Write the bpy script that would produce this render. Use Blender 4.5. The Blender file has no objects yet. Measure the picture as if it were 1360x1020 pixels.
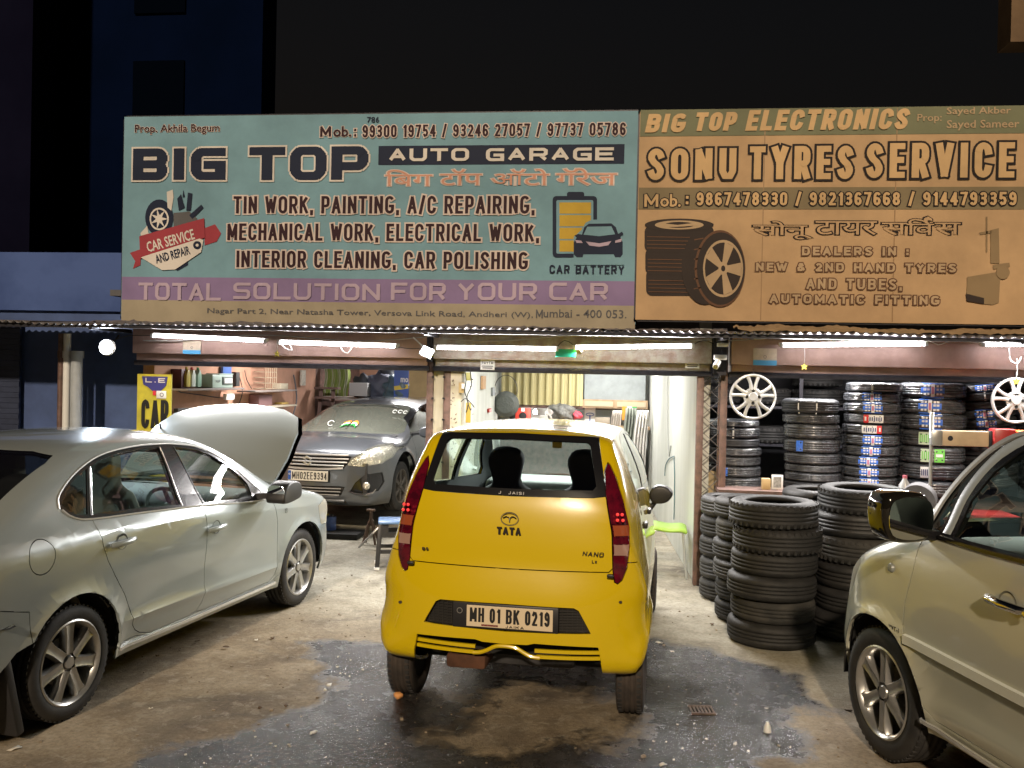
import bpy, bmesh, math, random
import numpy as np
from mathutils import Vector, Matrix
random.seed(7)
SC = bpy.context.scene
COL = SC.collection
R = math.radians
# ------------------------------------------------------------------ camera
FPX, CX, CY = 1200.0, 680.0, 510.0
CAMH, YAW, PITCH, ROLL = 1.87, R(6.4), R(0.48), 0.021
F_ = Vector((-math.sin(YAW)*math.cos(PITCH), math.cos(YAW)*math.cos(PITCH), -math.sin(PITCH)))
R0 = Vector((math.cos(YAW), math.sin(YAW), 0))
U0 = R0.cross(F_)
U_ = (U0 - R0*ROLL).normalized(); R_ = F_.cross(U_).normalized()
EYE = Vector((0, 0, CAMH))
cam = bpy.data.cameras.new('camera'); camo = bpy.data.objects.new('camera', cam); COL.objects.link(camo)
cam.sensor_width = 36; cam.lens = 36*FPX/1360; cam.clip_start = 0.05; cam.clip_end = 400
camo.matrix_world = Matrix(((R_.x, U_.x, -F_.x, EYE.x), (R_.y, U_.y, -F_.y, EYE.y), (R_.z, U_.z, -F_.z, EYE.z), (0, 0, 0, 1)))
SC.camera = camo
def ray(px, py): return F_ + R_*((px-CX)/FPX) + U_*((CY-py)/FPX)
def atY(px, py, y): d = ray(px, py); return EYE + d*(y/d.y)
def atZ(px, py, z=0.0): d = ray(px, py); return EYE + d*((z-CAMH)/d.z)
# ------------------------------------------------------------------ world, sun, exposure
w = bpy.data.worlds.new('World'); SC.world = w; w.use_nodes = True
nt = w.node_tree; nt.nodes.clear()
sky = nt.nodes.new('ShaderNodeTexSky'); sky.sky_type = 'NISHITA'; sky.sun_disc = False
sky.sun_elevation = R(-2.0); sky.sun_rotation = R(150)
bg = nt.nodes.new('ShaderNodeBackground'); bg.inputs['Strength'].default_value = 0.022
ow = nt.nodes.new('ShaderNodeOutputWorld')
nt.links.new(sky.outputs[0], bg.inputs['Color']); nt.links.new(bg.outputs[0], ow.inputs['Surface'])
sl = bpy.data.lights.new('sun', 'SUN'); sl.energy = 1.85; sl.color = (1.0, 0.80, 0.58); sl.angle = R(2.0)
so = bpy.data.objects.new('sun', sl); COL.objects.link(so)
SUNDIR = Vector((0.03, 0.89, -0.46)).normalized()
so.rotation_euler = SUNDIR.to_track_quat('-Z', 'Y').to_euler()
SC.view_settings.view_transform = 'Standard'; SC.view_settings.look = 'None'
SC.view_settings.gamma = 1; SC.view_settings.use_curve_mapping = False
SC.view_settings.exposure = 0.6
SC.render.engine = 'CYCLES'
SC.cycles.use_denoising = True; SC.cycles.max_bounces = 7; SC.cycles.transparent_max_bounces = 12
SC.cycles.diffuse_bounces = 3; SC.cycles.glossy_bounces = 4; SC.cycles.sample_clamp_indirect = 6
SC.cycles.caustics_reflective = False; SC.cycles.caustics_refractive = False
# ------------------------------------------------------------------ materials
_M = {}
def lin(c):
    return tuple(((v/255)/12.92 if v/255 <= .04045 else ((v/255+.055)/1.055)**2.4) for v in c)
def mat(name, col=(.5,.5,.5), rough=.5, metal=0., coat=0., var=0., vscale=6., col2=None, bump=0., bscale=60., spec=.5, emit=None, estr=0., rvar=0., streak=False, coatrough=.03, bdist=.01):
    if name in _M: return _M[name]
    m = bpy.data.materials.new(name); m.use_nodes = True; _M[name] = m
    n = m.node_tree; b = n.nodes['Principled BSDF']
    b.inputs['Base Color'].default_value = (*col, 1); b.inputs['Roughness'].default_value = rough
    b.inputs['Metallic'].default_value = metal; b.inputs['Coat Weight'].default_value = coat
    b.inputs['Coat Roughness'].default_value = coatrough
    b.inputs['Specular IOR Level'].default_value = spec
    if emit: b.inputs['Emission Color'].default_value = (*emit, 1); b.inputs['Emission Strength'].default_value = estr
    tc = None
    def coord():
        nonlocal tc
        if tc is None:
            t = n.nodes.new('ShaderNodeTexCoord'); mp = n.nodes.new('ShaderNodeMapping')
            n.links.new(t.outputs['Object'], mp.inputs[0])
            if streak: mp.inputs['Scale'].default_value = (1, 1, .12)
            tc = mp.outputs[0]
        return tc
    if var or col2 is not None:
        ns = n.nodes.new('ShaderNodeTexNoise'); ns.inputs['Scale'].default_value = vscale; ns.inputs['Detail'].default_value = 8
        ns.inputs['Roughness'].default_value = .62
        n.links.new(coord(), ns.inputs['Vector'])
        rp = n.nodes.new('ShaderNodeValToRGB'); n.links.new(ns.outputs['Fac'], rp.inputs[0])
        c2 = col2 if col2 is not None else tuple(v*(1-var) for v in col)
        rp.color_ramp.elements[0].position = .36; rp.color_ramp.elements[1].position = .62
        rp.color_ramp.elements[0].color = (*c2, 1); rp.color_ramp.elements[1].color = (*col, 1)
        n.links.new(rp.outputs[0], b.inputs['Base Color'])
        if rvar:
            mr = n.nodes.new('ShaderNodeMapRange'); n.links.new(ns.outputs['Fac'], mr.inputs[0])
            mr.inputs[1].default_value = .3; mr.inputs[2].default_value = .7
            mr.inputs[3].default_value = max(0, rough-rvar); mr.inputs[4].default_value = min(1, rough+rvar)
            n.links.new(mr.outputs[0], b.inputs['Roughness'])
    if bump:
        nb = n.nodes.new('ShaderNodeTexNoise'); nb.inputs['Scale'].default_value = bscale; nb.inputs['Detail'].default_value = 6
        n.links.new(coord(), nb.inputs['Vector'])
        bp = n.nodes.new('ShaderNodeBump'); bp.inputs['Strength'].default_value = bump; bp.inputs['Distance'].default_value = bdist
        n.links.new(nb.outputs['Fac'], bp.inputs['Height']); n.links.new(bp.outputs[0], b.inputs['Normal'])
    return m
def glass(name, tint=(.8,.9,.88), rough=.0, refl=1.0, solid=.0, scol=(.02,.02,.02)):
    """thin pane: clear transmission with a mirror coat by view angle, optional diffuse film"""
    if name in _M: return _M[name]
    m = bpy.data.materials.new(name); m.use_nodes = True; _M[name] = m
    n = m.node_tree; n.nodes.clear(); o = n.nodes.new('ShaderNodeOutputMaterial')
    t = n.nodes.new('ShaderNodeBsdfTransparent'); t.inputs[0].default_value = (*tint, 1)
    g = n.nodes.new('ShaderNodeBsdfGlossy'); g.inputs['Roughness'].default_value = rough; g.inputs[0].default_value = (refl, refl, refl, 1)
    lw = n.nodes.new('ShaderNodeLayerWeight'); lw.inputs[0].default_value = .5          # same from both sides of the pane
    pw_ = n.nodes.new('ShaderNodeMath'); pw_.operation = 'POWER'; n.links.new(lw.outputs['Facing'], pw_.inputs[0]); pw_.inputs[1].default_value = 4
    f = n.nodes.new('ShaderNodeMath'); f.operation = 'MULTIPLY_ADD'; n.links.new(pw_.outputs[0], f.inputs[0]); f.inputs[1].default_value = .85; f.inputs[2].default_value = .10
    x = n.nodes.new('ShaderNodeMixShader'); n.links.new(f.outputs[0], x.inputs[0]); n.links.new(t.outputs[0], x.inputs[1]); n.links.new(g.outputs[0], x.inputs[2])
    out = x.outputs[0]
    if solid:
        d = n.nodes.new('ShaderNodeBsdfDiffuse'); d.inputs[0].default_value = (*scol, 1)
        y = n.nodes.new('ShaderNodeMixShader'); y.inputs[0].default_value = solid
        n.links.new(out, y.inputs[1]); n.links.new(d.outputs[0], y.inputs[2]); out = y.outputs[0]
    n.links.new(out, o.inputs[0]); return m
def emis(name, col, s):
    return mat(name, col, .5, emit=col, estr=s)
# ------------------------------------------------------------------ objects
def tag(o, label=None, cat=None, group=None, kind=None):
    if label: o['label'] = label
    if cat: o['category'] = cat
    if group: o['group'] = group
    if kind: o['kind'] = kind
    return o
def empty(name, loc=(0,0,0), rz=0., label=None, cat=None, group=None, mw=None):
    o = bpy.data.objects.new(name, None); COL.objects.link(o); o.empty_display_size = .1
    if mw is not None: o.matrix_world = mw
    else: o.location = loc; o.rotation_euler = (0, 0, rz)
    return tag(o, label, cat, group)
def link(name, me, m=None, parent=None, loc=(0,0,0), rot=(0,0,0), scale=(1,1,1)):
    if m is not None and len(me.materials) == 0: me.materials.append(m)
    o = bpy.data.objects.new(name, me); COL.objects.link(o)
    o.location = loc; o.rotation_euler = rot; o.scale = scale
    if parent is not None: o.parent = parent
    return o
def copytree(o, parent=None):
    c = o.copy(); COL.objects.link(c); c.parent = parent
    for ch in [x for x in o.children]: copytree(ch, c)
    return c
class MB:
    """collects boxes, tubes and turned shapes into one mesh"""
    def __init__(s): s.v = []; s.f = []; s.sm = []
    def add(s, vs, fs, smooth=False):
        b = len(s.v); s.v += [tuple(v) for v in vs]; s.f += [tuple(i+b for i in f) for f in fs]; s.sm += [smooth]*len(fs); return s
    def box(s, c, d, rz=0., rx=0., ry=0., M=None):
        h = [x/2 for x in d]; P = [Vector((x*h[0], y*h[1], z*h[2])) for x in (-1,1) for y in (-1,1) for z in (-1,1)]
        T = Matrix.Translation(c) @ Matrix.Rotation(rz,4,'Z') @ Matrix.Rotation(ry,4,'Y') @ Matrix.Rotation(rx,4,'X')
        if M is not None: T = M @ T
        return s.add([T @ p for p in P], [(0,1,3,2),(4,6,7,5),(0,4,5,1),(2,3,7,6),(0,2,6,4),(1,5,7,3)])
    def bar(s, a, b, wdt, hgt=None, up=(0,0,1)):
        a = Vector(a); b = Vector(b); hgt = hgt or wdt; d = (b-a); L = d.length; d.normalize()
        u = Vector(up); 
        if abs(d.dot(u)) > .98: u = Vector((0,1,0))
        x = d.cross(u).normalized(); z = x.cross(d)
        P = [p + x*sx*wdt/2 + z*sz*hgt/2 for p in (a, b) for sx in (-1,1) for sz in (-1,1)]
        return s.add(P, [(0,1,3,2),(4,6,7,5),(0,4,5,1),(2,3,7,6),(0,2,6,4),(1,5,7,3)])
    def tube(s, pts, r, n=8, closed=False, cap=True):
        pts = [Vector(p) for p in pts]; N = len(pts); rr = r if hasattr(r, '__len__') else [r]*N
        vs = []; up = Vector((0,0,1)); prev = None
        for i, p in enumerate(pts):
            a = pts[(i-1) % N] if closed or i > 0 else pts[i]; b = pts[(i+1) % N] if closed or i < N-1 else pts[i]
            t = (b-a).normalized()
            if prev is None:
                x = t.cross(up) if abs(t.dot(up)) < .95 else t.cross(Vector((1,0,0)))
            else: x = prev - t*prev.dot(t)
            x.normalize(); prev = x; y = t.cross(x)
            vs += [p + x*math.cos(2*math.pi*k/n)*rr[i] + y*math.sin(2*math.pi*k/n)*rr[i] for k in range(n)]
        fs = []
        for i in range(N if closed else N-1):
            j = (i+1) % N
            fs += [(i*n+k, i*n+(k+1) % n, j*n+(k+1) % n, j*n+k) for k in range(n)]
        s.add(vs, fs, True)
        if cap and not closed:
            s.add(vs[:n], [tuple(range(n))[::-1]]); s.add(vs[-n:], [tuple(range(n))])
        return s
    def lathe(s, prof, n=32, axis='Z', c=(0,0,0), closed=False, M=None, smooth=True):
        """prof: (radius, height) pairs"""
        vs = []; N = len(prof)
        for (r, h) in prof:
            for k in range(n):
                a = 2*math.pi*k/n; x, y = r*math.cos(a), r*math.sin(a)
                p = {'Z': (x, y, h), 'Y': (x, h, y), 'X': (h, x, y)}[axis]
                v = Vector(p) + Vector(c); vs.append(M @ v if M is not None else v)
        fs = []
        for i in range(N if closed else N-1):
            j = (i+1) % N
            fs += [(i*n+k, i*n+(k+1) % n, j*n+(k+1) % n, j*n+k) for k in range(n)]
        return s.add(vs, fs, smooth)
    def prism(s, poly, a, b, axis='Y', M=None, smooth=False):
        """2D polygon extruded from a to b"""
        n = len(poly)
        def mk(p, h): return Vector({'Y': (p[0], h, p[1]), 'X': (h, p[0], p[1]), 'Z': (p[0], p[1], h)}[axis])
        vs = [mk(p, a) for p in poly] + [mk(p, b) for p in poly]
        if M is not None: vs = [M @ v for v in vs]
        s.add(vs, [tuple(range(n))[::-1], tuple(range(n, 2*n))])
        return s.add(vs, [(i, (i+1) % n, n+(i+1) % n, n+i) for i in range(n)], smooth)
    def mesh(s, name, weld=True, bevel=0., seg=2, recalc=True):
        me = bpy.data.meshes.new(name); me.from_pydata(s.v, [], s.f); me.polygons.foreach_set('use_smooth', s.sm)
        if weld or bevel or recalc:
            bm = bmesh.new(); bm.from_mesh(me)
            if weld: bmesh.ops.remove_doubles(bm, verts=bm.verts, dist=1e-5)
            if bevel:
                es = [e for e in bm.edges if len(e.link_faces) == 2 and e.calc_face_angle(0) > .6]
                bmesh.ops.bevel(bm, geom=es, offset=bevel, segments=seg, profile=.5, affect='EDGES', clamp_overlap=True)
            if recalc: bmesh.ops.recalc_face_normals(bm, faces=bm.faces)
            bm.to_mesh(me); bm.free()
        return me
    def build(s, name, m, parent=None, bevel=0., seg=2, angle=None, **k):
        me = s.mesh(name, bevel=bevel, seg=seg)
        if angle is not None or bevel: me.polygons.foreach_set('use_smooth', [True]*len(me.polygons)); me.set_sharp_from_angle(angle=R(angle or 35))
        else: me.set_sharp_from_angle(angle=R(40))
        return link(name, me, m, parent, **k)
def arc(cx, cy, r, a0, a1, n):
    return [(cx+r*math.cos(R(a0+(a1-a0)*i/n)), cy+r*math.sin(R(a0+(a1-a0)*i/n))) for i in range(n+1)]
def rrect(x0, y0, x1, y1, r, n=4):
    return arc(x1-r, y1-r, r, 0, 90, n)+arc(x0+r, y1-r, r, 90, 180, n)+arc(x0+r, y0+r, r, 180, 270, n)+arc(x1-r, y0+r, r, 270, 360, n)
# ------------------------------------------------------------------ lettering
_DG = None
def textmesh(s, offset=0., shear=0., res=2, space=1., extrude=0.):
    c = bpy.data.curves.new('t', 'FONT'); c.body = s; c.resolution_u = res; c.offset = offset; c.shear = shear; c.space_character = space
    c.extrude = extrude; c.fill_mode = 'FRONT' if not extrude else 'BOTH'
    o = bpy.data.objects.new('t', c); COL.objects.link(o); dg = bpy.context.evaluated_depsgraph_get()
    me = bpy.data.meshes.new_from_object(o.evaluated_get(dg)); bpy.data.objects.remove(o); bpy.data.curves.remove(c); return me
def lettering(s, x0, z0, x1, z1, m, parent, y=0., offset=0., shear=0., space=1., name='lettering', box=None, label=None, res=2, rot=0., M=None):
    """text filling the rectangle x0..x1, z0..z1 (local x, z) on a board facing -y; box = reference bounds for outlines"""
    me = textmesh(s, offset, shear, res, space)
    co = np.empty(len(me.vertices)*3); me.vertices.foreach_get('co', co); co = co.reshape(-1, 3)
    lo, hi = (co.min(0), co.max(0)) if box is None else box
    bounds = (co.min(0).copy(), co.max(0).copy())
    X = x0+(co[:,0]-lo[0])/(hi[0]-lo[0])*(x1-x0); Z = z0+(co[:,1]-lo[1])/(hi[1]-lo[1])*(z1-z0)
    if rot:
        cx, cz = (x0+x1)/2, (z0+z1)/2; c, q = math.cos(rot), math.sin(rot)
        X, Z = cx+(X-cx)*c-(Z-cz)*q, cz+(X-cx)*q+(Z-cz)*c
    par = list(range(len(X)))
    def fd(a):
        while par[a] != a: par[a] = par[par[a]]; a = par[a]
        return a
    for pg in me.polygons:
        vs = pg.vertices; r0 = fd(vs[0])
        for q_ in vs[1:]: par[fd(q_)] = r0
    ids = {}; Yv = np.array([y-.00035*ids.setdefault(fd(k), len(ids) % 9) for k in range(len(X))])
    out = np.stack([X, Yv, Z], 1)
    if M is not None: out = np.array([list(M @ Vector(p)) for p in out])
    me.vertices.foreach_set('co', out.ravel()); me.name = name; me.materials.clear()
    o = link(name, me, m, parent); o['kind'] = 'stuff'
    if label: o['label'] = label
    return o, bounds

def ribbon(v, f, Pt, th, thv, y, grow, closed, cnt, xf=lambda a, b: (a, b)):
    """one stroke: a quad for each segment and a small joint piece, every piece a hair in front of the last"""
    N = len(Pt); segs = []
    for i in range(N if closed else N-1):
        a, b = Pt[i], Pt[(i+1) % N]; d = (b-a).normalized(); segs.append((a, b, d, (abs(d.y)*th+abs(d.x)*thv)/2/max(.85, abs(d.x)+abs(d.y))*1.04+grow))
    def put(pts):
        k = len(v); yy = y-.00016*(cnt[0] % 22); cnt[0] += 1
        for q in pts: a_, b_ = xf(q.x, q.y); v.append((a_, yy, b_))
        f.append(tuple(range(k, k+len(pts))))
    n = len(segs)
    for i, (a, b, d, t) in enumerate(segs):
        e = [0, 0]
        for side, j in ((0, i-1), (1, i+1)):
            if closed or 0 <= j < n:
                d2 = segs[j % n][2]; c = d.dot(d2)
                if c < .5: e[side] = segs[j % n][3]*(1 if abs(c) < .3 else .55)
            else: e[side] = grow+(thv/2 if abs(d.y) > .9 else (th/2 if abs(d.x) > .9 else 0))
        nn = Vector((-d.y, d.x))*t; A = a-d*e[0]; B = b+d*e[1]; put([A-nn, B-nn, B+nn, A+nn])
        if (closed or i < n-1) and .5 <= d.dot(segs[(i+1) % n][2]) < .995:
            r_ = min(t, segs[(i+1) % n][3]); put([b+Vector((r_*math.cos(q*math.pi/4+.39), r_*math.sin(q*math.pi/4+.39)))*1.03 for q in range(8)])
STROKE = {  # square extended sign alphabet: polylines in a 1 x 1 box
 'B': [[(0,0),(0,1),(.85,1),(1,.88),(1,.62),(.85,.5),(0,.5)],[(.85,.5),(1,.38),(1,.12),(.85,0),(0,0)]],
 'I': [[(.5,0),(.5,1)]], 'G': [[(1,1),(.18,1),(0,.82),(0,.18),(.18,0),(1,0),(1,.46),(.52,.46)]],
 'T': [[(0,1),(1,1)],[(.5,1),(.5,0)]], 'O': [[(.18,1),(.82,1),(1,.82),(1,.18),(.82,0),(.18,0),(0,.18),(0,.82),(.18,1),(.3,1)]],
 'P': [[(0,0),(0,1),(.85,1),(1,.86),(1,.52),(.85,.38),(0,.38)]], 'A': [[(0,0),(.5,1),(1,0)],[(.2,.32),(.8,.32)]],
 'U': [[(0,1),(0,.18),(.18,0),(.82,0),(1,.18),(1,1)]], 'R': [[(0,0),(0,1),(.85,1),(1,.88),(1,.56),(.85,.44),(0,.44)],[(.6,.44),(1,0)]],
 'E': [[(1,1),(0,1),(0,0),(1,0)],[(0,.5),(.9,.5)]], 'L': [[(0,1),(0,0),(1,0)]], 'S': [[(1,1),(.14,1),(0,.88),(0,.62),(.14,.5),(.86,.5),(1,.38),(1,.12),(.86,0),(0,0)]],
 'N': [[(0,0),(0,1),(1,0),(1,1)]], 'F': [[(0,0),(0,1),(1,1)],[(0,.5),(.85,.5)]], 'Y': [[(0,1),(.5,.5),(1,1)],[(.5,.5),(.5,0)]],
 'C': [[(1,1),(.18,1),(0,.82),(0,.18),(.18,0),(1,0)]]}
# narrow bold gothic: capitals and figures, rounder bowls, own widths
def _q(cx, cy, rx, ry, a0, a1, n=3): return [(cx+rx*math.cos(R(a0+(a1-a0)*i/n)), cy+ry*math.sin(R(a0+(a1-a0)*i/n))) for i in range(n+1)]
_bowl = lambda t, b: [(0,t),(.6,t)]+_q(.6,t-(t-b)*.3,.4,(t-b)*.3,90,0)[1:]+_q(.6,b+(t-b)*.3,.4,(t-b)*.3,0,-90)+[(0,b)]
_O = _q(.5,.78,.5,.22,90,180)+_q(.5,.22,.5,.22,180,270)[0:]+_q(.5,.22,.5,.22,270,360)[1:]+_q(.5,.78,.5,.22,0,90)
_S = _q(.5,.8,.5,.2,10,90)+_q(.5,.77,.5,.23,90,190)[1:]+[(.3,.56),(.7,.45)]+_q(.5,.23,.5,.23,10,-90)+_q(.5,.2,.5,.2,-90,-170)[1:]
GOTHIC = {
 'A': (.95, [[(0,0),(.5,1),(1,0)],[(.2,.3),(.8,.3)]]), 'B': (.85, [[(0,0),(0,1)]+_bowl(1,.53)[1:],[(0,.53)]+_bowl(.53,0)[1:]+[(0,0)]]),
 'C': (.85, [_q(.5,.78,.5,.22,0,90)+_q(.5,.78,.5,.22,90,180)[1:]+_q(.5,.22,.5,.22,180,270)+_q(.5,.22,.5,.22,270,360)[1:]]),
 'D': (.88, [[(0,0)]+_bowl(1,0)+[(0,0)]]), 'E': (.72, [[(1,1),(0,1),(0,0),(1,0)],[(0,.52),(.88,.52)]]), 'F': (.7, [[(0,0),(0,1),(1,1)],[(0,.5),(.88,.5)]]),
 'G': (.92, [_q(.5,.78,.5,.22,22,90)+_q(.5,.78,.5,.22,90,180)[1:]+_q(.5,.22,.5,.22,180,270)+_q(.5,.22,.5,.22,270,360)[1:]+[(1,.42),(.62,.42)]]),
 'H': (.85, [[(0,0),(0,1)],[(1,0),(1,1)],[(0,.52),(1,.52)]]), 'I': (0, [[(0,0),(0,1)]]), 'J': (.6, [[(1,1)]+_q(.5,.22,.5,.22,0,-180)]),
 'K': (.88, [[(0,0),(0,1)],[(1,1),(0,.38)],[(.35,.6),(1,0)]]), 'L': (.7, [[(0,1),(0,0),(1,0)]]), 'M': (1.15, [[(0,0),(0,1),(.5,.18),(1,1),(1,0)]]),
 'N': (.88, [[(0,0),(0,1),(1,0),(1,1)]]), 'O': (.9, [_O]), 'P': (.82, [[(0,0),(0,1)]+_bowl(1,.42)[1:]]), 'Q': (.9, [_O,[(.6,.25),(1,-.05)]]),
 'R': (.85, [[(0,0),(0,1)]+_bowl(1,.46)[1:],[(.55,.46),(1,0)]]), 'S': (.82, [_S]), 'T': (.85, [[(0,1),(1,1)],[(.5,1),(.5,0)]]),
 'U': (.86, [[(0,1)]+_q(.5,.22,.5,.22,180,360)+[(1,1)]]), 'V': (.92, [[(0,1),(.5,0),(1,1)]]), 'W': (1.35, [[(0,1),(.25,0),(.5,.85),(.75,0),(1,1)]]),
 'X': (.9, [[(0,0),(1,1)],[(0,1),(1,0)]]), 'Y': (.92, [[(0,1),(.5,.48),(1,1)],[(.5,.48),(.5,0)]]), 'Z': (.8, [[(0,1),(1,1),(0,0),(1,0)]]),
 '0': (.72, [_O]), '1': (.35, [[(0,.78),(1,1),(1,0)]]), '2': (.72, [_q(.5,.75,.5,.25,170,0)+[(1,.62),(0,0),(1,0)]]), '3': (.72, [_q(.5,.76,.5,.24,160,-60,5)+[(.4,.54)],[(.4,.54)]+_q(.5,.27,.5,.27,70,-160,5)]),
 '4': (.78, [[(.75,0),(.75,1),(0,.28),(1,.28)]]), '5': (.72, [[(.95,1),(.12,1),(.05,.52)]+_q(.5,.31,.5,.31,110,-160,5)]), '6': (.72, [_q(.5,.76,.5,.24,20,90)+_q(.5,.7,.5,.3,90,180)[1:]+_q(.5,.28,.5,.28,180,510,7)]),
 '7': (.7, [[(0,1),(1,1),(.35,0)]]), '8': (.74, [_q(.5,.76,.44,.24,-90,270,8),_q(.5,.27,.5,.27,90,450,8)]), '9': (.72, [_q(.5,.24,.5,.24,200,270)+_q(.5,.3,.5,.3,270,360)[1:]+_q(.5,.72,.5,.28,0,330,7)]),
 ',': (.0, [[(0,.06),(-.0,-.12)]]), '.': (0, [[(0,0),(0,.04)]]), ':': (0, [[(0,.1),(0,.16)],[(0,.62),(0,.68)]]), '/': (.5, [[(0,-.05),(1,1.05)]]), '-': (.4, [[(0,.4),(1,.4)]]), '(': (.2, [[(1,1.05),(0,.8),(0,.2),(1,-.1)]]), ')': (.2, [[(0,1.05),(1,.8),(1,.2),(0,-.1)]]),
 '&': (1., [[(1,0),(.2,.75),(.3,.97),(.6,.97),(.68,.75),(.05,.35),(.1,.05),(.5,0),(.95,.4)]])}
def gothic(s, x0, z0, x1, z1, th, m, parent, y=0., grow=0., out=None, outgrow=.0, name='lettering', gap=.34, shear=0., space=.62, label=None, thv=None, M=None):
    if out is not None: gothic(s, x0, z0, x1, z1, th, out, parent, y+.004, outgrow, None, 0, 'letter_outline', gap, shear, space, None, thv, M)
    thv = thv or th*.86; n = len(s); wid = [space if c == ' ' else GOTHIC[c][0] for c in s]
    cnt = sum(1 for c in s if c != ' '); u = ((x1-x0)-th*cnt)/(sum(wid)+gap*(n-1)); v = []; f = []; x = x0; H = (z1-z0)-thv; cnt = [0]
    for ci, (ch, wd) in enumerate(zip(s, wid)):
        if ch == ' ': x += u*(wd+gap); continue
        for q, pl in enumerate(GOTHIC[ch][1]):
            Pp = [Vector((x+th/2+p[0]*wd*u, z0+thv/2+p[1]*H)) for p in pl]; Pt = [Pp[0]]
            for p in Pp[1:]:
                if (p-Pt[-1]).length > 1e-4: Pt.append(p)
            closed = len(Pt) > 3 and (Pt[0]-Pt[-1]).length < 2e-4
            if closed: Pt = Pt[:-1]
            if len(Pt) > 1: ribbon(v, f, Pt, th, thv, y, grow, closed, cnt, lambda a, b: (a+(b-z0)*shear, b))
        x += u*wd+th+u*gap
    if M is not None: v = [tuple(M @ Vector(p)) for p in v]
    me = bpy.data.meshes.new(name); me.from_pydata(v, [], f); o = link(name, me, m, parent); o['kind'] = 'stuff'
    if label: o['label'] = label
    return o
def strokes(s, x0, z0, x1, z1, th, m, parent, y=0., gap=.28, thv=None, grow=0., name='lettering', label=None, narrow={'I': .0}, space=.7):
    """draws words in the square alphabet; th vertical stroke width, thv horizontal stroke width"""
    thv = thv or th; wid = []
    for ch in s: wid.append(space if ch == ' ' else narrow.get(ch, 1.))
    n = len(s); tot = sum(wid)+gap*(n-1)
    # each glyph centre line box is inset by half a stroke
    u = ((x1-x0)-th*sum(1 for c in s if c != ' '))/tot if tot else 1
    v = []; f = []; x = x0; cnt = [0]
    for ch, wd in zip(s, wid):
        if ch == ' ': x += u*(wd+gap); continue
        gx0 = x+th/2; gw = u*wd; gz0 = z0+thv/2; gh = (z1-z0)-thv
        for q, pl in enumerate(STROKE[ch]):
            Pt = [Vector((gx0+p[0]*gw, gz0+p[1]*gh)) for p in pl]; cl = ch == 'O'
            ribbon(v, f, Pt[:-2] if cl else Pt, th, thv, y, grow, cl, cnt)
        x += gw+th+u*gap
    me = bpy.data.meshes.new(name); me.from_pydata(v, [], f); o = link(name, me, m, parent); o['kind'] = 'stuff'
    if label: o['label'] = label
    return o
# ------------------------------------------------------------------ ground
D = 8.44                                                   # y of the shop front
def inpoly(P, poly):
    x, y = P[:,0], P[:,1]; c = np.zeros(len(P), bool); n = len(poly)
    for i in range(n):
        x1, y1 = poly[i]; x2, y2 = poly[(i+1) % n]
        m = ((y1 > y) != (y2 > y)) & (x < (x2-x1)*(y-y1)/((y2-y1) if y2 != y1 else 1e-9)+x1); c ^= m
    return c
def segdist(P, poly):
    d = np.full(len(P), 1e9); n = len(poly)
    for i in range(n):
        a = np.array(poly[i]); b = np.array(poly[(i+1) % n]); ab = b-a
        t = np.clip(((P-a)@ab)/(ab@ab+1e-12), 0, 1); d = np.minimum(d, np.linalg.norm(P-(a+t[:,None]*ab), axis=1))
    return d
def soft(P, poly, w):
    d = segdist(P, poly); return np.clip(.5+np.where(inpoly(P, poly), d, -d)/(2*w), 0, 1)
WETPX = [[(385,848),(520,850),(640,838),(870,850),(960,872),(1060,900),(1090,935),(1050,960),(1060,1000),(1010,1060),(640,1100),(420,1100),(150,1060),(185,996),(300,985),(350,968),(368,945),(420,925),(445,900),(425,875)]]
WETPX2 = [[(200,1000),(330,985),(520,990),(610,1010),(600,1080),(180,1080)], [(850,925),(960,930),(1060,985),(1000,1040),(860,1000)], [(440,865),(520,858),(530,900),(470,915)]]
LITDRYPX = [[(625,908),(700,898),(800,925),(842,960),(830,985),(720,975),(640,1010),(560,990)]]  # street light's pool behind the yellow car, painted as drier earth
def world(poly): return [tuple(atZ(x, min(y, 1018) if False else y).xy) for x, y in poly]
xs = np.unique(np.concatenate([np.linspace(-60, -7, 14), np.linspace(-7, 6, 261), np.linspace(6, 60, 14)]))
ys = np.unique(np.concatenate([np.linspace(-30, 2.5, 10), np.linspace(2.5, 9, 171), np.linspace(9, 16, 36), np.linspace(16, 120, 12)]))
gx, gy = np.meshgrid(xs, ys); nx, ny = len(xs), len(ys)
P2 = np.stack([gx.ravel(), gy.ravel()], 1)
rng = np.random.RandomState(3)
def vnoise(P, s, seed):
    q = P/s; i = np.floor(q).astype(int); f = q-i; f = f*f*(3-2*f)
    def h(a, b): return np.modf(np.abs(np.sin(a*127.1+b*311.7+seed*17.3)*43758.5453))[0]
    return (h(i[:,0], i[:,1])*(1-f[:,0])+h(i[:,0]+1, i[:,1])*f[:,0])*(1-f[:,1])+(h(i[:,0], i[:,1]+1)*(1-f[:,0])+h(i[:,0]+1, i[:,1]+1)*f[:,0])*f[:,1]
J = np.stack([vnoise(P2, .35, 1)-.5, vnoise(P2, .35, 2)-.5], 1)*.28 + np.stack([vnoise(P2, .12, 3)-.5, vnoise(P2, .12, 4)-.5], 1)*.12
Q = P2+J
wet = soft(Q, world(WETPX[0]), .17)
litdry = np.maximum.reduce([soft(Q, world(p), .22) for p in LITDRYPX])
wet = wet*(1-litdry*.85)
pool = np.maximum.reduce([soft(Q, world(p), .12) for p in WETPX2])
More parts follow.
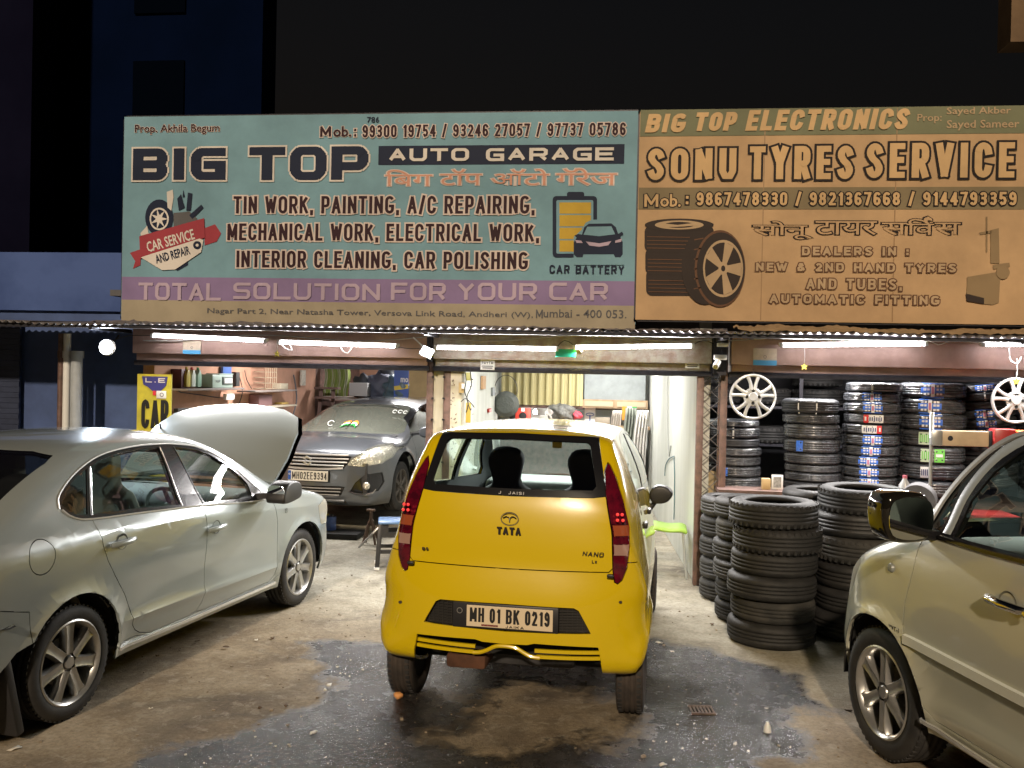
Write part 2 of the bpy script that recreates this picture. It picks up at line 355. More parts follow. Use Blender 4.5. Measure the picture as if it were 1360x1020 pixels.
# fading from packed earth outside to the shop's cement floor
cem = np.clip((Q[:,1]-5.9+.28*(Q[:,0]+1))/1.1, 0, 1)
hz = (vnoise(P2, .9, 5)-.5)*.02+(vnoise(P2, .3, 6)-.5)*.008
hz = np.where((P2[:,1] > 8.2) | (P2[:,1] < 2) | (np.abs(P2[:,0]) > 7), 0, hz)-.006
hz = hz - .004*wet
me = bpy.data.meshes.new('ground')
idx = np.arange(nx*ny).reshape(ny, nx)
fa = np.stack([idx[:-1,:-1].ravel(), idx[:-1,1:].ravel(), idx[1:,1:].ravel(), idx[1:,:-1].ravel()], 1)
me.from_pydata(np.column_stack([P2, hz]).tolist(), [], fa.tolist()); me.polygons.foreach_set('use_smooth', [True]*len(fa))
for nm, a in (('wet', wet), ('pool', pool), ('cement', cem)):
    me.attributes.new(nm, 'FLOAT', 'POINT').data.foreach_set('value', a.astype(np.float32))
def ground_mat():
    m = bpy.data.materials.new('packed_earth'); m.use_nodes = True; n = m.node_tree; L = n.links.new; b = n.nodes['Principled BSDF']
    N = lambda t: n.nodes.new(t)
    tc = N('ShaderNodeTexCoord')
    def noise(s, d=8, r=.6, dist=0):
        x = N('ShaderNodeTexNoise'); x.inputs['Scale'].default_value = s; x.inputs['Detail'].default_value = d; x.inputs['Roughness'].default_value = r
        x.inputs['Distortion'].default_value = dist; L(tc.outputs['Object'], x.inputs['Vector']); return x.outputs['Fac']
    def att(k): a = N('ShaderNodeAttribute'); a.attribute_name = k; return a.outputs['Fac']
    def ramp(f, stops):
        r = N('ShaderNodeValToRGB'); e = r.color_ramp.elements
        while len(e) < len(stops): e.new(.5)
        for k, (p, c) in enumerate(stops): e[k].position = p; e[k].color = (*c, 1) if len(c) == 3 else c
        L(f, r.inputs[0]); return r.outputs[0]
    def mix(f, a, c, t='MIX'):
        x = N('ShaderNodeMix'); x.data_type = 'RGBA'; x.blend_type = t
        if isinstance(f, float): x.inputs[0].default_value = f
        else: L(f, x.inputs[0])
        for s, k in ((a, 6), (c, 7)):
            if isinstance(s, tuple): x.inputs[k].default_value = (*s, 1)
            else: L(s, x.inputs[k])
        return x.outputs[2]
    def math_(op, a, c=None):
        x = N('ShaderNodeMath'); x.operation = op
        for k, s in enumerate((a, c)):
            if s is None: continue
            if isinstance(s, (int, float)): x.inputs[k].default_value = s
            else: L(s, x.inputs[k])
        return x.outputs[0]
    earth = ramp(noise(2.2), [(.3, (.16,.12,.08)), (.5, (.28,.225,.15)), (.7, (.41,.345,.25))])
    cem_ = ramp(noise(3.1), [(.3, (.26,.24,.18)), (.6, (.40,.38,.31)), (.8, (.46,.44,.37))])
    fine = ramp(noise(38, 6, .7), [(.3, (.62,.6,.56)), (.6, (1,1,1)), (.85, (1.15,1.12,1.05))])
    wetc = ramp(noise(5, 8, .68, .6), [(.3, (.010,.0095,.009)), (.5, (.022,.021,.020)), (.72, (.055,.053,.050))])
    jw = math_('ADD', att('wet'), math_('MULTIPLY', math_('SUBTRACT', noise(6, 10, .74, .4), .5), 1.5))
    mw = ramp(jw, [(.36, (0,0,0)), (.50, (.55,.55,.55)), (.68, (1,1,1))])
    base = mix(att('cement'), earth, cem_)
    base = mix(1.0, base, fine, 'MULTIPLY')
    # oil and tyre stains
    st = ramp(noise(1.3, 5, .55, .8), [(.50, (0,0,0)), (.70, (.75,.75,.75))]); base = mix(st, base, (.075,.062,.05))
    st2 = ramp(noise(11, 9, .75, .5), [(.52, (0,0,0)), (.66, (.6,.6,.6))]); base = mix(st2, base, (.42,.38,.30))
    base = mix(mw, base, wetc)
    L(base, b.inputs['Base Color'])
    ro = ramp(noise(14, 6, .7), [(.35, (.10,)*3), (.65, (.34,)*3)])
    rp = ramp(noise(26, 5, .7), [(.42, (.03,)*3), (.62, (.26,)*3)])
    rough = mix(mw, (.88,.88,.88), mix(att('pool'), ro, rp)); L(rough, b.inputs['Roughness'])
    bp = N('ShaderNodeBump'); bp.inputs['Strength'].default_value = .7; bp.inputs['Distance'].default_value = .012
    L(math_('ADD', noise(30, 8, .72), math_('MULTIPLY', noise(120, 3, .6), .45)), bp.inputs['Height']); L(bp.outputs[0], b.inputs['Normal'])
    return m
tag(link('ground', me, ground_mat()), kind='structure')

# ------------------------------------------------------------------ materials of the shops
pinkwall = mat('salmon_plaster', (.50,.27,.18), .8, var=.25, vscale=3, bump=.2, bscale=25)
cream = mat('old_whitewash', (.62,.60,.50), .8, col2=(.45,.42,.33), vscale=5, bump=.4, bscale=30, streak=True)
whitew = mat('pale_plaster', (.60,.62,.58), .75, col2=(.48,.50,.45), vscale=2.2, bump=.25, bscale=18, streak=True)
pinkmetal = mat('faded_pink_paint', (.48,.33,.29), .5, col2=(.36,.24,.21), vscale=4, bump=.1, bscale=40)
greymetal = mat('peeling_grey_paint', (.40,.38,.33), .6, col2=(.27,.20,.16), vscale=11, bump=.3, bscale=50)
brownpost = mat('brown_painted_steel', (.17,.10,.085), .5, col2=(.09,.06,.05), vscale=14, bump=.2, bscale=60)
darksteel = mat('dark_steel', (.035,.035,.045), .45, metal=.4, var=.4, vscale=20)
blackvoid = mat('black_wall', (.035,.035,.04), .9, var=.4, vscale=4)  # near-black, mottled at random
concrete = mat('grey_concrete', (.16,.16,.17), .9, col2=(.09,.09,.10), vscale=1.6, bump=.4, bscale=14)
wood = mat('plywood', (.42,.30,.18), .6, col2=(.30,.20,.11), vscale=9, streak=True)
whitep = mat('white_plastic', (.75,.76,.75), .4)
blackp = mat('black_plastic', (.02,.02,.022), .45, bump=.05, bscale=200)
chrome = mat('chrome', (.78,.78,.78), .12, metal=1)
galv = mat('weathered_corrugated_iron', (.28,.28,.30), .5, metal=.5, col2=(.16,.13,.12), vscale=7)

fx = lambda px, Y=D, py=490: atY(px, py, Y).x
XL, XC, XM, XR = fx(188), fx(588), fx(925), 4.6
bld = empty('garage_building', (0, D, 0), label='single storey row of three open shop bays under two big signboards', cat='building')
def bpart(mb, name, m, **k): return mb.build(name, m, bld, loc=(0, -D, 0), **k)
def wall2(a, b, z0, z1, t, name, m, side=1):
    a = Vector((*a, 0)); b = Vector((*b, 0)); d = (b-a).normalized(); n = Vector((-d.y, d.x, 0))*t*side
    mb = MB(); P = [a, b, b+n, a+n]
    mb.add([p+Vector((0,0,z)) for z in (z0, z1) for p in P], [(3,2,1,0),(4,5,6,7),(0,1,5,4),(1,2,6,5),(2,3,7,6),(3,0,4,7)])
    return bpart(mb, name, m)
# left bay: salmon walls
pA = atY(205, 500, 8.62); pB = atY(419, 500, 13.2); pC = atY(419, 500, 15.2)
wall2(pA.xy, pB.xy, 0, 2.6, .12, 'side_wall', pinkwall)
wall2((pB.x-.1, 15.4), (fx(598, D)+.35, 15.4), 0, 2.6, .12, 'back_wall', pinkwall)
wall2((pB.x, pB.y), (pB.x+.05, 15.4), 0, 2.6, .1, 'return_wall', brownpost)
# partition left bay / middle bay
pD = atY(600, 500, D+.12); pE = atY(663, 500, 14.2)
wall2(pD.xy, pE.xy, 0, 2.6, .13, 'partition_wall', whitew)
mb = MB(); mb.box((pD.x+.055, D+.03, .97), (.15, .17, 1.94)); bpart(mb, 'wall_end', cream, bevel=.012)
# middle bay back wall and right partition
pF = atY(928, 500, D+.05); pG = atY(861, 500, 14.2)
wall2(pE.xy, (pG.x+.2, 14.2), 0, 2.6, .12, 'back_wall', whitew)
wall2(pF.xy, pG.xy, 0, 2.6, -.11, 'partition_wall', whitew)
# broken plaster edge of the partition
mb = MB(); rr = random.Random(4)
for k in range(46):
    z = .04+k*.046; mb.box((pF.x+.012+rr.uniform(-.004,.004), D+.04, z), (.022+rr.uniform(0,.012), .03+rr.uniform(0,.02), .04), ry=rr.uniform(-.3,.3))
bpart(mb, 'broken_plaster', cream)
# right bay: dark walls
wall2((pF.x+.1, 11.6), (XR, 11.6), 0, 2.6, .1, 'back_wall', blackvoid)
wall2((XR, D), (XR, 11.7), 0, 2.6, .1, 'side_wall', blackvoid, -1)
# roof and the wall the signboards hang on
mb = MB(); mb.box((-.2, 8.66, 3.25), (9.2, .22, 1.9)); bpart(mb, 'parapet_wall', concrete)
mb = MB(); mb.box((-.15, 12.1, 2.62), (9.7, 7.2, .06)); bpart(mb, 'roof', concrete)
# header with box of the rolled shutters, one per bay
def header(x0, x1, m1, m2, name='shutter_box'):
    c = (x0+x1)/2; w_ = x1-x0
    mb = MB(); mb.box((c, 8.46, 2.155), (w_, .34, .27)); h = bpart(mb, name, m1, bevel=.008)
    mb = MB(); mb.box((c, 8.50, 1.985), (w_-.02, .30, .066)); bpart(mb, 'shutter_rail', m2, bevel=.005)
    mb = MB(); mb.box((c, 8.47, 1.928), (w_+.02, .26, .045)); bpart(mb, 'rolled_shutter', darksteel, bevel=.004)
header(fx(186), fx(571), pinkmetal, pinkmetal)
header(fx(579), fx(943), greymetal, greymetal)
header(fx(968), XR, pinkmetal, pinkmetal)
# posts
def post(px, w_, Y, m, z1=2.28, d=.08, name='post'):
    x = atY(px, 560, Y).x; mb = MB(); mb.box((x, Y, z1/2), (w_, d, z1)); return bpart(mb, name, m, bevel=.004)
post(571, .062, D-.02, brownpost); post(582, .10, D+.0, whitep if False else cream, d=.05); post(594, .065, D-.02, brownpost)
post(929, .062, D-.03, brownpost); post(960, .062, D-.03, brownpost)
mb = MB(); mb.box((fx(574), 8.33, 2.16), (.05, .08, .34)); bpart(mb, 'junction_plate', darksteel)
mb = MB(); mb.box((fx(953), 8.32, 2.13), (.12, .10, .42)); bpart(mb, 'junction_plate', darksteel)
# rivets and hooks along the posts
mb = MB()
for px in (571, 594):
    x = atY(px, 560, D-.02).x
    for k in range(9): mb.box((x+(.03 if px == 571 else -.03), D-.07, .25+k*.2), (.022, .02, .016), rz=.4)
bpart(mb, 'post_hook', darksteel)

# collapsible gate folded beside the tyre shop
g = empty('collapsible_gate', (fx(945), D-.03, 0), label='folded brown lattice gate standing between two posts beside the tyre shop', cat='gate')
x0, x1 = fx(933)-g.location.x, fx(957)-g.location.x
for k in range(13):
    for s in (0, 1):
        z = .1+k*.145; mb = MB(); mb.bar((x0, .006*s-.01, z), (x1, .006*s-.01, z+.145), .014, .005) if s else mb.bar((x0, .006*s-.01, z+.145), (x1, .006*s-.01, z), .014, .005)
        mb.build('lattice_bar', mat('gate_steel', (.20,.19,.20), .45, metal=.6, var=.4, vscale=20), g)
for xx in (x0+.01, x1-.012): MB().box((xx, .02, .98), (.012, .02, 1.86)).build('gate_upright', brownpost, g)
# left neighbour: dark shuttered front, plinth and drain pipes
nb = empty('neighbour_building', (-6.5, D, 0), label='dark shuttered building next door on the left with blank wall', cat='building')
def npart(mb, name, m, **k): return mb.build(name, m, nb, loc=(6.5, -D, 0), **k)
hazewall = mat('haze_tinted_wall', (.07,.12,.30), .7, col2=(.04,.07,.18), vscale=1.2, bump=.2, bscale=10)  # blue floodlight haze put into the wall's base colour
mb = MB(); mb.box((-5.6, D+.5, 1.3), (2.0, .3, 2.6)); npart(mb, 'wall', hazewall)
mb = MB()
for k in range(42): mb.box((-7.3, D+.28+(.006 if k % 2 else 0), .03+k*.055), (2.4, .03, .052))
npart(mb, 'rolling_shutter', mat('dark_shutter', (.05,.065,.12), .5, metal=.5, var=.3))
mb = MB(); mb.box((-7.0, D+.45, 2.75), (5.5, .3, .60)); npart(mb, 'upper_wall', mat('flare_tinted_plaster', (.08,.13,.33), .85, col2=(.04,.07,.20), vscale=.8, bump=.3, bscale=8, spec=.1))  # lens flare blue put into the plaster's base colour
for px, r_, c in ((80, .028, brownpost), (88, .035, whitep), (101, .055, mat('grey_pipe', (.42,.46,.50), .5, var=.2))):
    p = atY(px, 540, D-.05); mb = MB(); mb.tube([(p.x, p.y, 0), (p.x, p.y, 2.02 if r_ > .05 else 2.2)], r_, 14); mb.tube([(p.x, p.y, 1.96), (p.x, p.y, 2.03)], r_*1.2, 14)
    tag(mb.build('drain_pipe', c), {80: 'thin brown pipe behind the two paler pipes', 88: 'slim white pipe between brown and grey pipes', 101: 'thick pale grey pipe beside the blank wall next door'}[px], 'pipe', 'pipes at the left end of the shop row')
# tall blocks far behind, night darkness put into the wall colours
def farblock(x0, x1, y, z, m, label):
    o = empty('apartment_block', ((x0+x1)/2, y, 0), label=label, cat='building')
    mb = MB(); mb.box((0, .3, z/2), (x1-x0, .6, z)); mb.build('wall', m, o)
    return o
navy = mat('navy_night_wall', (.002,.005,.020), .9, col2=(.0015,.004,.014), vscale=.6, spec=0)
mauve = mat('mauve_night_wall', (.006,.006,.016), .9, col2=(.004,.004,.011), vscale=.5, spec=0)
o = farblock(-15.5, atY(40, 250, 13).x, 13, 14, mauve, 'dim mauve building block at the far left edge')
o = farblock(atY(34, 250, 14.5).x, atY(345, 250, 14.5).x, 14.5, 11, navy, 'dark navy building block rising behind the left end of the shops')
for k in range(3):
    for j in range(2): MB().box((-1.6+j*1.9, -.02, 4.6+k*1.9), (.9, .06, 1.1)).build('window', mat('dark_pane', (.001,.002,.005), .8, spec=0), o)
# corner of a lit building at top right
o = empty('corner_building', (8.5, 12.0, 0), label='ochre corner of a tall building at the top right edge', cat='building')
och = mat('ochre_plaster', (.16,.10,.05), .8, col2=(.10,.06,.03), vscale=2)
c = atY(1342, 66, 12.0)
MB().box((c.x-8.5+1.5, .2, (c.z+9)/2+.1), (3, .4, 9-c.z)).build('balcony_block', och, o)
MB().box((c.x-8.5+1.9, .7, c.z/2+1), (2.4, .4, c.z+2)).build('wall', navy, o)
MB().box((c.x-8.5+.28, -.03, c.z+.75), (.04, .06, 1.0)).build('corner_post', och, o)

# ------------------------------------------------------------------ awning
def corr(x0, x1, y0, y1, z0, z1, pitch=.076, amp=.011, th=.0015, rag=0., seed=1):
    n = int((x1-x0)/pitch*8); rr = random.Random(seed); v = []; f = []; rows = 7
    for j in range(rows):
        t = j/(rows-1)
        for i in range(n+1):
            x = x0+(x1-x0)*i/n; e = rag*(math.sin(x*2.1+seed)*.6+math.sin(x*5.3)*.4) if j == 0 else 0
            v.append((x, y0+(y1-y0)*t, z0+(z1-z0)*t+amp*math.sin(2*math.pi*x/pitch)+(.006*math.sin(x*1.7+seed)+.004*math.sin(x*4.1))*(1-t)+e))
    for j in range(rows-1):
        for i in range(n): a = j*(n+1)+i; f.append((a, a+1, a+n+2, a+n+1))
    mb = MB(); mb.add(v, f, True); return mb
aw = empty('corrugated_awning', (-1, 8.0, 2.25), label='long weathered corrugated iron awning below the signboards', cat='awning')
xs_ = [-7.6, -5.35, -3.6, -1.9, -.2, 1.5, 3.2, 4.9]
for k in range(len(xs_)-1):
    dz = [.0, -.004, .003, -.002, .004, .0, -.003][k]
    mb = corr(xs_[k]-.05, xs_[k+1]+.05, 7.70+.02*(k % 2), 8.62, 2.275+dz+.002*(k % 2), 2.325+.004*(k % 2), seed=k)
    o = mb.build('corrugated_sheet', galv, aw, loc=(1, -8.0, -2.25)); so_ = o.modifiers.new('s', 'SOLIDIFY'); so_.thickness = .0015
for (y, z, h_) in ((7.76, 2.243, .022), (8.16, 2.277, .03)):
    MB().box((-1.4, y, z), (12.4, .035, h_)).build('purlin', darksteel, aw, loc=(1, -8.0, -2.25))
for x in (-6.9, -4.75, XC-.03, fx(950), 3.3):
    MB().bar((x, 7.76, 2.235), (x, 8.45, 2.235), .035, .035).build('bracket', darksteel, aw, loc=(1, -8.0, -2.25))
# cloth flap and rags lying on the awning in front of the signs
def rag(x0, x1, name, m, label, seed, h=.10, lift=.0):
    rr = np.random.RandomState(seed); n = int((x1-x0)/.03); v = []; rows = 7
    for j in range(rows):
        for i in range(n+1):
            x = x0+(x1-x0)*i/n; t = j/(rows-1)
            bump_ = .5+.5*math.sin(x*3.1+seed)+.35*math.sin(x*11+seed*2+j)+.25*math.sin(x*23+j*1.3)
            v.append((x, 7.82+t*.42+.012*math.sin(x*19+j), 2.30+lift+h*(t**.6)*(.55+.3*bump_)+.01*rr.randn()*.5))
    f = [(j*(n+1)+i, j*(n+1)+i+1, (j+1)*(n+1)+i+1, (j+1)*(n+1)+i) for j in range(rows-1) for i in range(n)]
    mb = MB(); mb.add(v, f, False); o = mb.build(name, m); tag(o, label, 'tarpaulin'); return o
rag(1.05, 4.4, 'tarpaulin', mat('tan_tarpaulin', (.40,.28,.16), .7, var=.3, vscale=8), 'crumpled tan sheet bunched below the tyre service sign', 3, h=.085)
rag(-4.8, .95, 'tarpaulin', mat('grey_tarpaulin', (.22,.20,.21), .7, var=.3, vscale=8), 'dull grey sheet lying along the awning below the garage sign', 5, h=.045, lift=-.01)

# ------------------------------------------------------------------ lamps
tubeM = emis('tube_glow', (1.0, .94, .96), 20)
def lamp_area(loc, size, sy, power, rot, col=(1,.96,.93), name='lamp_light', parent=None):
    l = bpy.data.lights.new(name, 'AREA'); l.shape = 'RECTANGLE'; l.size = size; l.size_y = sy; l.energy = power; l.color = col
    o = bpy.data.objects.new(name, l); COL.objects.link(o); o.location = loc; o.rotation_euler = rot
    if parent is not None: o.parent = parent
    return o
def tubelight(a, b, label, group='tube lights along the shop fronts', fixture=True, power=28, rot=(R(-50), 0, 0)):
    a = Vector(a); b = Vector(b); c = (a+b)/2; e = empty('tube_light', c, label=label, cat='lamp', group=group)
    MB().tube([a-c, b-c], .014, 10).build('tube', tubeM, e)
    d = (b-a).normalized()
    MB().bar(a-c-d*.03+Vector((0,.03,.012)), b-c+d*.03+Vector((0,.03,.012)), .035, .03).build('batten', whitep, e)
    for p, s in ((a-c, -1), (b-c, 1)): MB().bar(p, p+d*s*.025, .034, .034).build('end_cap', whitep, e)
    L = lamp_area((0, -.02, -.045), (b-a).length, .03, power, rot, parent=e); ang = math.atan2(d.y, d.x); L.rotation_euler = (rot[0], 0, ang)
    return e
TL = [((204,446),(350,453),'tube light at the left end, nearest the yellow CAR board'), ((372,455),(525,460),'tube light to the left of the slanted LED floodlight'), ((581,462),(738,464),'tube light just left of the green tag'),
      ((765,462),(918,460),'tube light just right of the green tag'), ((1040,459),(1228,457),'tube light over the tall tyre stacks'), ((1308,458),(1460,458),'tube light cut off by the right edge')]
for k, (a, b, lb) in enumerate(TL): tubelight(atY(*a, 8.12), atY(*b, 8.12), lb, power=(17, 22, 42, 50, 50, 46)[k])
# inside the bays, above the openings
tubelight((-3.9, 10.5, 2.45), (-2.7, 10.5, 2.45), 'tube light under the left bay ceiling', 'tube lights inside the bays', power=62, rot=(0,0,0))
tubelight((-3.4, 13.9, 2.45), (-2.2, 13.9, 2.45), 'tube light deep inside the left bay ceiling', 'tube lights inside the bays', power=40, rot=(0,0,0))
tubelight((-.9, 10.3, 2.45), (.3, 10.3, 2.45), 'tube light under the middle bay ceiling', 'tube lights inside the bays', power=50, rot=(0,0,0))
tubelight((-.7, 12.8, 2.45), (.5, 12.8, 2.45), 'tube light deep inside the middle bay', 'tube lights inside the bays', power=50, rot=(0,0,0))
tubelight((1.6, 9.0, 2.42), (2.8, 9.0, 2.42), 'tube light under the tyre shop ceiling', 'tube lights inside the bays', power=85, rot=(0,0,0))
# round floodlight at the left
p = atY(142, 461, 8.0)
e = empty('flood_light', p, label='glaring round floodlight at the left under the awning', cat='lamp')
MB().lathe([(0,-.012),(.068,-.012),(.076,-.006),(.076,.02),(.03,.05),(0,.055)], 24, 'Y').build('housing', whitep, e)
MB().lathe([(0,-.014),(.067,-.014),(.067,-.0135)], 24, 'Y').build('lens', emis('flood_glow', (.86,.93,1.0), 30), e)
MB().bar((0,.05,0),(0,.2,.12),.012).build('arm', darksteel, e)
lamp_area((0,-.03,0), .1, .1, 20, (R(-72), 0, R(8)), (.78,.88,1.0), parent=e)
# slanted LED floodlight over the post
p = atY(567, 467, 8.12); e = empty('led_floodlight', p, rz=0, label='slanted rectangular LED floodlight fixed above the post between bays', cat='lamp')
T = Matrix.Rotation(R(22), 4, 'Y') @ Matrix.Rotation(R(-35), 4, 'X')
MB().box((0,.012,0), (.115,.02,.10), M=T).build('housing', whitep, e)
MB().box((0,-.002,0), (.10,.004,.085), M=T).build('lens', emis('led_glow', (.95,.97,1.0), 22), e)
MB().bar((-.03,.0,.04),(-.14,.05,.13),.01).build('arm', whitep, e)
lamp_area((0,-.03,-.02), .1, .08, 8, (R(-50), 0, 0), (.95,.97,1), parent=e)
# ------------------------------------------------------------------ signboards
def signmat(name, rgb, rough=.62, var=.24):
    return mat(name, rgb, rough, var=var, vscale=1.3, bump=.25, bscale=2.6, spec=.22, bdist=.02)  # blotches for dirt, strengthened to put uneven light into the print colour
teal = signmat('teal_vinyl', (.20,.37,.46)); navyP = signmat('navy_print', (.012,.02,.05)); whiteP = signmat('white_print', (.72,.68,.64))
mauveP = signmat('mauve_vinyl', (.27,.20,.38)); lilacP = signmat('lilac_print', (.50,.40,.52)); maroon = signmat('maroon_print', (.035,.012,.02))
creamP = signmat('cream_vinyl', (.40,.35,.26)); greyP = signmat('grey_print', (.12,.12,.13)); redP = signmat('red_print', (.36,.05,.07)); yelP = signmat('yellow_print', (.60,.40,.05))
salmonP = signmat('salmon_print', (.66,.33,.24)); pinkglow = signmat('pale_pink_print', (.70,.60,.56))
SY = 8.40
def board(pTL, pBR, Y, name, label, m, frame):
    tl = atY(*pTL, Y); br = atY(*pBR, Y); x0, x1, z0, z1 = tl.x, br.x, br.z, tl.z
    e = empty(name, ((x0+x1)/2, Y, z0), label=label, cat='signboard')
    MB().box((0, .02, (z1-z0)/2), (x1-x0, .03, z1-z0)).build('face', m, e)
    for (c, d) in (((0,.045,z1-z0),(x1-x0+.03,.05,.03)), ((0,.045,0),(x1-x0+.03,.05,.03)), (((x0-x1)/2,.045,(z1-z0)/2),(.03,.05,z1-z0+.03)), (((x1-x0)/2,.045,(z1-z0)/2),(.03,.05,z1-z0+.03))):
        MB().box(c, d).build('frame_bar', frame, e)
    return e, Y
def P(e, Y, px, py):                                       # board coordinates of a point of the print
    q = atY(px, py, Y+.005); return q.x-e.location.x, q.z-e.location.z
def rect(e, Y, px0, py0, px1, py1, m, name, y=0.003, label=None):
    a = P(e, Y, px0, py0); b = P(e, Y, px1, py1)
    me = bpy.data.meshes.new(name); me.from_pydata([(a[0],y,b[1]),(b[0],y,b[1]),(b[0],y,a[1]),(a[0],y,a[1])], [], [(0,1,2,3)])
    o = link(name, me, m, e); 
    if label: o['label'] = label
    return o
def poly(e, Y, pts, m, name, y=0., label=None):
    v = [P(e, Y, *p) for p in pts]; me = bpy.data.meshes.new(name); me.from_pydata([(a, y, b) for a, b in v], [], [tuple(range(len(v)))])
    bm = bmesh.new(); bm.from_mesh(me); bmesh.ops.triangulate(bm, faces=bm.faces); bmesh.ops.recalc_face_normals(bm, faces=bm.faces); bm.to_mesh(me); bm.free()
    o = link(name, me, m, e)
    if label: o['label'] = label
    return o
def line(e, Y, s, px0, py0, px1, py1, m, out=None, off=.01, o1=.03, y=-.004, **k):
    """py0 top, py1 bottom of the capitals"""
    a = P(e, Y, px0, py0); b = P(e, Y, px1, py1)
    o, bd = lettering(s, a[0], b[1], b[0], a[1], m, e, y=y, offset=off, **k)
    if out is not None: lettering(s, a[0], b[1], b[0], a[1], out, e, y=y+.003, offset=o1, box=bd, name='letter_outline', **{q: v for q, v in k.items() if q != 'name'})
    return o
def gline(e, Y, s, px0, py0, px1, py1, th, m, out=None, og=.012, **k):
    a = P(e, Y, px0, py0); b = P(e, Y, px1, py1); return gothic(s, a[0], b[1], b[0], a[1], th, m, e, y=k.pop('y', -.008), out=out, outgrow=og, **k)
S1, Y1 = board((165,155), (844,431), SY, 'garage_signboard', 'wide teal signboard for the car garage with big dark lettering', teal, darksteel)
hw = (S1.children[0].dimensions.x)/2
zt = lambda z: z
# mauve and cream bands follow the board edges
def band(z0, z1, m, name):
    a = atY(500, z0, SY).z-S1.location.z; b = atY(500, z1, SY).z-S1.location.z
    MB().box((0, .0025, (a+b)/2), (2*hw-.01, .003, a-b)).build(name, m, S1)
band(370.5, 402, mauveP, 'mauve_band'); band(402, 432, creamP, 'cream_band')
line(S1, SY, 'Prop. Akhila Begum', 180, 166, 292, 178, maroon, pinkglow, .012, .05)
line(S1, SY, '786', 488, 155.5, 504, 163, navyP)
gline(S1, SY, 'M', 426, 168, 440, 182, .022, maroon, pinkglow, .009); line(S1, SY, 'ob.', 443, 168, 467, 182, maroon, pinkglow, .03, .06)
gline(S1, SY, ': 99300 19754 / 93246 27057 / 97737 05786', 471, 167, 831, 180, .020, maroon, pinkglow, .009)
def sq(s, px0, py0, px1, py1, th, m, out, grow, thv=None, **k):
    a = P(S1, SY, px0, py0); b = P(S1, SY, px1, py1)
    if out is not None: strokes(s, a[0], b[1], b[0], a[1], th, out, S1, y=-.004, thv=thv, grow=grow, name='letter_outline', **k)
    return strokes(s, a[0], b[1], b[0], a[1], th, m, S1, y=-.008, thv=thv, **k)
sq('BIG', 178, 198, 300, 239, .105, navyP, whiteP, .018, thv=.075, gap=.22, narrow={'I': .12})
sq('TOP', 332, 196, 489, 239, .105, navyP, whiteP, .018, thv=.075, gap=.2)
rect(S1, SY, 503, 194, 829, 217.5, navyP, 'navy_panel', .001)
sq('AUTO', 517, 198, 623, 214, .035, whiteP, None, 0, thv=.026, gap=.25); sq('GARAGE', 646, 197.5, 815, 213.5, .035, whiteP, None, 0, thv=.026, gap=.25)
line(S1, SY, 'िबग', 512, 226, 574, 247, salmonP, pinkglow, .0, .04); line(S1, SY, 'टॉप', 585, 225, 640, 246, salmonP, pinkglow, .0, .04)
line(S1, SY, 'ऑटो', 653, 225, 729, 246, salmonP, pinkglow, .0, .04); line(S1, SY, 'गॅरेज', 739, 224, 819, 246, salmonP, pinkglow, .0, .04)
gline(S1, SY, 'TIN WORK, PAINTING, A/C REPAIRING,', 311, 261, 710, 284, .028, maroon, pinkglow, .014)
gline(S1, SY, 'MECHANICAL WORK, ELECTRICAL WORK,', 303, 297, 716, 321, .028, maroon, pinkglow, .014)
gline(S1, SY, 'INTERIOR CLEANING, CAR POLISHING', 315, 333, 701, 358, .028, maroon, pinkglow, .014)
for wd, a, b in (('TOTAL', 185, 294), ('SOLUTION', 311, 505), ('FOR', 520, 592), ('YOUR', 608, 713), ('CAR', 730, 807)):
    sq(wd, a, 375.5, b, 399.5, .034, lilacP, None, 0, thv=.028, gap=.22, narrow={'I': .05})
line(S1, SY, '          Nagar Part 2, Near Natasha Tower, Versova Link Road, Andheri (W),', 276, 409, 708, 424, greyP, None, .008)
line(S1, SY, 'umbai - 400 053.', 722, 410.5, 832, 423, greyP, None, .008); gline(S1, SY, 'M', 712, 411, 721, 422.5, .012, greyP)
# car service emblem
def disc(cx, cy, r, n=28, sx=1.): return [(cx+r*sx*math.cos(2*math.pi*k/n), cy+r*math.sin(2*math.pi*k/n)) for k in range(n)]
emb = lambda pts, m, nm, y: poly(S1, SY, pts, m, nm, y)
emb([(173,336),(187,331),(187,352),(177,357),(180,347)], redP, 'emblem', -.001); emb([(272,303),(286,298),(294,310),(288,321),(272,326)], redP, 'emblem', -.001)
emb([(226,352),(250,346),(250,352),(236,360)], navyP, 'emblem', -.001)
emb(disc(212, 289, 24, sx=.78), navyP, 'emblem', -.002); emb(disc(212, 291, 15, sx=.85), whiteP, 'emblem', -.004)
star = []
for k in range(14): r_ = 14 if k % 2 == 0 else 5; star.append((212+r_*.85*math.cos(k*math.pi/7), 291+r_*math.sin(k*math.pi/7)))
emb(disc(212, 291, 12.5, sx=.85), navyP, 'emblem', -.006); emb(star, whiteP, 'emblem', -.008)
emb([(187,310),(196,300),(199,316),(190,322)], whiteP, 'emblem', -.003)
emb([(231,283),(252,281),(262,290),(262,302),(231,306)], greyP, 'emblem', -.003); emb([(222,255),(230,252),(231,262),(228,280),(223,276)], whiteP, 'emblem', -.003)
emb([(236,264),(241,258),(246,276),(238,280)], navyP, 'emblem', -.004); emb([(250,256),(256,257),(254,280),(248,280)], navyP, 'emblem', -.004); emb([(252,286),(268,272),(271,276),(256,291)], navyP, 'emblem', -.005)
emb([(244,252),(243,262),(246,262)], navyP, 'emblem', -.005)
emb([(186,314),(272,290),(273,316),(187,344)], redP, 'emblem', -.009); emb([(188,342),(266,317),(271,319),(268,335),(234,358),(216,359)], whiteP, 'emblem', -.010)
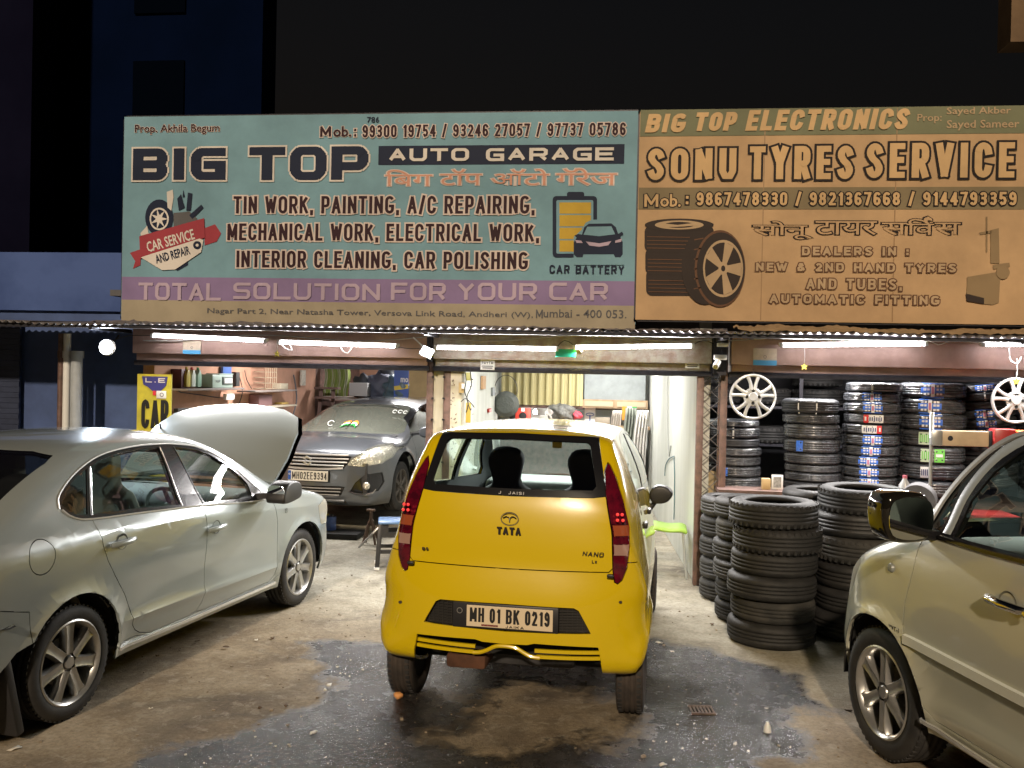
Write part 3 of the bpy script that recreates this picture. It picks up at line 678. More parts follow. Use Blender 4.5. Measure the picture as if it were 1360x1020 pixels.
emb(disc(263, 326, 5.5), navyP, 'emblem', -.012); emb(disc(263, 326, 2), whiteP, 'emblem', -.014)
a = P(S1, SY, 195, 334); b = P(S1, SY, 260, 306)
lettering('CAR SERVICE', a[0], (a[1]+b[1])/2-.052, b[0], (a[1]+b[1])/2+.052, whiteP, S1, y=-.013, offset=.02, rot=R(15.5))
a = P(S1, SY, 207, 348); b = P(S1, SY, 254, 329)
lettering('AND REPAIR', a[0], (a[1]+b[1])/2-.042, b[0], (a[1]+b[1])/2+.042, navyP, S1, y=-.014, offset=.02, rot=R(15.5))
# battery and car pictogram
bt = lambda pts, m, y, nm='pictogram': poly(S1, SY, pts, m, nm, y)
bt([(736+4*(1-math.cos(t)),0) for t in ()] or rrect(734, 260.5, 793, 342, 5), navyP, -.001); bt(rrect(753, 255, 776, 264, 3), navyP, -.0015)
bt(rrect(739, 266, 788, 337, 2), teal, -.003)
for k in range(4): bt([(743, 269+k*16.8), (785, 269+k*16.8), (785, 284+k*16.8), (743, 284+k*16.8)], yelP, -.005)
bt([(762,352),(762,315),(772,306),(778,296),(786,292),(812,292),(820,299),(824,311),(829,318),(829,352)], teal, -.007)
bt([(763,313),(768,311),(773,312),(776,302),(782,297.5),(812,297),(818,302),(821,311),(826,308),(828,311),(824,315),(827,322),(827,338),(824,342),(817,342),(815,338),(775,338),(774,342),(766,342),(762,338),(762,322),(766,316)], navyP, -.009)
bt([(775,312),(780,301.5),(812,301),(817,311.5),(796,314)], teal, -.011); bt([(778,321),(796,323.5),(812,320.5),(808,326),(796,328),(783,326.5)], lilacP, -.011)
bt([(764,319),(772,320),(774,323),(766,323)], lilacP, -.011); bt([(817,320),(826,317),(825,321.5),(817,323)], lilacP, -.011)
gline(S1, SY, 'CAR BATTERY', 730, 352, 829, 364, .015, navyP)

ochre = signmat('ochre_vinyl', (.54,.36,.20)); greenP = signmat('green_vinyl', (.19,.20,.12)); khaki = signmat('khaki_vinyl', (.24,.19,.11)); blackP = signmat('black_print', (.018,.012,.012))
goldP = signmat('gold_print', (.64,.43,.22)); paleO = signmat('pale_ochre_print', (.50,.36,.22)); brownP = signmat('brown_print', (.14,.07,.04)); rubberP = signmat('dark_print', (.035,.025,.022))
SY2 = 8.37
S2, Y2 = board((850,148.5), (1400,432), SY2, 'tyre_shop_signboard', 'ochre signboard of the tyre shop with picture of tyres', ochre, darksteel)
hw2 = S2.children[0].dimensions.x/2
def band2(z0, z1, m, name):
    a = atY(1100, z0, SY2).z-S2.location.z; b = atY(1100, z1, SY2).z-S2.location.z
    MB().box((0, .0025, (a+b)/2), (2*hw2-.01, .003, a-b)).build(name, m, S2)
band2(143, 179, greenP, 'green_band'); band2(248.5, 278, khaki, 'khaki_band')
for wd, a, b, t0, t1 in (('BIG', 857, 908, 152, 176), ('TOP', 921, 975, 150, 174), ('ELECTRONICS', 990, 1203, 147, 172)): gline(S2, SY2, wd, a, t0, b, t1, .045, goldP, shear=.2)
line(S2, SY2, 'Prop:', 1218, 152, 1250, 164, paleO, None, .005); line(S2, SY2, 'Sayed Akber', 1257, 143, 1342, 154, paleO, None, .01); line(S2, SY2, 'Sayed Sameer', 1257, 160, 1353, 173, paleO, None, .01)
for wd, a, b, t0, t1 in (('SONU', 861, 977, 195, 240), ('TYRES', 996, 1132, 192, 239), ('SERVICE', 1151, 1346, 188, 237)):
    gline(S2, SY2, wd, a, t0+3, b, t1-1, .060, goldP, blackP, .020, gap=.62)
gline(S2, SY2, 'M', 856, 258, 874, 275, .022, goldP, blackP, .011); line(S2, SY2, 'ob.', 877, 258, 904, 275, goldP, blackP, .02, .075)
gline(S2, SY2, ': 9867478330 / 9821367668 / 9144793359', 911, 256, 1349, 273, .023, goldP, blackP, .011)
line(S2, SY2, 'सोनू', 1000, 294, 1078, 318, ochre, blackP, .0, .045); line(S2, SY2, 'टायर', 1083, 294, 1164, 312, ochre, blackP, .0, .045)
line(S2, SY2, 'स', 1171, 296, 1204, 312, ochre, blackP, .0, .045); line(S2, SY2, 'िव', 1204, 291, 1240, 312, ochre, blackP, .0, .045); line(S2, SY2, 'स', 1241, 296, 1275, 312, ochre, blackP, .0, .045)
for k_, (m_, y_, g_) in enumerate(((blackP, -.003, 2.2), (ochre, -.006, .6))): poly(S2, SY2, [(1228-g_, 296+g_), (1227-g_, 291-g_), (1232, 288.5-g_), (1237+g_, 291), (1237+g_, 294), (1233, 292+g_), (1231, 293), (1232+g_, 296+g_)], m_, 'lettering', y_)
for s, a, b, t0, t1 in (('DEALERS IN :', 1065, 1206, 328, 341), ('NEW & 2ND HAND TYRES', 1004, 1269, 349, 363), ('AND TUBES,', 1071, 1197, 370, 386), ('AUTOMATIC FITTING', 1022, 1247, 391, 406)):
    gline(S2, SY2, s, a, t0, b, t1-1, .02, paleO, brownP, .010, gap=.5)
q2 = lambda pts, m, y, nm='tyre_picture': poly(S2, SY2, pts, m, nm, y)
for k, (yy, xx) in enumerate(((378, 858), (350, 857), (320, 856))):
    q2(rrect(xx, yy-20, xx+92, yy+15, 8), rubberP, -.001-.0015*k)
    for j in range(4): q2([(xx+3, yy-6+5*j), (xx+60, yy-5+5*j), (xx+60, yy-4+5*j), (xx+3, yy-5+5*j)], brownP, -.0065)
q2(disc(902, 299, 8.5, sx=5.4), rubberP, -.0058); q2(disc(902, 299, 6, sx=5.4), paleO, -.0072); q2(disc(902, 299, 4, sx=5), rubberP, -.0085)
q2([(880,297),(900,299),(925,296),(925,300),(900,301.5),(882,302)], paleO, -.0095)
import itertools
tl = disc(938, 355, 50, sx=.62); q2([(x-2, y) for x, y in tl], rubberP, -.011)
q2(disc(956, 357, 51, 40, .66), brownP, -.0125); q2(disc(957, 357, 48, 40, .66), rubberP, -.014); q2(disc(960, 357, 38, 40, .70), paleO, -.0155); q2(disc(960, 357, 34.5, 40, .70), rubberP, -.017)
for k in range(5):
    t = R(90+72*k-20)
    c_, s_ = math.cos(t), -math.sin(t)
    q2([(960+.7*(4*s_)+.7*6*c_, 357-4*c_+6*s_), (960+.7*(34*c_-9*s_*-1), 357+34*s_+9*c_*-1), (960+.7*(34*c_+9*s_*-1), 357+34*s_-9*c_*-1), (960-.7*4*s_+.7*6*c_, 357+4*c_+6*s_)], paleO, -.019-.0006*k)
q2(disc(960, 357, 9, 20, .7), paleO, -.0225); q2(disc(960, 357, 4, 16, .7), rubberP, -.024)
for k in range(6): q2([(922-k*.2, 318+k*13), (934, 316+k*13), (934, 317.6+k*13), (922-k*.2, 319.6+k*13)], brownP, -.0125)
# tyre changer picture
mach = signmat('drab_print', (.28,.20,.11))
for pts in ([(1309,288),(1311,288),(1311,335),(1309,335)], [(1315,306),(1326,303),(1327,350),(1315,350)], [(1300,309),(1316,306),(1316,310),(1301,312)], [(1284,368),(1320,362),(1328,366),(1326,402),(1318,405),(1305,404),(1283,396)], disc(1331, 362, 9), [(1318,352),(1340,349),(1341,354),(1319,358)]): q2(pts, mach, -.003-.0003*len(pts))
q2([(1282,390),(1306,396),(1306,404),(1283,400)], rubberP, -.01)
for px in (1013, 1188): 
    q = P(S2, SY2, px, 300); MB().box((q[0], .0005, .96), (.008, .002, 1.9)).build('seam', greyP if False else mat('vinyl_seam', (.30,.18,.08), .5), S2)
# ------------------------------------------------------------------ car building kit
def pchip(xs, ys):
    xs = np.array(xs, float); ys = np.array(ys, float); h = np.diff(xs); dl = np.diff(ys)/h; n = len(xs); m = np.zeros(n)
    for i in range(1, n-1):
        if dl[i-1]*dl[i] > 0: w1 = 2*h[i]+h[i-1]; w2 = h[i]+2*h[i-1]; m[i] = (w1+w2)/(w1/dl[i-1]+w2/dl[i])
    m[0], m[-1] = dl[0], dl[-1]
    def f(x):
        x = np.clip(x, xs[0], xs[-1]); i = np.clip(np.searchsorted(xs, x)-1, 0, n-2); t = (x-xs[i])/h[i]
        return ys[i]*(1+2*t)*(1-t)**2+m[i]*h[i]*t*(1-t)**2+ys[i+1]*t*t*(3-2*t)+m[i+1]*h[i]*t*t*(t-1)
    return f
def catmull(P, step, closed=True):
    P = np.array(P, float); n = len(P); out = []
    for i in range(n if closed else n-1):
        p0, p1, p2, p3 = (P[(i-1) % n], P[i], P[(i+1) % n], P[(i+2) % n]) if closed else (P[max(i-1,0)], P[i], P[i+1], P[min(i+2,n-1)])
        L = np.linalg.norm(p2[:2]-p1[:2]); k = max(1, int(math.ceil(L/step)))
        d0 = max(np.linalg.norm(p1[:2]-p0[:2]), 1e-3)**.5; d1 = max(L, 1e-3)**.5; d2 = max(np.linalg.norm(p3[:2]-p2[:2]), 1e-3)**.5
        m1 = (p2-p1+d1*((p1-p0)/d0-(p2-p0)/(d0+d1))); m2 = (p2-p1+d1*((p3-p2)/d2-(p3-p1)/(d1+d2)))
        for j in range(k):
            t = j/k; out.append(p1*(2*t**3-3*t*t+1)+m1*(t**3-2*t*t+t)+p2*(-2*t**3+3*t*t)+m2*(t**3-t*t))
    if not closed: out.append(P[-1])
    return np.array(out)
class Shell:
    """half body: side outline with rounding depth and roundness at each point, W(x, z) half width"""
    def __init__(s, outline, W, spine, step=.05):
        s.W = W; O = catmull(outline, step); N = len(O); gs = [0,.09,.18,.27,.36,.45,.54,.63,.71,.78,.84,.89,.93,.96,.985,1.0]; inner = 12
        x0, x1, zf = spine; xmin, xmax = O[:,0].min(), O[:,0].max(); K = len(gs)+inner; co = np.zeros((N, K, 2)); g = np.zeros((N, K))
        for i in range(N):
            p = O[i,:2]; Dp, e = max(.01, O[i,2]), max(1.6, O[i,3]); qx = x0+(p[0]-xmin)/(xmax-xmin)*(x1-x0); qx = round(qx/.06)*.06; q = np.array([qx, zf(qx)]); L = np.linalg.norm(q-p); u = (q-p)/L; Dp = min(Dp, L*.8)
            for k, gg in enumerate(gs): co[i,k] = p+u*Dp*(1-(1-gg**e)**(1/e)); g[i,k] = gg
            for k in range(inner): t = (k+1)/inner; co[i,len(gs)+k] = p+u*(Dp+(L-Dp)*t); g[i,len(gs)+k] = 1
        bm = s.bm = bmesh.new(); s.lg = bm.verts.layers.float.new('g'); s.lp = bm.faces.layers.int.new('pid')
        w = W(co[...,0].ravel(), co[...,1].ravel()).reshape(N, K)*g
        V = [[bm.verts.new((co[i,k,0], w[i,k], co[i,k,1])) for k in range(K)] for i in range(N)]
        for i in range(N):
            for k in range(K): V[i][k][s.lg] = g[i,k]
            j = (i+1) % N
            for k in range(K-1): bm.faces.new((V[i][k], V[j][k], V[j][k+1], V[i][k+1]))
        c = [V[i][K-1] for i in range(N)]
        bmesh.ops.remove_doubles(bm, verts=[v for r in V for v in r], dist=1e-4)
        bm.normal_update(); s.fix()
    def fix(s):
        bm = s.bm; f = max(bm.faces, key=lambda f: f.calc_center_median().y)
        if f.normal.y < 0: bmesh.ops.reverse_faces(bm, faces=bm.faces[:]); 
        bm.normal_update()
    C = {'y': (lambda c: (c.x, c.z), lambda n: n.y), 'x': (lambda c: (c.y, c.z), lambda n: n.x), 'z': (lambda c: (c.x, c.y), lambda n: n.z)}
    def cond(s, f, proj, lim, box):
        n = f.normal; c = f.calc_center_median()
        if box and not (box[0] <= c.x <= box[1] and box[2] <= c.z <= box[3]): return False
        v = {'y': n.y, 'x': -n.x, 'X': n.x, 'z': n.z}[proj]
        return v > lim
    def cut(s, poly, proj='y', lim=.2, box=None, closed=True):
        bm = s.bm; ax = {'y': (0,2), 'x': (1,2), 'X': (1,2), 'z': (0,1)}[proj]; n = len(poly)
        px = [p[0] for p in poly]; py = [p[1] for p in poly]; bx = (min(px)-.1, max(px)+.1, min(py)-.1, max(py)+.1)
        cand = set()
        for f in bm.faces:
            c = f.calc_center_median()
            if bx[0] < c[ax[0]] < bx[1] and bx[2] < c[ax[1]] < bx[3] and s.cond(f, proj, lim, box): cand.add(f)
        for i in range(n if closed else n-1):
            a = Vector(poly[i]); b = Vector(poly[(i+1) % n]); d = b-a; L = d.length
            if L < 1e-5: continue
            d /= L; nn = Vector((-d.y, d.x)); sel = []
            for f in cand:
                if not f.is_valid: continue
                lo = hi = None; t0 = 1e9; t1 = -1e9
                for v in f.verts:
                    q = Vector((v.co[ax[0]], v.co[ax[1]]))-a; h = q.dot(nn); t = q.dot(d)
                    lo = h if lo is None or h < lo else lo; hi = h if hi is None or h > hi else hi; t0 = min(t0, t); t1 = max(t1, t)
                if lo < -1e-6 and hi > 1e-6 and t1 > -.002 and t0 < L+.002: sel.append(f)
            if not sel: continue
            pn = [0,0,0]; pn[ax[0]] = nn.x; pn[ax[1]] = nn.y; pc = [0,0,0]; pc[ax[0]] = a.x; pc[ax[1]] = a.y
            geom = set(sel)
            for f in sel: geom.update(f.verts); geom.update(f.edges)
            r = bmesh.ops.bisect_plane(bm, geom=list(geom), dist=1e-5, plane_co=pc, plane_no=pn)
            for e in r['geom_cut']:
                if isinstance(e, bmesh.types.BMEdge): cand.update(e.link_faces)
            cand = {f for f in cand if f.is_valid}
        return cand
    def panel(s, pid, poly, proj='y', lim=.2, box=None, only=None):
        cand = s.cut(poly, proj, lim, box); ax = {'y': (0,2), 'x': (1,2), 'X': (1,2), 'z': (0,1)}[proj]
        fs = [f for f in s.bm.faces if s.cond(f, proj, lim, box)]
        if not fs: return
        C = np.array([[f.calc_center_median()[ax[0]], f.calc_center_median()[ax[1]]] for f in fs]); ins = inpoly(C, poly)
        for f, k in zip(fs, ins):
            if k and (only is None or f[s.lp] in only): f[s.lp] = pid
    def finish(s):
        """puts every vertex back on the true surface, mirrors the half and keeps arrays"""
        bm = s.bm; bm.verts.ensure_lookup_table(); bm.verts.index_update()
        co = np.array([v.co[:] for v in bm.verts]); g = np.array([v[s.lg] for v in bm.verts])
        co[:,1] = s.W(co[:,0], co[:,2])*g
        for v, c in zip(bm.verts, co): v.co = c
        n = len(co); y0 = np.abs(co[:,1]) < 2e-4; idx2 = np.where(y0, np.arange(n), -1); k = n; extra = []
        for i in range(n):
            if idx2[i] < 0: idx2[i] = k; k += 1; extra.append(i)
        s.co = np.vstack([co, co[extra]*[1,-1,1]]) ; s.co[:n][y0,1] = 0
        s.faces = []; s.pid = []
        for f in bm.faces:
            vs = [v.index for v in f.verts]; s.faces.append(vs); s.pid.append(f[s.lp]); s.faces.append([int(idx2[i]) for i in reversed(vs)]); s.pid.append(f[s.lp])
        bm.free(); nrm = np.zeros_like(s.co)
        for f in s.faces:
            p = s.co[f]; fn = np.cross(p[1:-1]-p[0], p[2:]-p[0]).sum(0); nrm[f] += fn
        nrm /= np.linalg.norm(nrm, axis=1)[:,None]+1e-12; s.nrm = nrm; s.pid = np.array(s.pid)
    def grab(s, pid, side=0):
        pid = pid if hasattr(pid, '__len__') else [pid]
        out = [f for f, p in zip(s.faces, s.pid) if p in pid]
        if side: out = [f for f in out if s.co[f,1].mean()*side > 0]
        return out
    def make(s, faces, name, m, parent, gap=.0025, depth=.018, push=0., lip=True, xf=None, label=None):
        if not faces: return None
        used = sorted({i for f in faces for i in f}); mp = {v: k for k, v in enumerate(used)}; F = [[mp[i] for i in f] for f in faces]
        co = s.co[used].copy(); nr = s.nrm[used].copy(); cnt = {}
        for f in F:
            for a, b in zip(f, f[1:]+f[:1]): cnt[(a, b)] = cnt.get((a, b), 0)+1
        be = [e for e in cnt if (e[1], e[0]) not in cnt]; T = np.zeros_like(co)
        for a, b in be:
            d = co[b]-co[a]; t = np.cross((nr[a]+nr[b])/2, d)
            l = np.linalg.norm(t)
            if l > 1e-9: T[a] += t/l; T[b] += t/l
        l = np.linalg.norm(T, axis=1); k = l > 1e-6; T[k] /= l[k][:,None]; co += T*gap; co += nr*push
        V = co.tolist(); N = nr.tolist(); FF = list(F); sm = [True]*len(F)
        if lip and depth:
            m2 = {}
            for a, b in be:
                q = []
                for i in (a, b):
                    if i not in m2:
                        c = co[i]; nx = nr[i]; m2[i] = (len(V), len(V)+1); V.append(c.tolist()); V.append((c-nx*depth+T[i]*.001).tolist()); o = -T[i] if k[i] else nx; N += [o.tolist(), o.tolist()]
                    q.append(m2[i])
                FF.append([q[1][0], q[0][0], q[0][1], q[1][1]])
        if xf is not None:
            V = [list(xf @ Vector(v)) for v in V]; r3 = xf.to_3x3(); N = [list(r3 @ Vector(v)) for v in N]
        me = bpy.data.meshes.new(name); me.from_pydata(V, [], FF); me.polygons.foreach_set('use_smooth', [True]*len(FF)); me.update()
        me.normals_split_custom_set_from_vertices([tuple(v) for v in N])
        o = link(name, me, m, parent)
        if label: o['label'] = label
        return o
def surfline(s, pts, off=.003, side=-1, step=.04):
    """points on the body side following an x, z path"""
    P = catmull(pts, step, False); w = s.W(P[:,0], P[:,1])+off
    return [Vector((p[0], side*wi, p[1])) for p, wi in zip(P, w)]
def flatstrip(pts, wdt, th, nrm=(0,-1,0)):
    mb = MB(); n = Vector(nrm); vs = []
    for i, p in enumerate(pts):
        t = (pts[min(i+1, len(pts)-1)]-pts[max(i-1, 0)]).normalized(); u = t.cross(n).normalized()*wdt/2; nn = n*th
        vs += [p-u, p-u*.8+nn, p+u*.8+nn, p+u]
    k = len(pts); mb.add(vs, [(i*4+j, i*4+j+1, i*4+4+j+1, i*4+4+j) for i in range(k-1) for j in range(3)]+[(0,1,2,3), tuple(range(4*k-4, 4*k))[::-1]], True); return mb

rubber = mat('tyre_rubber', (.022,.022,.023), .68, col2=(.040,.038,.036), vscale=9, bump=.15, bscale=60, spec=.4)
alloy = mat('alloy_silver', (.50,.50,.49), .3, metal=.75, coat=.3, var=.2, vscale=12)
darkwell = mat('wheel_well_black', (.012,.012,.012), .9)
lining = mat('cabin_dark', (.035,.035,.038), .75)
beige = mat('beige_upholstery', (.42,.38,.30), .75, bump=.1, bscale=90)
platew = mat('plate_white', (.72,.72,.68), .4); plateb = mat('plate_black', (.01,.01,.01), .5); plateblue = mat('plate_blue', (.02,.10,.45), .4)
discM = mat('brake_iron', (.18,.16,.14), .4, metal=.8)
def tyre_profile(r, w, rr):
    h = w/2; return [(rr, -h*.82), (rr+.012, -h*.93), (rr+(r-rr)*.5, -h*1.0), (r-.022, -h*.93), (r-.008, -h*.82), (r-.001, -h*.6), (r, -h*.42), (r-.008, -h*.40), (r-.008, -h*.34), (r, -h*.32), (r, -h*.06), (r-.008, -h*.04), (r-.008, h*.04), (r, h*.06), (r, h*.32), (r-.008, h*.34), (r-.008, h*.40), (r, h*.42), (r-.001, h*.6), (r-.008, h*.82), (r-.022, h*.93), (rr+(r-rr)*.5, h*1.0), (rr+.012, h*.93), (rr, h*.82)]
def treads(mb, r, w, n=56, axis='Y', c=(0,0,0)):
    for k in range(n):
        a = 2*math.pi*k/n
        for s in (-1, 1):
            x = r*math.cos(a); z = r*math.sin(a); T = Matrix.Translation(c)
            M = T @ Matrix.Rotation(-a, 4, 'Y') @ Matrix.Translation((r-.0035, s*w*.33, 0)) if axis == 'Y' else T @ Matrix.Rotation(a, 4, 'Z') @ Matrix.Translation((r-.0035, 0, s*w*.33))
            mb.box((0,0,0), (.009, w*.15, .018) if axis == 'Y' else (.009, .018, w*.15), M=M)
def wheel(parent, c, r, w, rr, nsp, side, spw=.05, double=False, steer=0., style='alloy'):
    """side -1: outer face towards -y"""
    e = link('wheel', MB().lathe(tyre_profile(r, w, rr), 56, 'Y').mesh('tyre'), rubber, parent, loc=c, rot=(0, 0, (math.pi if side > 0 else 0)+steer))
    e.name = 'wheel'; q = MB(); treads(q, r, w); ms = q.build('tread_block', rubber, e); ms['kind'] = 'stuff'
    R0_ = rr; y0 = -w*.36
    MB().lathe([(R0_+.012, -w*.47),(R0_+.004, -w*.49),(R0_-.008, -w*.44),(R0_-.016, -w*.3),(R0_-.03, 0),(R0_-.03, w*.4)], 48, 'Y').build('rim', alloy, e)
    MB().lathe([(.001, -.0),(.12, -.0),(.12, .012),(.001,.012)], 32, 'Y').build('brake_disc', discM, e)
    MB().lathe([(R0_-.02, w*.25),(.0, w*.25)], 32, 'Y').build('wheel_back', darkwell, e)
    mb = MB(); n = nsp
    prof = [(.045, spw*.60, -.052, 0), (.085, spw*.56, -.058, 0), (.14, spw*.54, -.056, 0), (R0_-.03, spw*.66, -.060, 0), (R0_-.008, spw*.86, -.064, 0)]
    for k in range(n):
        a0 = 2*math.pi*k/n+math.pi/2; lst = [0.] if not double else [-.13, .13]
        for da in lst:
            a = a0+da; M = Matrix.Rotation(-a, 4, 'Y'); vs = []
            ws = .5 if double else 1.
            for (rad, hw_, yy, _) in prof:
                hw_ *= ws; yb = y0+(-.052-yy)*-1
                vs += [(rad, y0+.030, -hw_), (rad, y0+.006+(-.056-yy)*-.3, -hw_), (rad, y0-.010, -hw_*.72), (rad, y0-.004, -hw_*.25), (rad, y0-.004, hw_*.25), (rad, y0-.010, hw_*.72), (rad, y0+.006+(-.056-yy)*-.3, hw_), (rad, y0+.030, hw_)]
            fs = [(i*8+j, i*8+j+1, i*8+8+j+1, i*8+8+j) for i in range(len(prof)-1) for j in range(7)]
            mb2 = MB(); mb2.add([M @ Vector(v) for v in vs], fs, False); mb2.build('spoke', alloy, e)
    MB().lathe([(0, y0-.012),(.030, y0-.012),(.034, y0-.008),(.036, y0+.004),(.068, y0+.008),(.074, y0+.03)], 32, 'Y').build('hub', alloy, e)
    for k in range(5):
        a = 2*math.pi*k/5+math.pi/2+.3; MB().lathe([(0, y0+.003),(.011, y0+.003),(.011, y0+.02)], 10, 'Y', c=(.053*math.cos(a), 0, .053*math.sin(a))).build('wheel_bolt', darkwell, e)
    return e
def seat(parent, x, y, zb, m, hrest=True, w=.46, tilt=12, h=.62, top=.36):
    T = Matrix.Translation((x, y, zb))
    mb = MB(); mb.box((.24, 0, 0), (.5, w, .15), M=T); mb.build('seat_cushion', m, parent, bevel=.05, seg=3)
    Tb = T @ Matrix.Rotation(R(-tilt), 4, 'Y'); mb = MB()
    prof = [(-w/2,0),(-w/2-.01,h*.55),(-w/2+.05,h*.93),(-top/4-.02,h),(-.12,h+.20),(-.07,h+.25),(.07,h+.25),(.12,h+.20),(top/4+.02,h),(w/2-.05,h*.93),(w/2+.01,h*.55),(w/2,0)] if hrest else [(-w/2,0),(-w/2,h*.8),(-w/2+.06,h),(w/2-.06,h),(w/2,h*.8),(w/2,0)]
    pr = catmull([(a, b, 0, 0) for a, b in prof], .06); mb.prism([(a, b) for a, b in pr[:,:2]], -.06, .05, 'X', M=Tb); return mb.build('seat_back', m, parent, bevel=.025, seg=2, angle=50)
def steering(parent, c, tilt=65, r=.18):
    T = Matrix.Translation(c) @ Matrix.Rotation(R(tilt), 4, 'Y'); mb = MB()
    mb.tube([T @ Vector((r*math.cos(2*math.pi*k/28), r*math.sin(2*math.pi*k/28), 0)) for k in range(28)], .014, 8, closed=True)
    o = mb.build('steering_wheel', blackp, parent); MB().lathe([(0,-.01),(.06,-.01),(.06,.03),(0,.03)], 20, 'Z', M=T).build('steering_hub', mat('grey_plastic', (.25,.26,.26), .5), o)
    for a in (0, 120, 240): MB().bar(T @ Vector((0,0,.01)), T @ Vector((r*math.cos(R(a+60)), r*math.sin(R(a+60)), 0)), .03, .012).build('steering_spoke', blackp, o)
    return o
def plate(parent, M, w, h, texts, ind=False, dark=False, m=None):
    p = MB(); p.box((0, 0, 0), (w, .006, h)); me = p.mesh('number_plate', bevel=.002); me.transform(M); o = link('number_plate', me, m or platew, parent)
    for (s, x0, z0, x1, z1, th) in texts: gothic(s, x0, z0, x1, z1, th, plateb, o, y=-.0045, gap=.38, M=M, name='plate_lettering')
    if ind: q = MB(); q.box((-w/2+.022, -.001, 0), (.038, .0065, h-.012), M=M); q.build('plate_band', plateblue, o); q = MB(); q.lathe([(.006,-.0045),(.011,-.0045)], 12, 'Y', c=(-w/2+.022,-.0005,.012), M=M); q.build('plate_mark', platew, o)
    return o
def circ(cx, cy, r, n=24, a0=0, a1=360): return [(cx+r*math.cos(R(a0+(a1-a0)*i/n)), cy+r*math.sin(R(a0+(a1-a0)*i/n))) for i in range(n+(0 if a1-a0 == 360 else 1))]
def carroot(name, o, ang, label, cat, group, tilt=0.):
    e = empty(name, (o[0], o[1], 0), label=label, cat=cat, group=group); e.rotation_euler = (0, 0, R(90-ang)); return e
def liner(parent, x, z, r, W, side, depth=.30, a0=-4):
    mb = MB(); y0 = side*(W-.03); y1 = side*(W-depth)
    P = circ(x, z, r, 20, a0, 180-a0); vs = [(a, y0, b) for a, b in P]+[(a, y1, b) for a, b in P]; n = len(P)
    mb.add(vs, [(i, i+1, n+i+1, n+i) for i in range(n-1)]+[tuple(range(n, 2*n))], True); return mb.build('wheel_arch_liner', darkwell, parent)
def paint(name, col, metal=.3, rough=.35, coat=1., bump=.03): return mat(name, col, rough, metal=metal, coat=coat, coatrough=.04, bump=bump, bscale=3, bdist=.02)
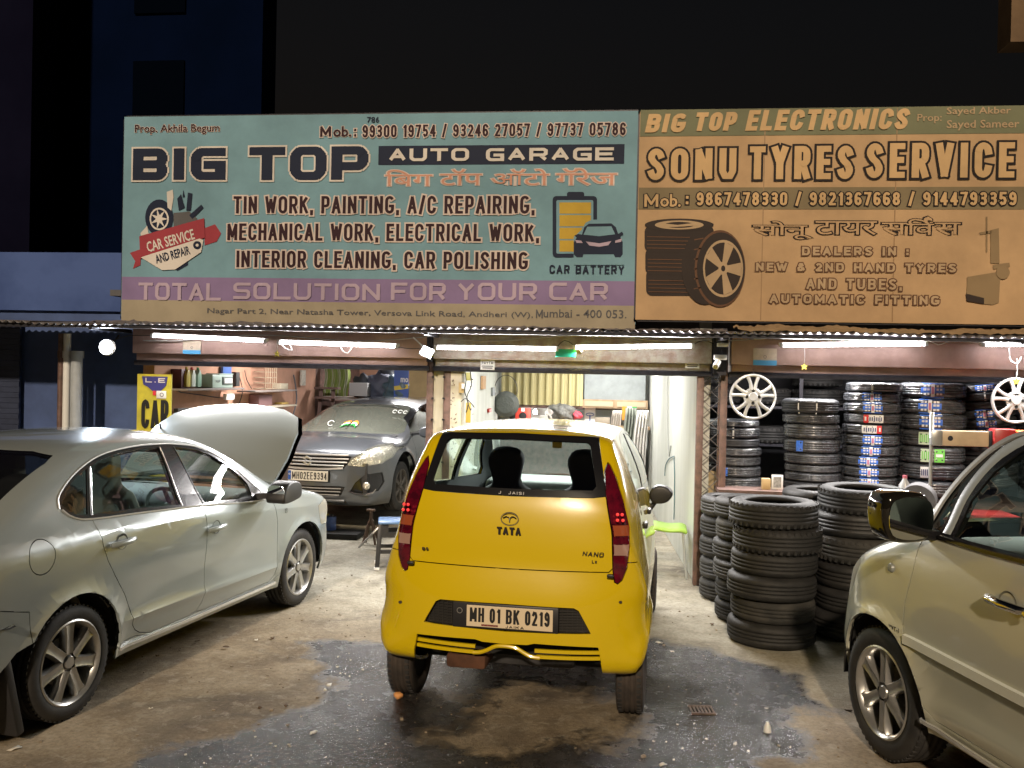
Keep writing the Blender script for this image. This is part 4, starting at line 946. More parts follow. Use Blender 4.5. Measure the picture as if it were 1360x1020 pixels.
# ------------------------------------------------------------------ silver saloon at the left
def softk(x, w=.006): return .5*(x+np.sqrt(x*x+w*w))          # soft ramp
def build_saloon():
    car = carroot('parked_car', (-3.65, 4.61), 7.9, 'silver green four door saloon with its bonnet standing open', 'car', None)
    wz = pchip([.15,.25,.35,.55,.80,.92,.98,1.05,1.15,1.25,1.35,1.42,1.47,1.6], [.79,.825,.845,.858,.864,.862,.842,.803,.753,.703,.648,.593,.515,.41])
    def W(x, z):
        x = np.asarray(x, float); z = np.asarray(z, float)
        zc = np.interp(x, [-.9,-.2,.16,1.156,2.07,2.6,3.3], [1.01,1.004,.98,.902,.835,.79,.74])
        w = wz(z)
        w = w-.26*(softk(z-zc, .004)-softk(z-zc-.07, .03))
        w = w-.014*np.exp(-((z-.57)/.12)**2)*np.clip((x-.25)/.45, 0, 1)*np.clip((2.3-x)/.45, 0, 1)+.014*np.exp(-((z-.425+.02*(x-.4))/.022)**2)*np.clip((x-.35)/.1, 0, 1)*np.clip((2.2-x)/.1, 0, 1)
        w = w-.30*np.clip((x-2.75)/.8, 0, 1)**2-.10*np.clip((-.35-x)/.7, 0, 1)**2
        for cx in (0, 2.553):
            r = np.hypot(x-cx, z-.30); w = w+.016*np.exp(-((r-.365)/.035)**2)*(z < .75)
        return w
    out = [(-.80,.22,.04,4),(-.93,.27,.12,3),(-.985,.42,.30,2.6),(-.99,.58,.34,2.6),(-.975,.75,.32,2.6),(-.95,.92,.28,2.6),(-.91,1.03,.16,2.4),(-.82,1.075,.10,2.4),(-.60,1.10,.08,2.4),(-.50,1.12,.09,2.4),
           (-.20,1.27,.12,2.6),(.05,1.375,.13,2.6),(.28,1.435,.12,2.6),(.6,1.468,.11,2.5),(1.0,1.472,.10,2.5),(1.35,1.45,.11,2.5),(1.6,1.395,.12,2.5),(1.9,1.24,.12,2.6),(2.2,1.06,.12,2.6),(2.36,.99,.10,2.6),
           (2.6,.955,.10,2.4),(2.95,.89,.12,2.4),(3.2,.81,.18,2.4),(3.34,.72,.28,2.4),(3.40,.58,.36,2.4),(3.40,.40,.34,2.5),(3.34,.26,.2,3),(3.2,.20,.05,4),(2.6,.20,.03,5),(1.3,.20,.03,5),(0,.20,.03,5)]
    s = Shell(out, W, (-.45, 2.8, lambda x: .62+0*x))
    BODY, DR, DF, GL, FR, HOOD, RW, WS, FUEL, VOID, FB, RB, HL, SILL, TL_ = range(15)
    s.panel(SILL, [(.33,.19),(.37,.30),(.52,.305),(.653,.272),(2.106,.279),(2.20,.34),(2.22,.19)])
    s.panel(RB, [(-1.2,.1),(-1.2,.72),(-.75,.74),(-.5,.70),(-.33,.655),(-.28,.1)], lim=-.2)
    s.panel(FB, [(3.6,.1),(3.6,.60),(3.1,.60),(2.9,.56),(2.86,.1)], lim=-.2)
    s.panel(DR, [(.183,1.10),(.183,1.049),(.174,.994),(.195,.89),(.234,.80),(.30,.70),(.394,.574),(.445,.47),(.473,.38),(.50,.345),(.545,.318),(.653,.287),(1.04,.286),(1.12,.30),(1.175,.35),(1.191,.42),(1.197,.62),(1.19,.837),(1.174,.957),(1.13,1.06),(.98,1.10)])
    s.panel(DF, [(1.13,1.06),(1.174,.957),(1.19,.837),(1.197,.62),(1.191,.42),(1.175,.35),(1.12,.30),(1.2,.285),(2.05,.290),(2.13,.33),(2.148,.42),(2.14,.62),(2.12,.749),(2.074,.881),(1.99,.93),(1.86,.955),(1.80,.99),(1.3,1.05)])
    s.panel(HL, [(2.88,.60),(2.83,.68),(2.80,.765),(2.95,.80),(3.2,.76),(3.38,.70),(3.36,.60),(3.1,.585)], lim=.05)
    s.panel(HOOD, [(2.40,0),(2.39,.35),(2.33,.60),(2.33,.70),(2.6,.715),(2.9,.68),(3.08,.60),(3.18,.42),(3.22,.2),(3.235,0),(3.235,-.1),(2.40,-.1)], 'z', .35, (2.2, 3.5, .68, 1.1))
    s.panel(RW, [(0,1.405),(.40,1.395),(.52,1.375),(.555,1.34),(.64,1.13),(.62,1.105),(0,1.12),(-.05,1.12),(-.05,1.41)], 'x', .12, (-.7, .5, 1.05, 1.45))
    s.panel(WS, [(0,1.425),(.42,1.415),(.55,1.385),(.72,1.03),(.66,1.0),(0,1.0),(-.05,1.0),(-.05,1.425)], 'X', .2, (1.3, 2.5, .98, 1.46))
    # glasshouse: black frame with the panes inside it
    ol = [(-.012,1.130),(.0,1.160),(.055,1.205),(.196,1.278),(.40,1.345),(.575,1.372),(.81,1.385),(1.047,1.381),(1.14,1.376),(1.377,1.345),(1.52,1.298),(1.66,1.220),(1.79,1.120),(1.90,1.02),(1.97,.955),(1.93,.930),(1.80,.932),(1.14,.985),(.62,1.018),(.175,1.040),(.08,1.052),(.02,1.085)]
    s.panel(FR, ol, lim=.1)
    s.panel(GL, [(.012,1.135),(.07,1.195),(.20,1.262),(.300,1.297),(.168,1.062),(.09,1.072),(.04,1.10)], only=[FR])
    s.panel(GL+20, [(.342,1.306),(.42,1.332),(.58,1.357),(.81,1.369),(1.005,1.366),(.975,1.012),(.62,1.040),(.205,1.060)], only=[FR])
    s.panel(GL+40, [(1.165,1.356),(1.377,1.325),(1.51,1.280),(1.645,1.205),(1.765,1.110),(1.815,1.05),(1.80,.955),(1.225,.995),(1.185,1.15)], only=[FR])
    s.panel(FUEL, circ(-.25, .912, .088, 28))
    s.panel(99, circ(0, .305, .362, 36)); s.panel(99, circ(2.553, .305, .362, 36))
    s.panel(99, [(-.30,.50),(-.40,.47),(-.58,.33),(-.66,.0),(-.2,.0)], lim=-1.1)
    s.panel(99, [(-.6,.0),(-.6,.215),(3.5,.215),(3.5,.0)], lim=-1.1)
    s.cut([(x, float(np.interp(x, [-.9,-.2,.16,1.156,2.07,2.6,3.3], [1.01,1.004,.98,.902,.835,.79,.74]))) for x in (-.45,-.2,.16,.5,.8,1.156,1.6,2.07,2.4,2.6)], closed=False)
    s.cut([(.4,.425),(1.2,.41),(2.1,.39)], closed=False)
    s.finish()
    P = paint('silver_green_paint', (.34,.385,.385), .25, .28, bump=.004)
    s.make(s.grab([BODY, FUEL] if False else [BODY]), 'body', P, car)
    for sd in (-1, 1):
        d = s.make(s.grab(DR, sd), 'rear_door', P, car); d2 = s.make(s.grab(DF, sd), 'front_door', P, car)
        s.make(s.grab(FR, sd), 'window_frame', mat('gloss_black', (.012,.012,.014), .15, coat=.5), car, gap=.0, depth=.012)
        for k in (GL, GL+20, GL+40): s.make(s.grab(k, sd), 'window_pane', glass('side_glass', (.62,.70,.67)), car, gap=-.002, lip=False, push=-.006)
        s.make(s.grab(HL, sd), 'headlight', glass('lamp_glass', (.9,.9,.85), solid=.35, scol=(.75,.72,.6)), car, gap=.001)
        if sd < 0: s.make(s.grab(FUEL, sd), 'fuel_flap', P, car, gap=.003)
        else: s.make(s.grab(FUEL, sd), 'side_panel', P, car, gap=0, lip=False)
        s.make(s.grab(SILL, sd), 'sill', P, car)
        for x in (0, 2.553): liner(car, x, .305, .375, .84, sd)
    s.make(s.grab(RB), 'rear_bumper', P, car); s.make(s.grab(FB), 'front_bumper', P, car)
    s.make(s.grab(RW), 'rear_window', glass('tinted_glass', (.16,.18,.20), solid=.15, scol=(.02,.02,.03)), car, gap=.001, depth=.01)
    s.make(s.grab(WS), 'windscreen', glass('screen_glass', (.88,.96,.93)), car, gap=.001, depth=.01)
    # open bonnet, hinged at its rear edge
    T = Matrix.Translation((2.30, 0, .99)) @ Matrix.Rotation(R(-50), 4, 'Y') @ Matrix.Translation((-2.30, 0, -.99))
    s.make(s.grab(HOOD), 'open_bonnet', P, car, depth=.035, xf=T)
    fr = s.grab(HOOD); s.co = s.co-s.nrm*.03; s.make([f[::-1] for f in fr], 'bonnet_underside', mat('bonnet_insulation', (.12,.13,.13), .8, var=.3), car, lip=False, gap=.03, xf=T); s.co = s.co+s.nrm*.03
    MB().bar((2.95, .62, .84), (2.72, .60, 1.40), .012).build('bonnet_stay', darksteel, car)
    # cabin lining
    s.make(s.grab([BODY, DR, DF, FR, FUEL]), 'cabin_lining', lining, car, lip=False, gap=0, push=-.03)
    MB().box((2.80,0,.62), (.9,1.25,.24)).build('engine', mat('engine_grey', (.08,.08,.085), .5, metal=.4, var=.5, vscale=14), car, bevel=.02)
    MB().box((1.2,0,.235), (4.1,1.35,.05)).build('floor_pan', darkwell, car)
    MB().box((-.5,0,.62), (.85,1.3,.7)).build('boot_lining', lining, car)
    b2 = beige
    for y in (-.36, .36): seat(car, .95, y, .52, b2)
    for y in (-.34, .34): seat(car, .30, y, .50, b2, w=.55, h=.52)
    MB().prism([(1.55,.55),(1.62,.86),(1.75,.95),(2.1,.98),(2.2,.7),(2.1,.55)], -.66, .66, 'Y').build('dashboard', mat('dash_grey', (.09,.09,.09), .6), car, bevel=.03)
    steering(car, (1.52, -.36, .88), 62)
    MB().box((1.78,0,1.28), (.02,.22,.06)).build('rear_view_mirror', blackp, car, bevel=.01)
    # bright line along the windows, handles, sill strip
    lo = surfline(s, [(.0,1.11),(.03,1.078),(.09,1.050),(.175,1.038),(.62,1.014),(1.14,.982),(1.80,.928),(1.95,.925)], .002)
    up = surfline(s, [(-.014,1.118),(.0,1.164),(.055,1.209),(.196,1.283),(.40,1.350),(.575,1.377),(.81,1.390),(1.047,1.386),(1.14,1.381),(1.377,1.350),(1.52,1.303),(1.66,1.225),(1.79,1.125),(1.88,1.04)], .001)
    wt = mat('window_trim', (.55,.56,.56), .38, metal=.35); flatstrip(lo, .010, .006).build('chrome_strip', wt, car); flatstrip(up, .008, .005).build('chrome_strip', wt, car)
    for a, b in (((.318,1.302),(.187,1.056)), ((.332,1.304),(.197,1.055)), ((1.02,1.369),(.988,1.006)), ((1.155,1.362),(1.205,.99))):
        flatstrip(surfline(s, [a, b], -.001), .007, .005).build('window_channel', chrome if a[0] in (.332, 1.02, 1.155) else blackp, car)
    flatstrip(surfline(s, [(.36,.272),(.9,.262),(1.5,.262),(2.15,.262)], .004), .022, .010).build('sill_strip', mat('bright_trim', (.7,.71,.7), .25, metal=.6), car)
    for (hx, hz) in ((.345,.888), (1.292,.822)):
        for sd in (-1, 1):
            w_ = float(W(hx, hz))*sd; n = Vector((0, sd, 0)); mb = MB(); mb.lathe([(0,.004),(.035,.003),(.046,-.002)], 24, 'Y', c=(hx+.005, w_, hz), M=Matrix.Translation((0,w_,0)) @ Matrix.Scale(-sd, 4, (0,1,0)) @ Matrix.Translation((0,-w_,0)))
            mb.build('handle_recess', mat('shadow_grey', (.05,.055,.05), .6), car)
            pts = [Vector((hx-.10, w_+sd*.012, hz-.006)), Vector((hx-.085, w_+sd*.026, hz-.004)), Vector((hx-.03, w_+sd*.036, hz)), Vector((hx+.05, w_+sd*.036, hz+.002)), Vector((hx+.085, w_+sd*.022, hz+.004)), Vector((hx+.09, w_+sd*.006, hz+.004))]
            MB().tube(pts, [.014,.017,.017,.016,.014,.010], 10).build('door_handle', P, car)
    for sd in (-1, 1):
        mb = MB(); mb.prism(catmull([(1.80,.93,0,0),(1.85,1.045,0,0),(1.95,1.07,0,0),(2.06,1.04,0,0),(2.07,.95,0,0),(1.98,.925,0,0)], .03)[:,:2].tolist(), sd*.94, sd*1.09, 'Y'); mi = mb.build('door_mirror', blackp, car, bevel=.02, seg=3)
        MB().bar((1.88, sd*.80, .955), (1.93, sd*.97, .965), .07, .04).build('mirror_arm', blackp, mi)
        mb = MB(); mb.prism(catmull([(sd*.955,.95,0,0),(sd*.96,1.04,0,0),(sd*1.07,1.035,0,0),(sd*1.075,.955,0,0)], .03)[:,:2].tolist(), 1.812, 1.82, 'X'); mb.build('mirror_glass', mat('mirror_silver', (.8,.8,.8), .02, metal=1), mi)
    q = surfline(s, [(2.22,.79)], .003); 
    w_ = -float(W(2.25,.80))-.004
    MB().lathe([(.012,-.001),(.021,-.001),(.021,.001)], 16, 'Y', c=(2.25, w_, .80)).build('side_indicator', mat('smoked_lens', (.25,.27,.25), .2), car)
    for x in (0, 2.553):
        for sd in (-1, 1): wheel(car, (x, sd*.745, .303), .303, .19, .213, 7, sd, .058)
    for sd in (-1, 1): MB().box((-.40, sd*.715, .29), (.05, .24, .50), ry=R(-14)).build('mud_flap', blackp, car, bevel=.01)
    MB().box((-.62,0,.30), (.5,1.1,.1)).build('exhaust_box', darkwell, car)
    # tail lamps
    return car
build_saloon()
# ------------------------------------------------------------------ yellow hatchback, seen from behind
def rearM(x, y=0., z=0.):
    """frame for print on a face that looks backwards (local x to the right as seen, z up, -y towards the viewer)"""
    return Matrix(((0, 1, 0, x), (-1, 0, 0, y), (0, 0, 1, z), (0, 0, 0, 1)))
def frontM(x, y=0., z=0.): return Matrix(((0, -1, 0, x), (1, 0, 0, y), (0, 0, 1, z), (0, 0, 0, 1)))
def build_hatch():
    car = carroot('parked_car', (-.508, 5.185), 4.2, 'small yellow hatchback parked tail outward before the middle bay', 'car', None)
    wz = pchip([.2,.30,.40,.55,.70,.85,1.0,1.15,1.24,1.35,1.45,1.53,1.57,1.61,1.7], [.60,.66,.71,.735,.735,.715,.69,.665,.645,.605,.56,.52,.47,.40,.3])
    def W(x, z):
        x = np.asarray(x, float); z = np.asarray(z, float); w = wz(z)
        w = w-.09*np.clip((.05-x)/.5, 0, 1)**2*np.clip((z-.75)/.3, 0, 1)-.22*np.clip((x-1.55)/1.1, 0, 1)**2
        w = w-.012*np.clip((x-.1)/.3, 0, 1)
        for cx in (0, 2.23):
            r = np.hypot(x-cx, z-.255); w = w+.022*np.exp(-((r-.33)/.05)**2)*(z < .75)
        return w
    out = [(-.34,.30,.05,4),(-.42,.335,.14,2.8),(-.455,.42,.26,2.6),(-.46,.55,.28,2.6),(-.45,.68,.26,2.6),(-.425,.80,.20,2.6),(-.41,.86,.17,2.7),(-.395,.98,.15,2.8),(-.375,1.10,.14,2.8),(-.35,1.20,.13,2.8),(-.31,1.30,.12,2.8),(-.255,1.42,.11,2.8),(-.205,1.51,.10,2.6),(-.165,1.55,.07,2.4),(-.10,1.572,.06,2.3),
           (.1,1.582,.06,2.3),(.5,1.59,.06,2.3),(.9,1.588,.06,2.3),(1.2,1.57,.08,2.4),(1.42,1.52,.12,2.5),(1.75,1.36,.14,2.5),(2.05,1.14,.15,2.5),(2.22,1.02,.14,2.4),(2.42,.92,.16,2.3),(2.58,.80,.22,2.3),(2.66,.64,.28,2.3),(2.66,.45,.28,2.4),(2.58,.28,.15,3),(2.4,.22,.04,4),(1.1,.22,.03,5),(0,.22,.03,5)]
    s = Shell(out, W, (-.05, 2.2, lambda x: .66+0*x), step=.04)
    BODY, GATE, BLK, GLS, LMP, BMP, GRL, OPN, DR, DF, FR, SG, WS, LOW = range(14)
    s.panel(BMP, [(-1,.1),(-1,.90),(-.30,.90),(-.27,.80),(-.25,.2)], lim=-1.1)
    s.panel(GATE, [(0,.845),(.535,.850),(.555,.87),(.545,1.05),(.505,1.24),(.50,1.28),(.445,1.545),(.43,1.565),(0,1.578),(-.05,1.578),(-.05,.845)], 'x', .15, (-.6,.2,.7,1.62))
    s.panel(LMP, [(.555,.86),(.565,.80),(.582,.79),(.605,.81),(.628,.87),(.640,.98),(.635,1.08),(.598,1.22),(.552,1.34),(.520,1.40),(.505,1.415),(.490,1.37),(.505,1.24),(.548,1.05)], 'x', .02, (-.6,.3,.7,1.5))
    for z_ in (.93,1.0,1.03,1.10): s.cut([(.5,z_),(.72,z_)], 'x', .02, (-.6,.3,.7,1.5), closed=False)
    s.panel(BLK, [(0,1.225),(.44,1.232),(.505,1.24),(.50,1.28),(.445,1.545),(0,1.555),(-.05,1.555),(-.05,1.225)], 'x', .15, (-.6,.2,.7,1.62))
    s.panel(GLS, [(0,1.262),(.435,1.268),(.452,1.29),(.405,1.50),(.39,1.515),(0,1.522),(-.05,1.522),(-.05,1.262)], 'x', .15, (-.6,.2,.7,1.62))
    s.panel(GRL, [(0,.665),(.36,.662),(.385,.650),(.45,.535),(0,.525),(-.05,.525),(-.05,.665)], 'x', .1, (-.7,0,.2,.8))
    s.panel(OPN, [(0,.455),(.12,.458),(.16,.468),(.49,.462),(.505,.38),(.52,.20),(0,.20),(-.05,.20),(-.05,.455)], 'x', .05, (-.7,0,.1,.6))
    s.panel(DR, [(.42,1.19),(.30,1.0),(.22,.72),(.33,.45),(.40,.28),(.92,.28),(.94,1.20)]); s.panel(DF, [(.94,1.20),(.92,.28),(1.82,.28),(1.86,.6),(1.84,1.06)])
    s.panel(WS, [(0,1.555),(.40,1.545),(.48,1.52),(.60,1.12),(.55,1.06),(0,1.04),(-.05,1.04),(-.05,1.6)], 'X', .2, (1.2,2.3,1.0,1.64))
    s.panel(FR, [(-.02,1.30),(.10,1.42),(.30,1.49),(.6,1.525),(1.0,1.53),(1.25,1.50),(1.5,1.40),(1.85,1.14),(1.84,1.06),(.94,1.14),(.2,1.20),(.02,1.22)], lim=.1)
    s.panel(SG, [(.04,1.31),(.13,1.40),(.33,1.475),(.6,1.505),(.88,1.51),(.88,1.16),(.28,1.21),(.06,1.25)], only=[FR]); s.panel(SG, [(.97,1.51),(1.24,1.475),(1.48,1.39),(1.76,1.16),(1.74,1.11),(.97,1.165)], only=[FR])
    s.panel(99, circ(0, .255, .325, 32)); s.panel(99, circ(2.23, .255, .325, 32)); s.panel(99, [(-.26,.0),(-.26,.235),(3.5,.235),(3.5,.0)], lim=-1.1)
    s.finish()
    Y = paint('canary_yellow_paint', (.66,.48,.004), .0, .26, bump=.05)
    yl = [s.make(s.grab(BODY), 'body', Y, car), s.make(s.grab(GATE), 'tailgate', Y, car, gap=.003, depth=.02), s.make(s.grab(BMP), 'rear_bumper', Y, car, gap=.0025)]
    gate = yl[1]; bump = yl[2]
    s.make(s.grab(BLK), 'window_surround', mat('gloss_black', (.012,.012,.014), .15, coat=.5), gate, gap=0, depth=.01, push=.0)
    s.make(s.grab(GLS), 'rear_window', glass('screen_glass', (.88,.96,.93)), gate, gap=0, lip=False, push=-.002)
    redl = mat('red_lens', (.13,.004,.016), .12, coat=1, col2=(.05,.003,.010), vscale=18)
    for sd in (-1, 1):
        lf = s.grab(LMP, sd); l = s.make(lf, 'tail_lamp', redl, car, gap=.003, depth=.03)
        for (z0, z1, m) in ((1.03,1.10,mat('amber_lens', (.34,.08,.03), .1, coat=1)), (.93,1.0,mat('clear_lens', (.36,.22,.18), .1, coat=1))):
            mid = [f for f in lf if z0 < s.co[f,2].mean() < z1]; s.make(mid, 'lamp_lens', m, l, gap=.008, push=.0015, lip=False)
        for k in range(5):
            q = [f for f in lf if 1.12 < s.co[f,2].mean() < 1.2]
        for k, (dy, zz) in enumerate(((.60,1.155),(.625,1.155),(.60,1.125),(.63,1.125))):
            MB().lathe([(0,-.006),(.007,-.004),(.009,0)], 10, 'Y', M=rearM(-.372+.10*(dy-.5), sd*dy*.955, zz)).build('lamp_reflector', emis('painted_red_glint', (1,.05,.05), .35), l)  # faintly self-lit red dots painted as glints in the lens
        s.make(s.grab(DR, sd), 'rear_door', Y, car); s.make(s.grab(DF, sd), 'front_door', Y, car)
        s.make(s.grab(FR, sd), 'window_frame', mat('gloss_black', (.012,.012,.014), .15), car, gap=0, depth=.01)
        s.make(s.grab(SG, sd), 'window_pane', glass('side_glass_pale', (.72,.86,.78)), car, gap=0, lip=False, push=-.004)
        for x in (0, 2.23): liner(car, x, .255, .335, .72, sd, .26, 28)
        for x, z in ((.45, .98), (1.05, .98)): MB().box((x, sd*(float(W(x, z))+.012), z), (.11,.025,.035)).build('door_handle', blackp, car, bevel=.008)
        mb = MB(); mb.prism(catmull([(sd*.69,.97,0,0),(sd*.675,1.035,0,0),(sd*.72,1.085,0,0),(sd*.80,1.08,0,0),(sd*.845,1.035,0,0),(sd*.81,.975,0,0),(sd*.75,.955,0,0)], .02)[:,:2].tolist(), 1.58, 1.70, 'X'); mi = mb.build('door_mirror', blackp, car, bevel=.02, seg=3, angle=50)
        MB().tube([(1.64, sd*.64, .84), (1.645, sd*.68, .91), (1.65, sd*.725, .975)], [.022,.018,.018], 10).build('mirror_arm', blackp, mi)
    s.make(s.grab(WS), 'windscreen', glass('screen_glass'), car, gap=0, depth=.008)
    s.make(s.grab([BODY, DR, DF, FR]), 'cabin_lining', mat('cabin_grey', (.05,.055,.06), .8), car, lip=False, gap=0, push=-.025)
    # recessed grille behind the plate
    s.make(s.grab(GRL), 'grille_backing', mat('grille_black', (.012,.011,.010), .6), bump, gap=-.004, lip=False, push=-.035)
    gm = mat('grille_black2', (.03,.028,.026), .4)
    for k in range(9):
        z = .538+k*.0145; hw_ = .445-(z-.53)*.55; pts = []
        for j in range(21):
            y = -hw_+2*hw_*j/20; pts.append(Vector((-.446+.13*(abs(y)/.7)**2.2, y, z)))
        MB().tube(pts, .0022, 5).build('grille_bar', gm, bump)
    for k in range(34):
        y = -.43+k*.026; hz_ = .66 if abs(y) < .38 else .66-(abs(y)-.38)*1.8
        x = -.447+.13*(abs(y)/.7)**2.2; MB().bar((x+.004, y, .535), (x+.004, y, hz_), .003).build('grille_bar', gm, bump)
    MB().box((-.452, 0, .597), (.018, .57, .135)).build('plate_holder', blackp, bump, bevel=.006)
    plate(bump, rearM(-.466, -.025, .597), .462, .112, [('MH 01 BK 0219', -.213, -.030, .215, .046, .0125)], m=mat('plate_cream', (.72,.60,.42), .45))
    gothic('JAIKA', -.02, -.052, .08, -.038, .003, plateb, bump, y=-.006, M=rearM(-.466, -.025, .597), name='plate_lettering')
    MB().box((-.468, -.0+.08, .551), (.002, .09, .010)).build('plate_sticker', redP, bump)
    MB().lathe([(.012,-.003),(.016,-.003)], 18, 'Y', M=rearM(-.462, .245, .62)).build('badge', alloy, bump)
    # slatted lower step with the arch over the towing eye
    for (z, dx, a0) in ((.430, 0, .16), (.398, .004, .17)):
        for sd in (-1, 1):
            pts = []
            for j in range(12):
                y = a0+(.50-a0)*j/11; pts.append(Vector((-.447+dx+.16*(y/.7)**2.4, sd*y, z-.004*(j/11))))
            mb = MB(); P_ = pts
            for j in range(11): mb.bar(P_[j], P_[j+1], .016, .018)
            mb.build('bumper_slat', Y, bump)
    hump = [(-.17,.398),(-.13,.402),(-.09,.418),(-.045,.440),(.06,.438),(.10,.418),(.14,.400),(.19,.396)]
    mb = MB(); cp = catmull([(a, b, 0, 0) for a, b in hump], .02, False)
    mb.tube([Vector((-.452, -a, b)) for a, b in cp[:,:2]], .011, 8); mb.build('towing_arch', Y, bump)
    MB().box((-.25, 0, .40), (.08, .90, .10)).build('bumper_beam', darkwell, car)
    MB().box((-.30, .22, .33), (.22, .22, .08)).build('exhaust_box', mat('rust', (.12,.05,.025), .9, var=.5), car, bevel=.02)
    MB().box((1.3,0,.25), (2.3,1.15,.05)).build('floor_pan', darkwell, car)
    MB().tube([(0,-.6,.255),(0,.6,.255)], .03, 10).build('rear_axle', darkwell, car)
    MB().box((.05,0,.33), (.5,.7,.14)).build('engine', mat('engine_grey'), car, bevel=.03)
    # badges and lettering on the tailgate
    mb = MB(); xg = -.376
    mb.tube([rearM(-.383,-.0,1.107) @ Vector((.047*math.cos(t), -.002, .034*math.sin(t))) for t in np.linspace(0, 2*math.pi, 28, endpoint=False)], .0032, 6, closed=True); b_ = mb.build('badge', chrome, gate)
    cp = catmull([(-.036,.004,0,0),(-.018,.013,0,0),(-.004,.006,0,0),(0,-.018,0,0)], .006, False)
    for sg in (-1, 1): MB().tube([rearM(-.383,0,1.107) @ Vector((sg*a, -.002, b)) for a, b in cp[:,:2]], .0028, 6).build('badge_arc', chrome, b_)
    gothic('TATA', -.066, -.020, .066, .020, .012, mat('dark_chrome', (.06,.05,.045), .3, metal=.6), gate, y=-.004, M=rearM(-.396, 0, 1.045), name='badge_lettering', gap=.25, thv=.008)
    gothic('J  JAISI', -.07, -.008, .07, .008, .004, mat('silver_sticker', (.5,.5,.5), .4), gate, y=-.004, M=rearM(-.353, .0, 1.243), name='sticker_lettering')
    gothic('NANO', -.055, -.012, .055, .012, .005, mat('dark_chrome'), gate, y=-.014, M=rearM(-.378, -.45, .945), name='badge_lettering', gap=.3, shear=.2)
    gothic('LX', -.014, -.008, .014, .008, .004, mat('dark_chrome'), gate, y=-.014, M=rearM(-.379, -.46, .905), name='badge_lettering')
    gothic('BS', -.018, -.008, .018, .008, .005, mat('dark_chrome'), gate, y=-.014, M=rearM(-.384, .46, .925), name='badge_lettering')
    for (y, z, s_) in ((-.66,.385,.022), (-.63,.40,.012), (.60,.62,.012), (-.60,.70,.010), (-.655,.42,.010)):
        MB().prism([(s_*.9,0),(s_*.4,s_*.8),(-s_*.5,s_*.6),(-s_,0),(-s_*.4,-s_*.7),(s_*.5,-s_*.5)], -.0015, .0015, 'Y', M=rearM(-.462+.125*(abs(y)/.7)**3.0, -(-y), z)).build('scuff', mat('scuffed_black', (.05,.035,.02), .8), bump)
    # dents, rust spots and the black rubber stops at the gate's corners
    for (y, z) in ((-.545,.838), (.54,.845)): MB().box((-.40+.0, y, z), (.03,.035,.016)).build('rubber_stop', blackp, gate, bevel=.004)
    for x in (0, 2.23):
        for sd in (-1, 1):
            t = link('wheel', MB().lathe(tyre_profile(.256, .155, .155), 48, 'Y').mesh('tyre'), mat('dusty_rubber', (.055,.042,.034), .85, col2=(.03,.025,.022), vscale=9, bump=.3, bscale=50), car, loc=(x, sd*.648, .256)); t.name = 'wheel'
            q = MB(); treads(q, .256, .155, 48); q.build('tread_block', rubber, t)['kind'] = 'stuff'
            MB().lathe([(.157,sd*.06),(.14,sd*.05),(.10,sd*.02),(.05,sd*.045),(0,sd*.045)], 32, 'Y').build('wheel_disc', mat('steel_grey', (.2,.2,.2), .5, metal=.5), t)
            MB().lathe([(.157,-sd*.06),(0,-sd*.05)], 24, 'Y').build('brake_drum', darkwell, t)
    # cabin: seats with fixed headrests, dash, wheel, mirror
    sm = mat('plum_seat_cloth', (.060,.045,.060), .85, bump=.1, bscale=80)
    for y in (-.28, .26): seat(car, 1.05, y, .50, sm, h=.66, top=.30, w=.44, tilt=14)
    mb = MB(); mb.box((.33, 0, .84), (.10, 1.12, .56), ry=R(-12)); mb.build('rear_seat_back', sm, car, bevel=.04, seg=3)
    MB().box((.55,0,.56), (.5,1.1,.14)).build('rear_seat_cushion', sm, car, bevel=.04)
    MB().box((.0,0,.82), (.55,1.1,.30)).build('parcel_shelf', mat('cabin_grey'), car, bevel=.02)
    MB().prism([(1.72,.75),(1.70,.98),(1.78,1.06),(2.12,1.08),(2.2,.75)], -.60, .60, 'Y').build('dashboard', mat('dash_teal', (.20,.23,.22), .6), car, bevel=.02)
    MB().box((1.70, 0, .90), (.05,.30,.22)).build('centre_console', mat('pale_grey_plastic', (.5,.52,.5), .5), car, bevel=.02)
    steering(car, (1.62, -.27, 1.00), 62, .175)
    rm = MB().box((1.48, -.03, 1.42), (.025,.23,.06)).build('rear_view_mirror', blackp, car, bevel=.01); MB().box((1.46, .0, 1.375), (.006,.07,.05)).build('mirror_tag', mat('yellow_card', (.55,.35,.05), .5), rm)
    MB().box((1.44,-.03,1.47), (.02,.03,.06)).build('mirror_stalk', blackp, rm)
    MB().box((1.32, .24, 1.48), (.20,.38,.018), ry=R(18)).build('sun_visor', mat('visor_grey', (.05,.05,.05), .8), car, bevel=.01)
    # silver lines modelled for light glinting along the roof's crinkled film
    for k in range(5):
        x = .02+k*.16; zt = float(np.interp(x, [-.10,.1,.5,.9], [1.572,1.582,1.59,1.588]))
        MB().tube([Vector((x+.015*math.sin(y*9+k), y, zt-.001-.10*abs(y/.47)**3)) for y in np.linspace(-.36, .36, 13)], .0045, 6).build('roof_glint_line', mat('silver_sheet', (.5,.5,.46), .25, metal=.5), car)
    return car
build_hatch()

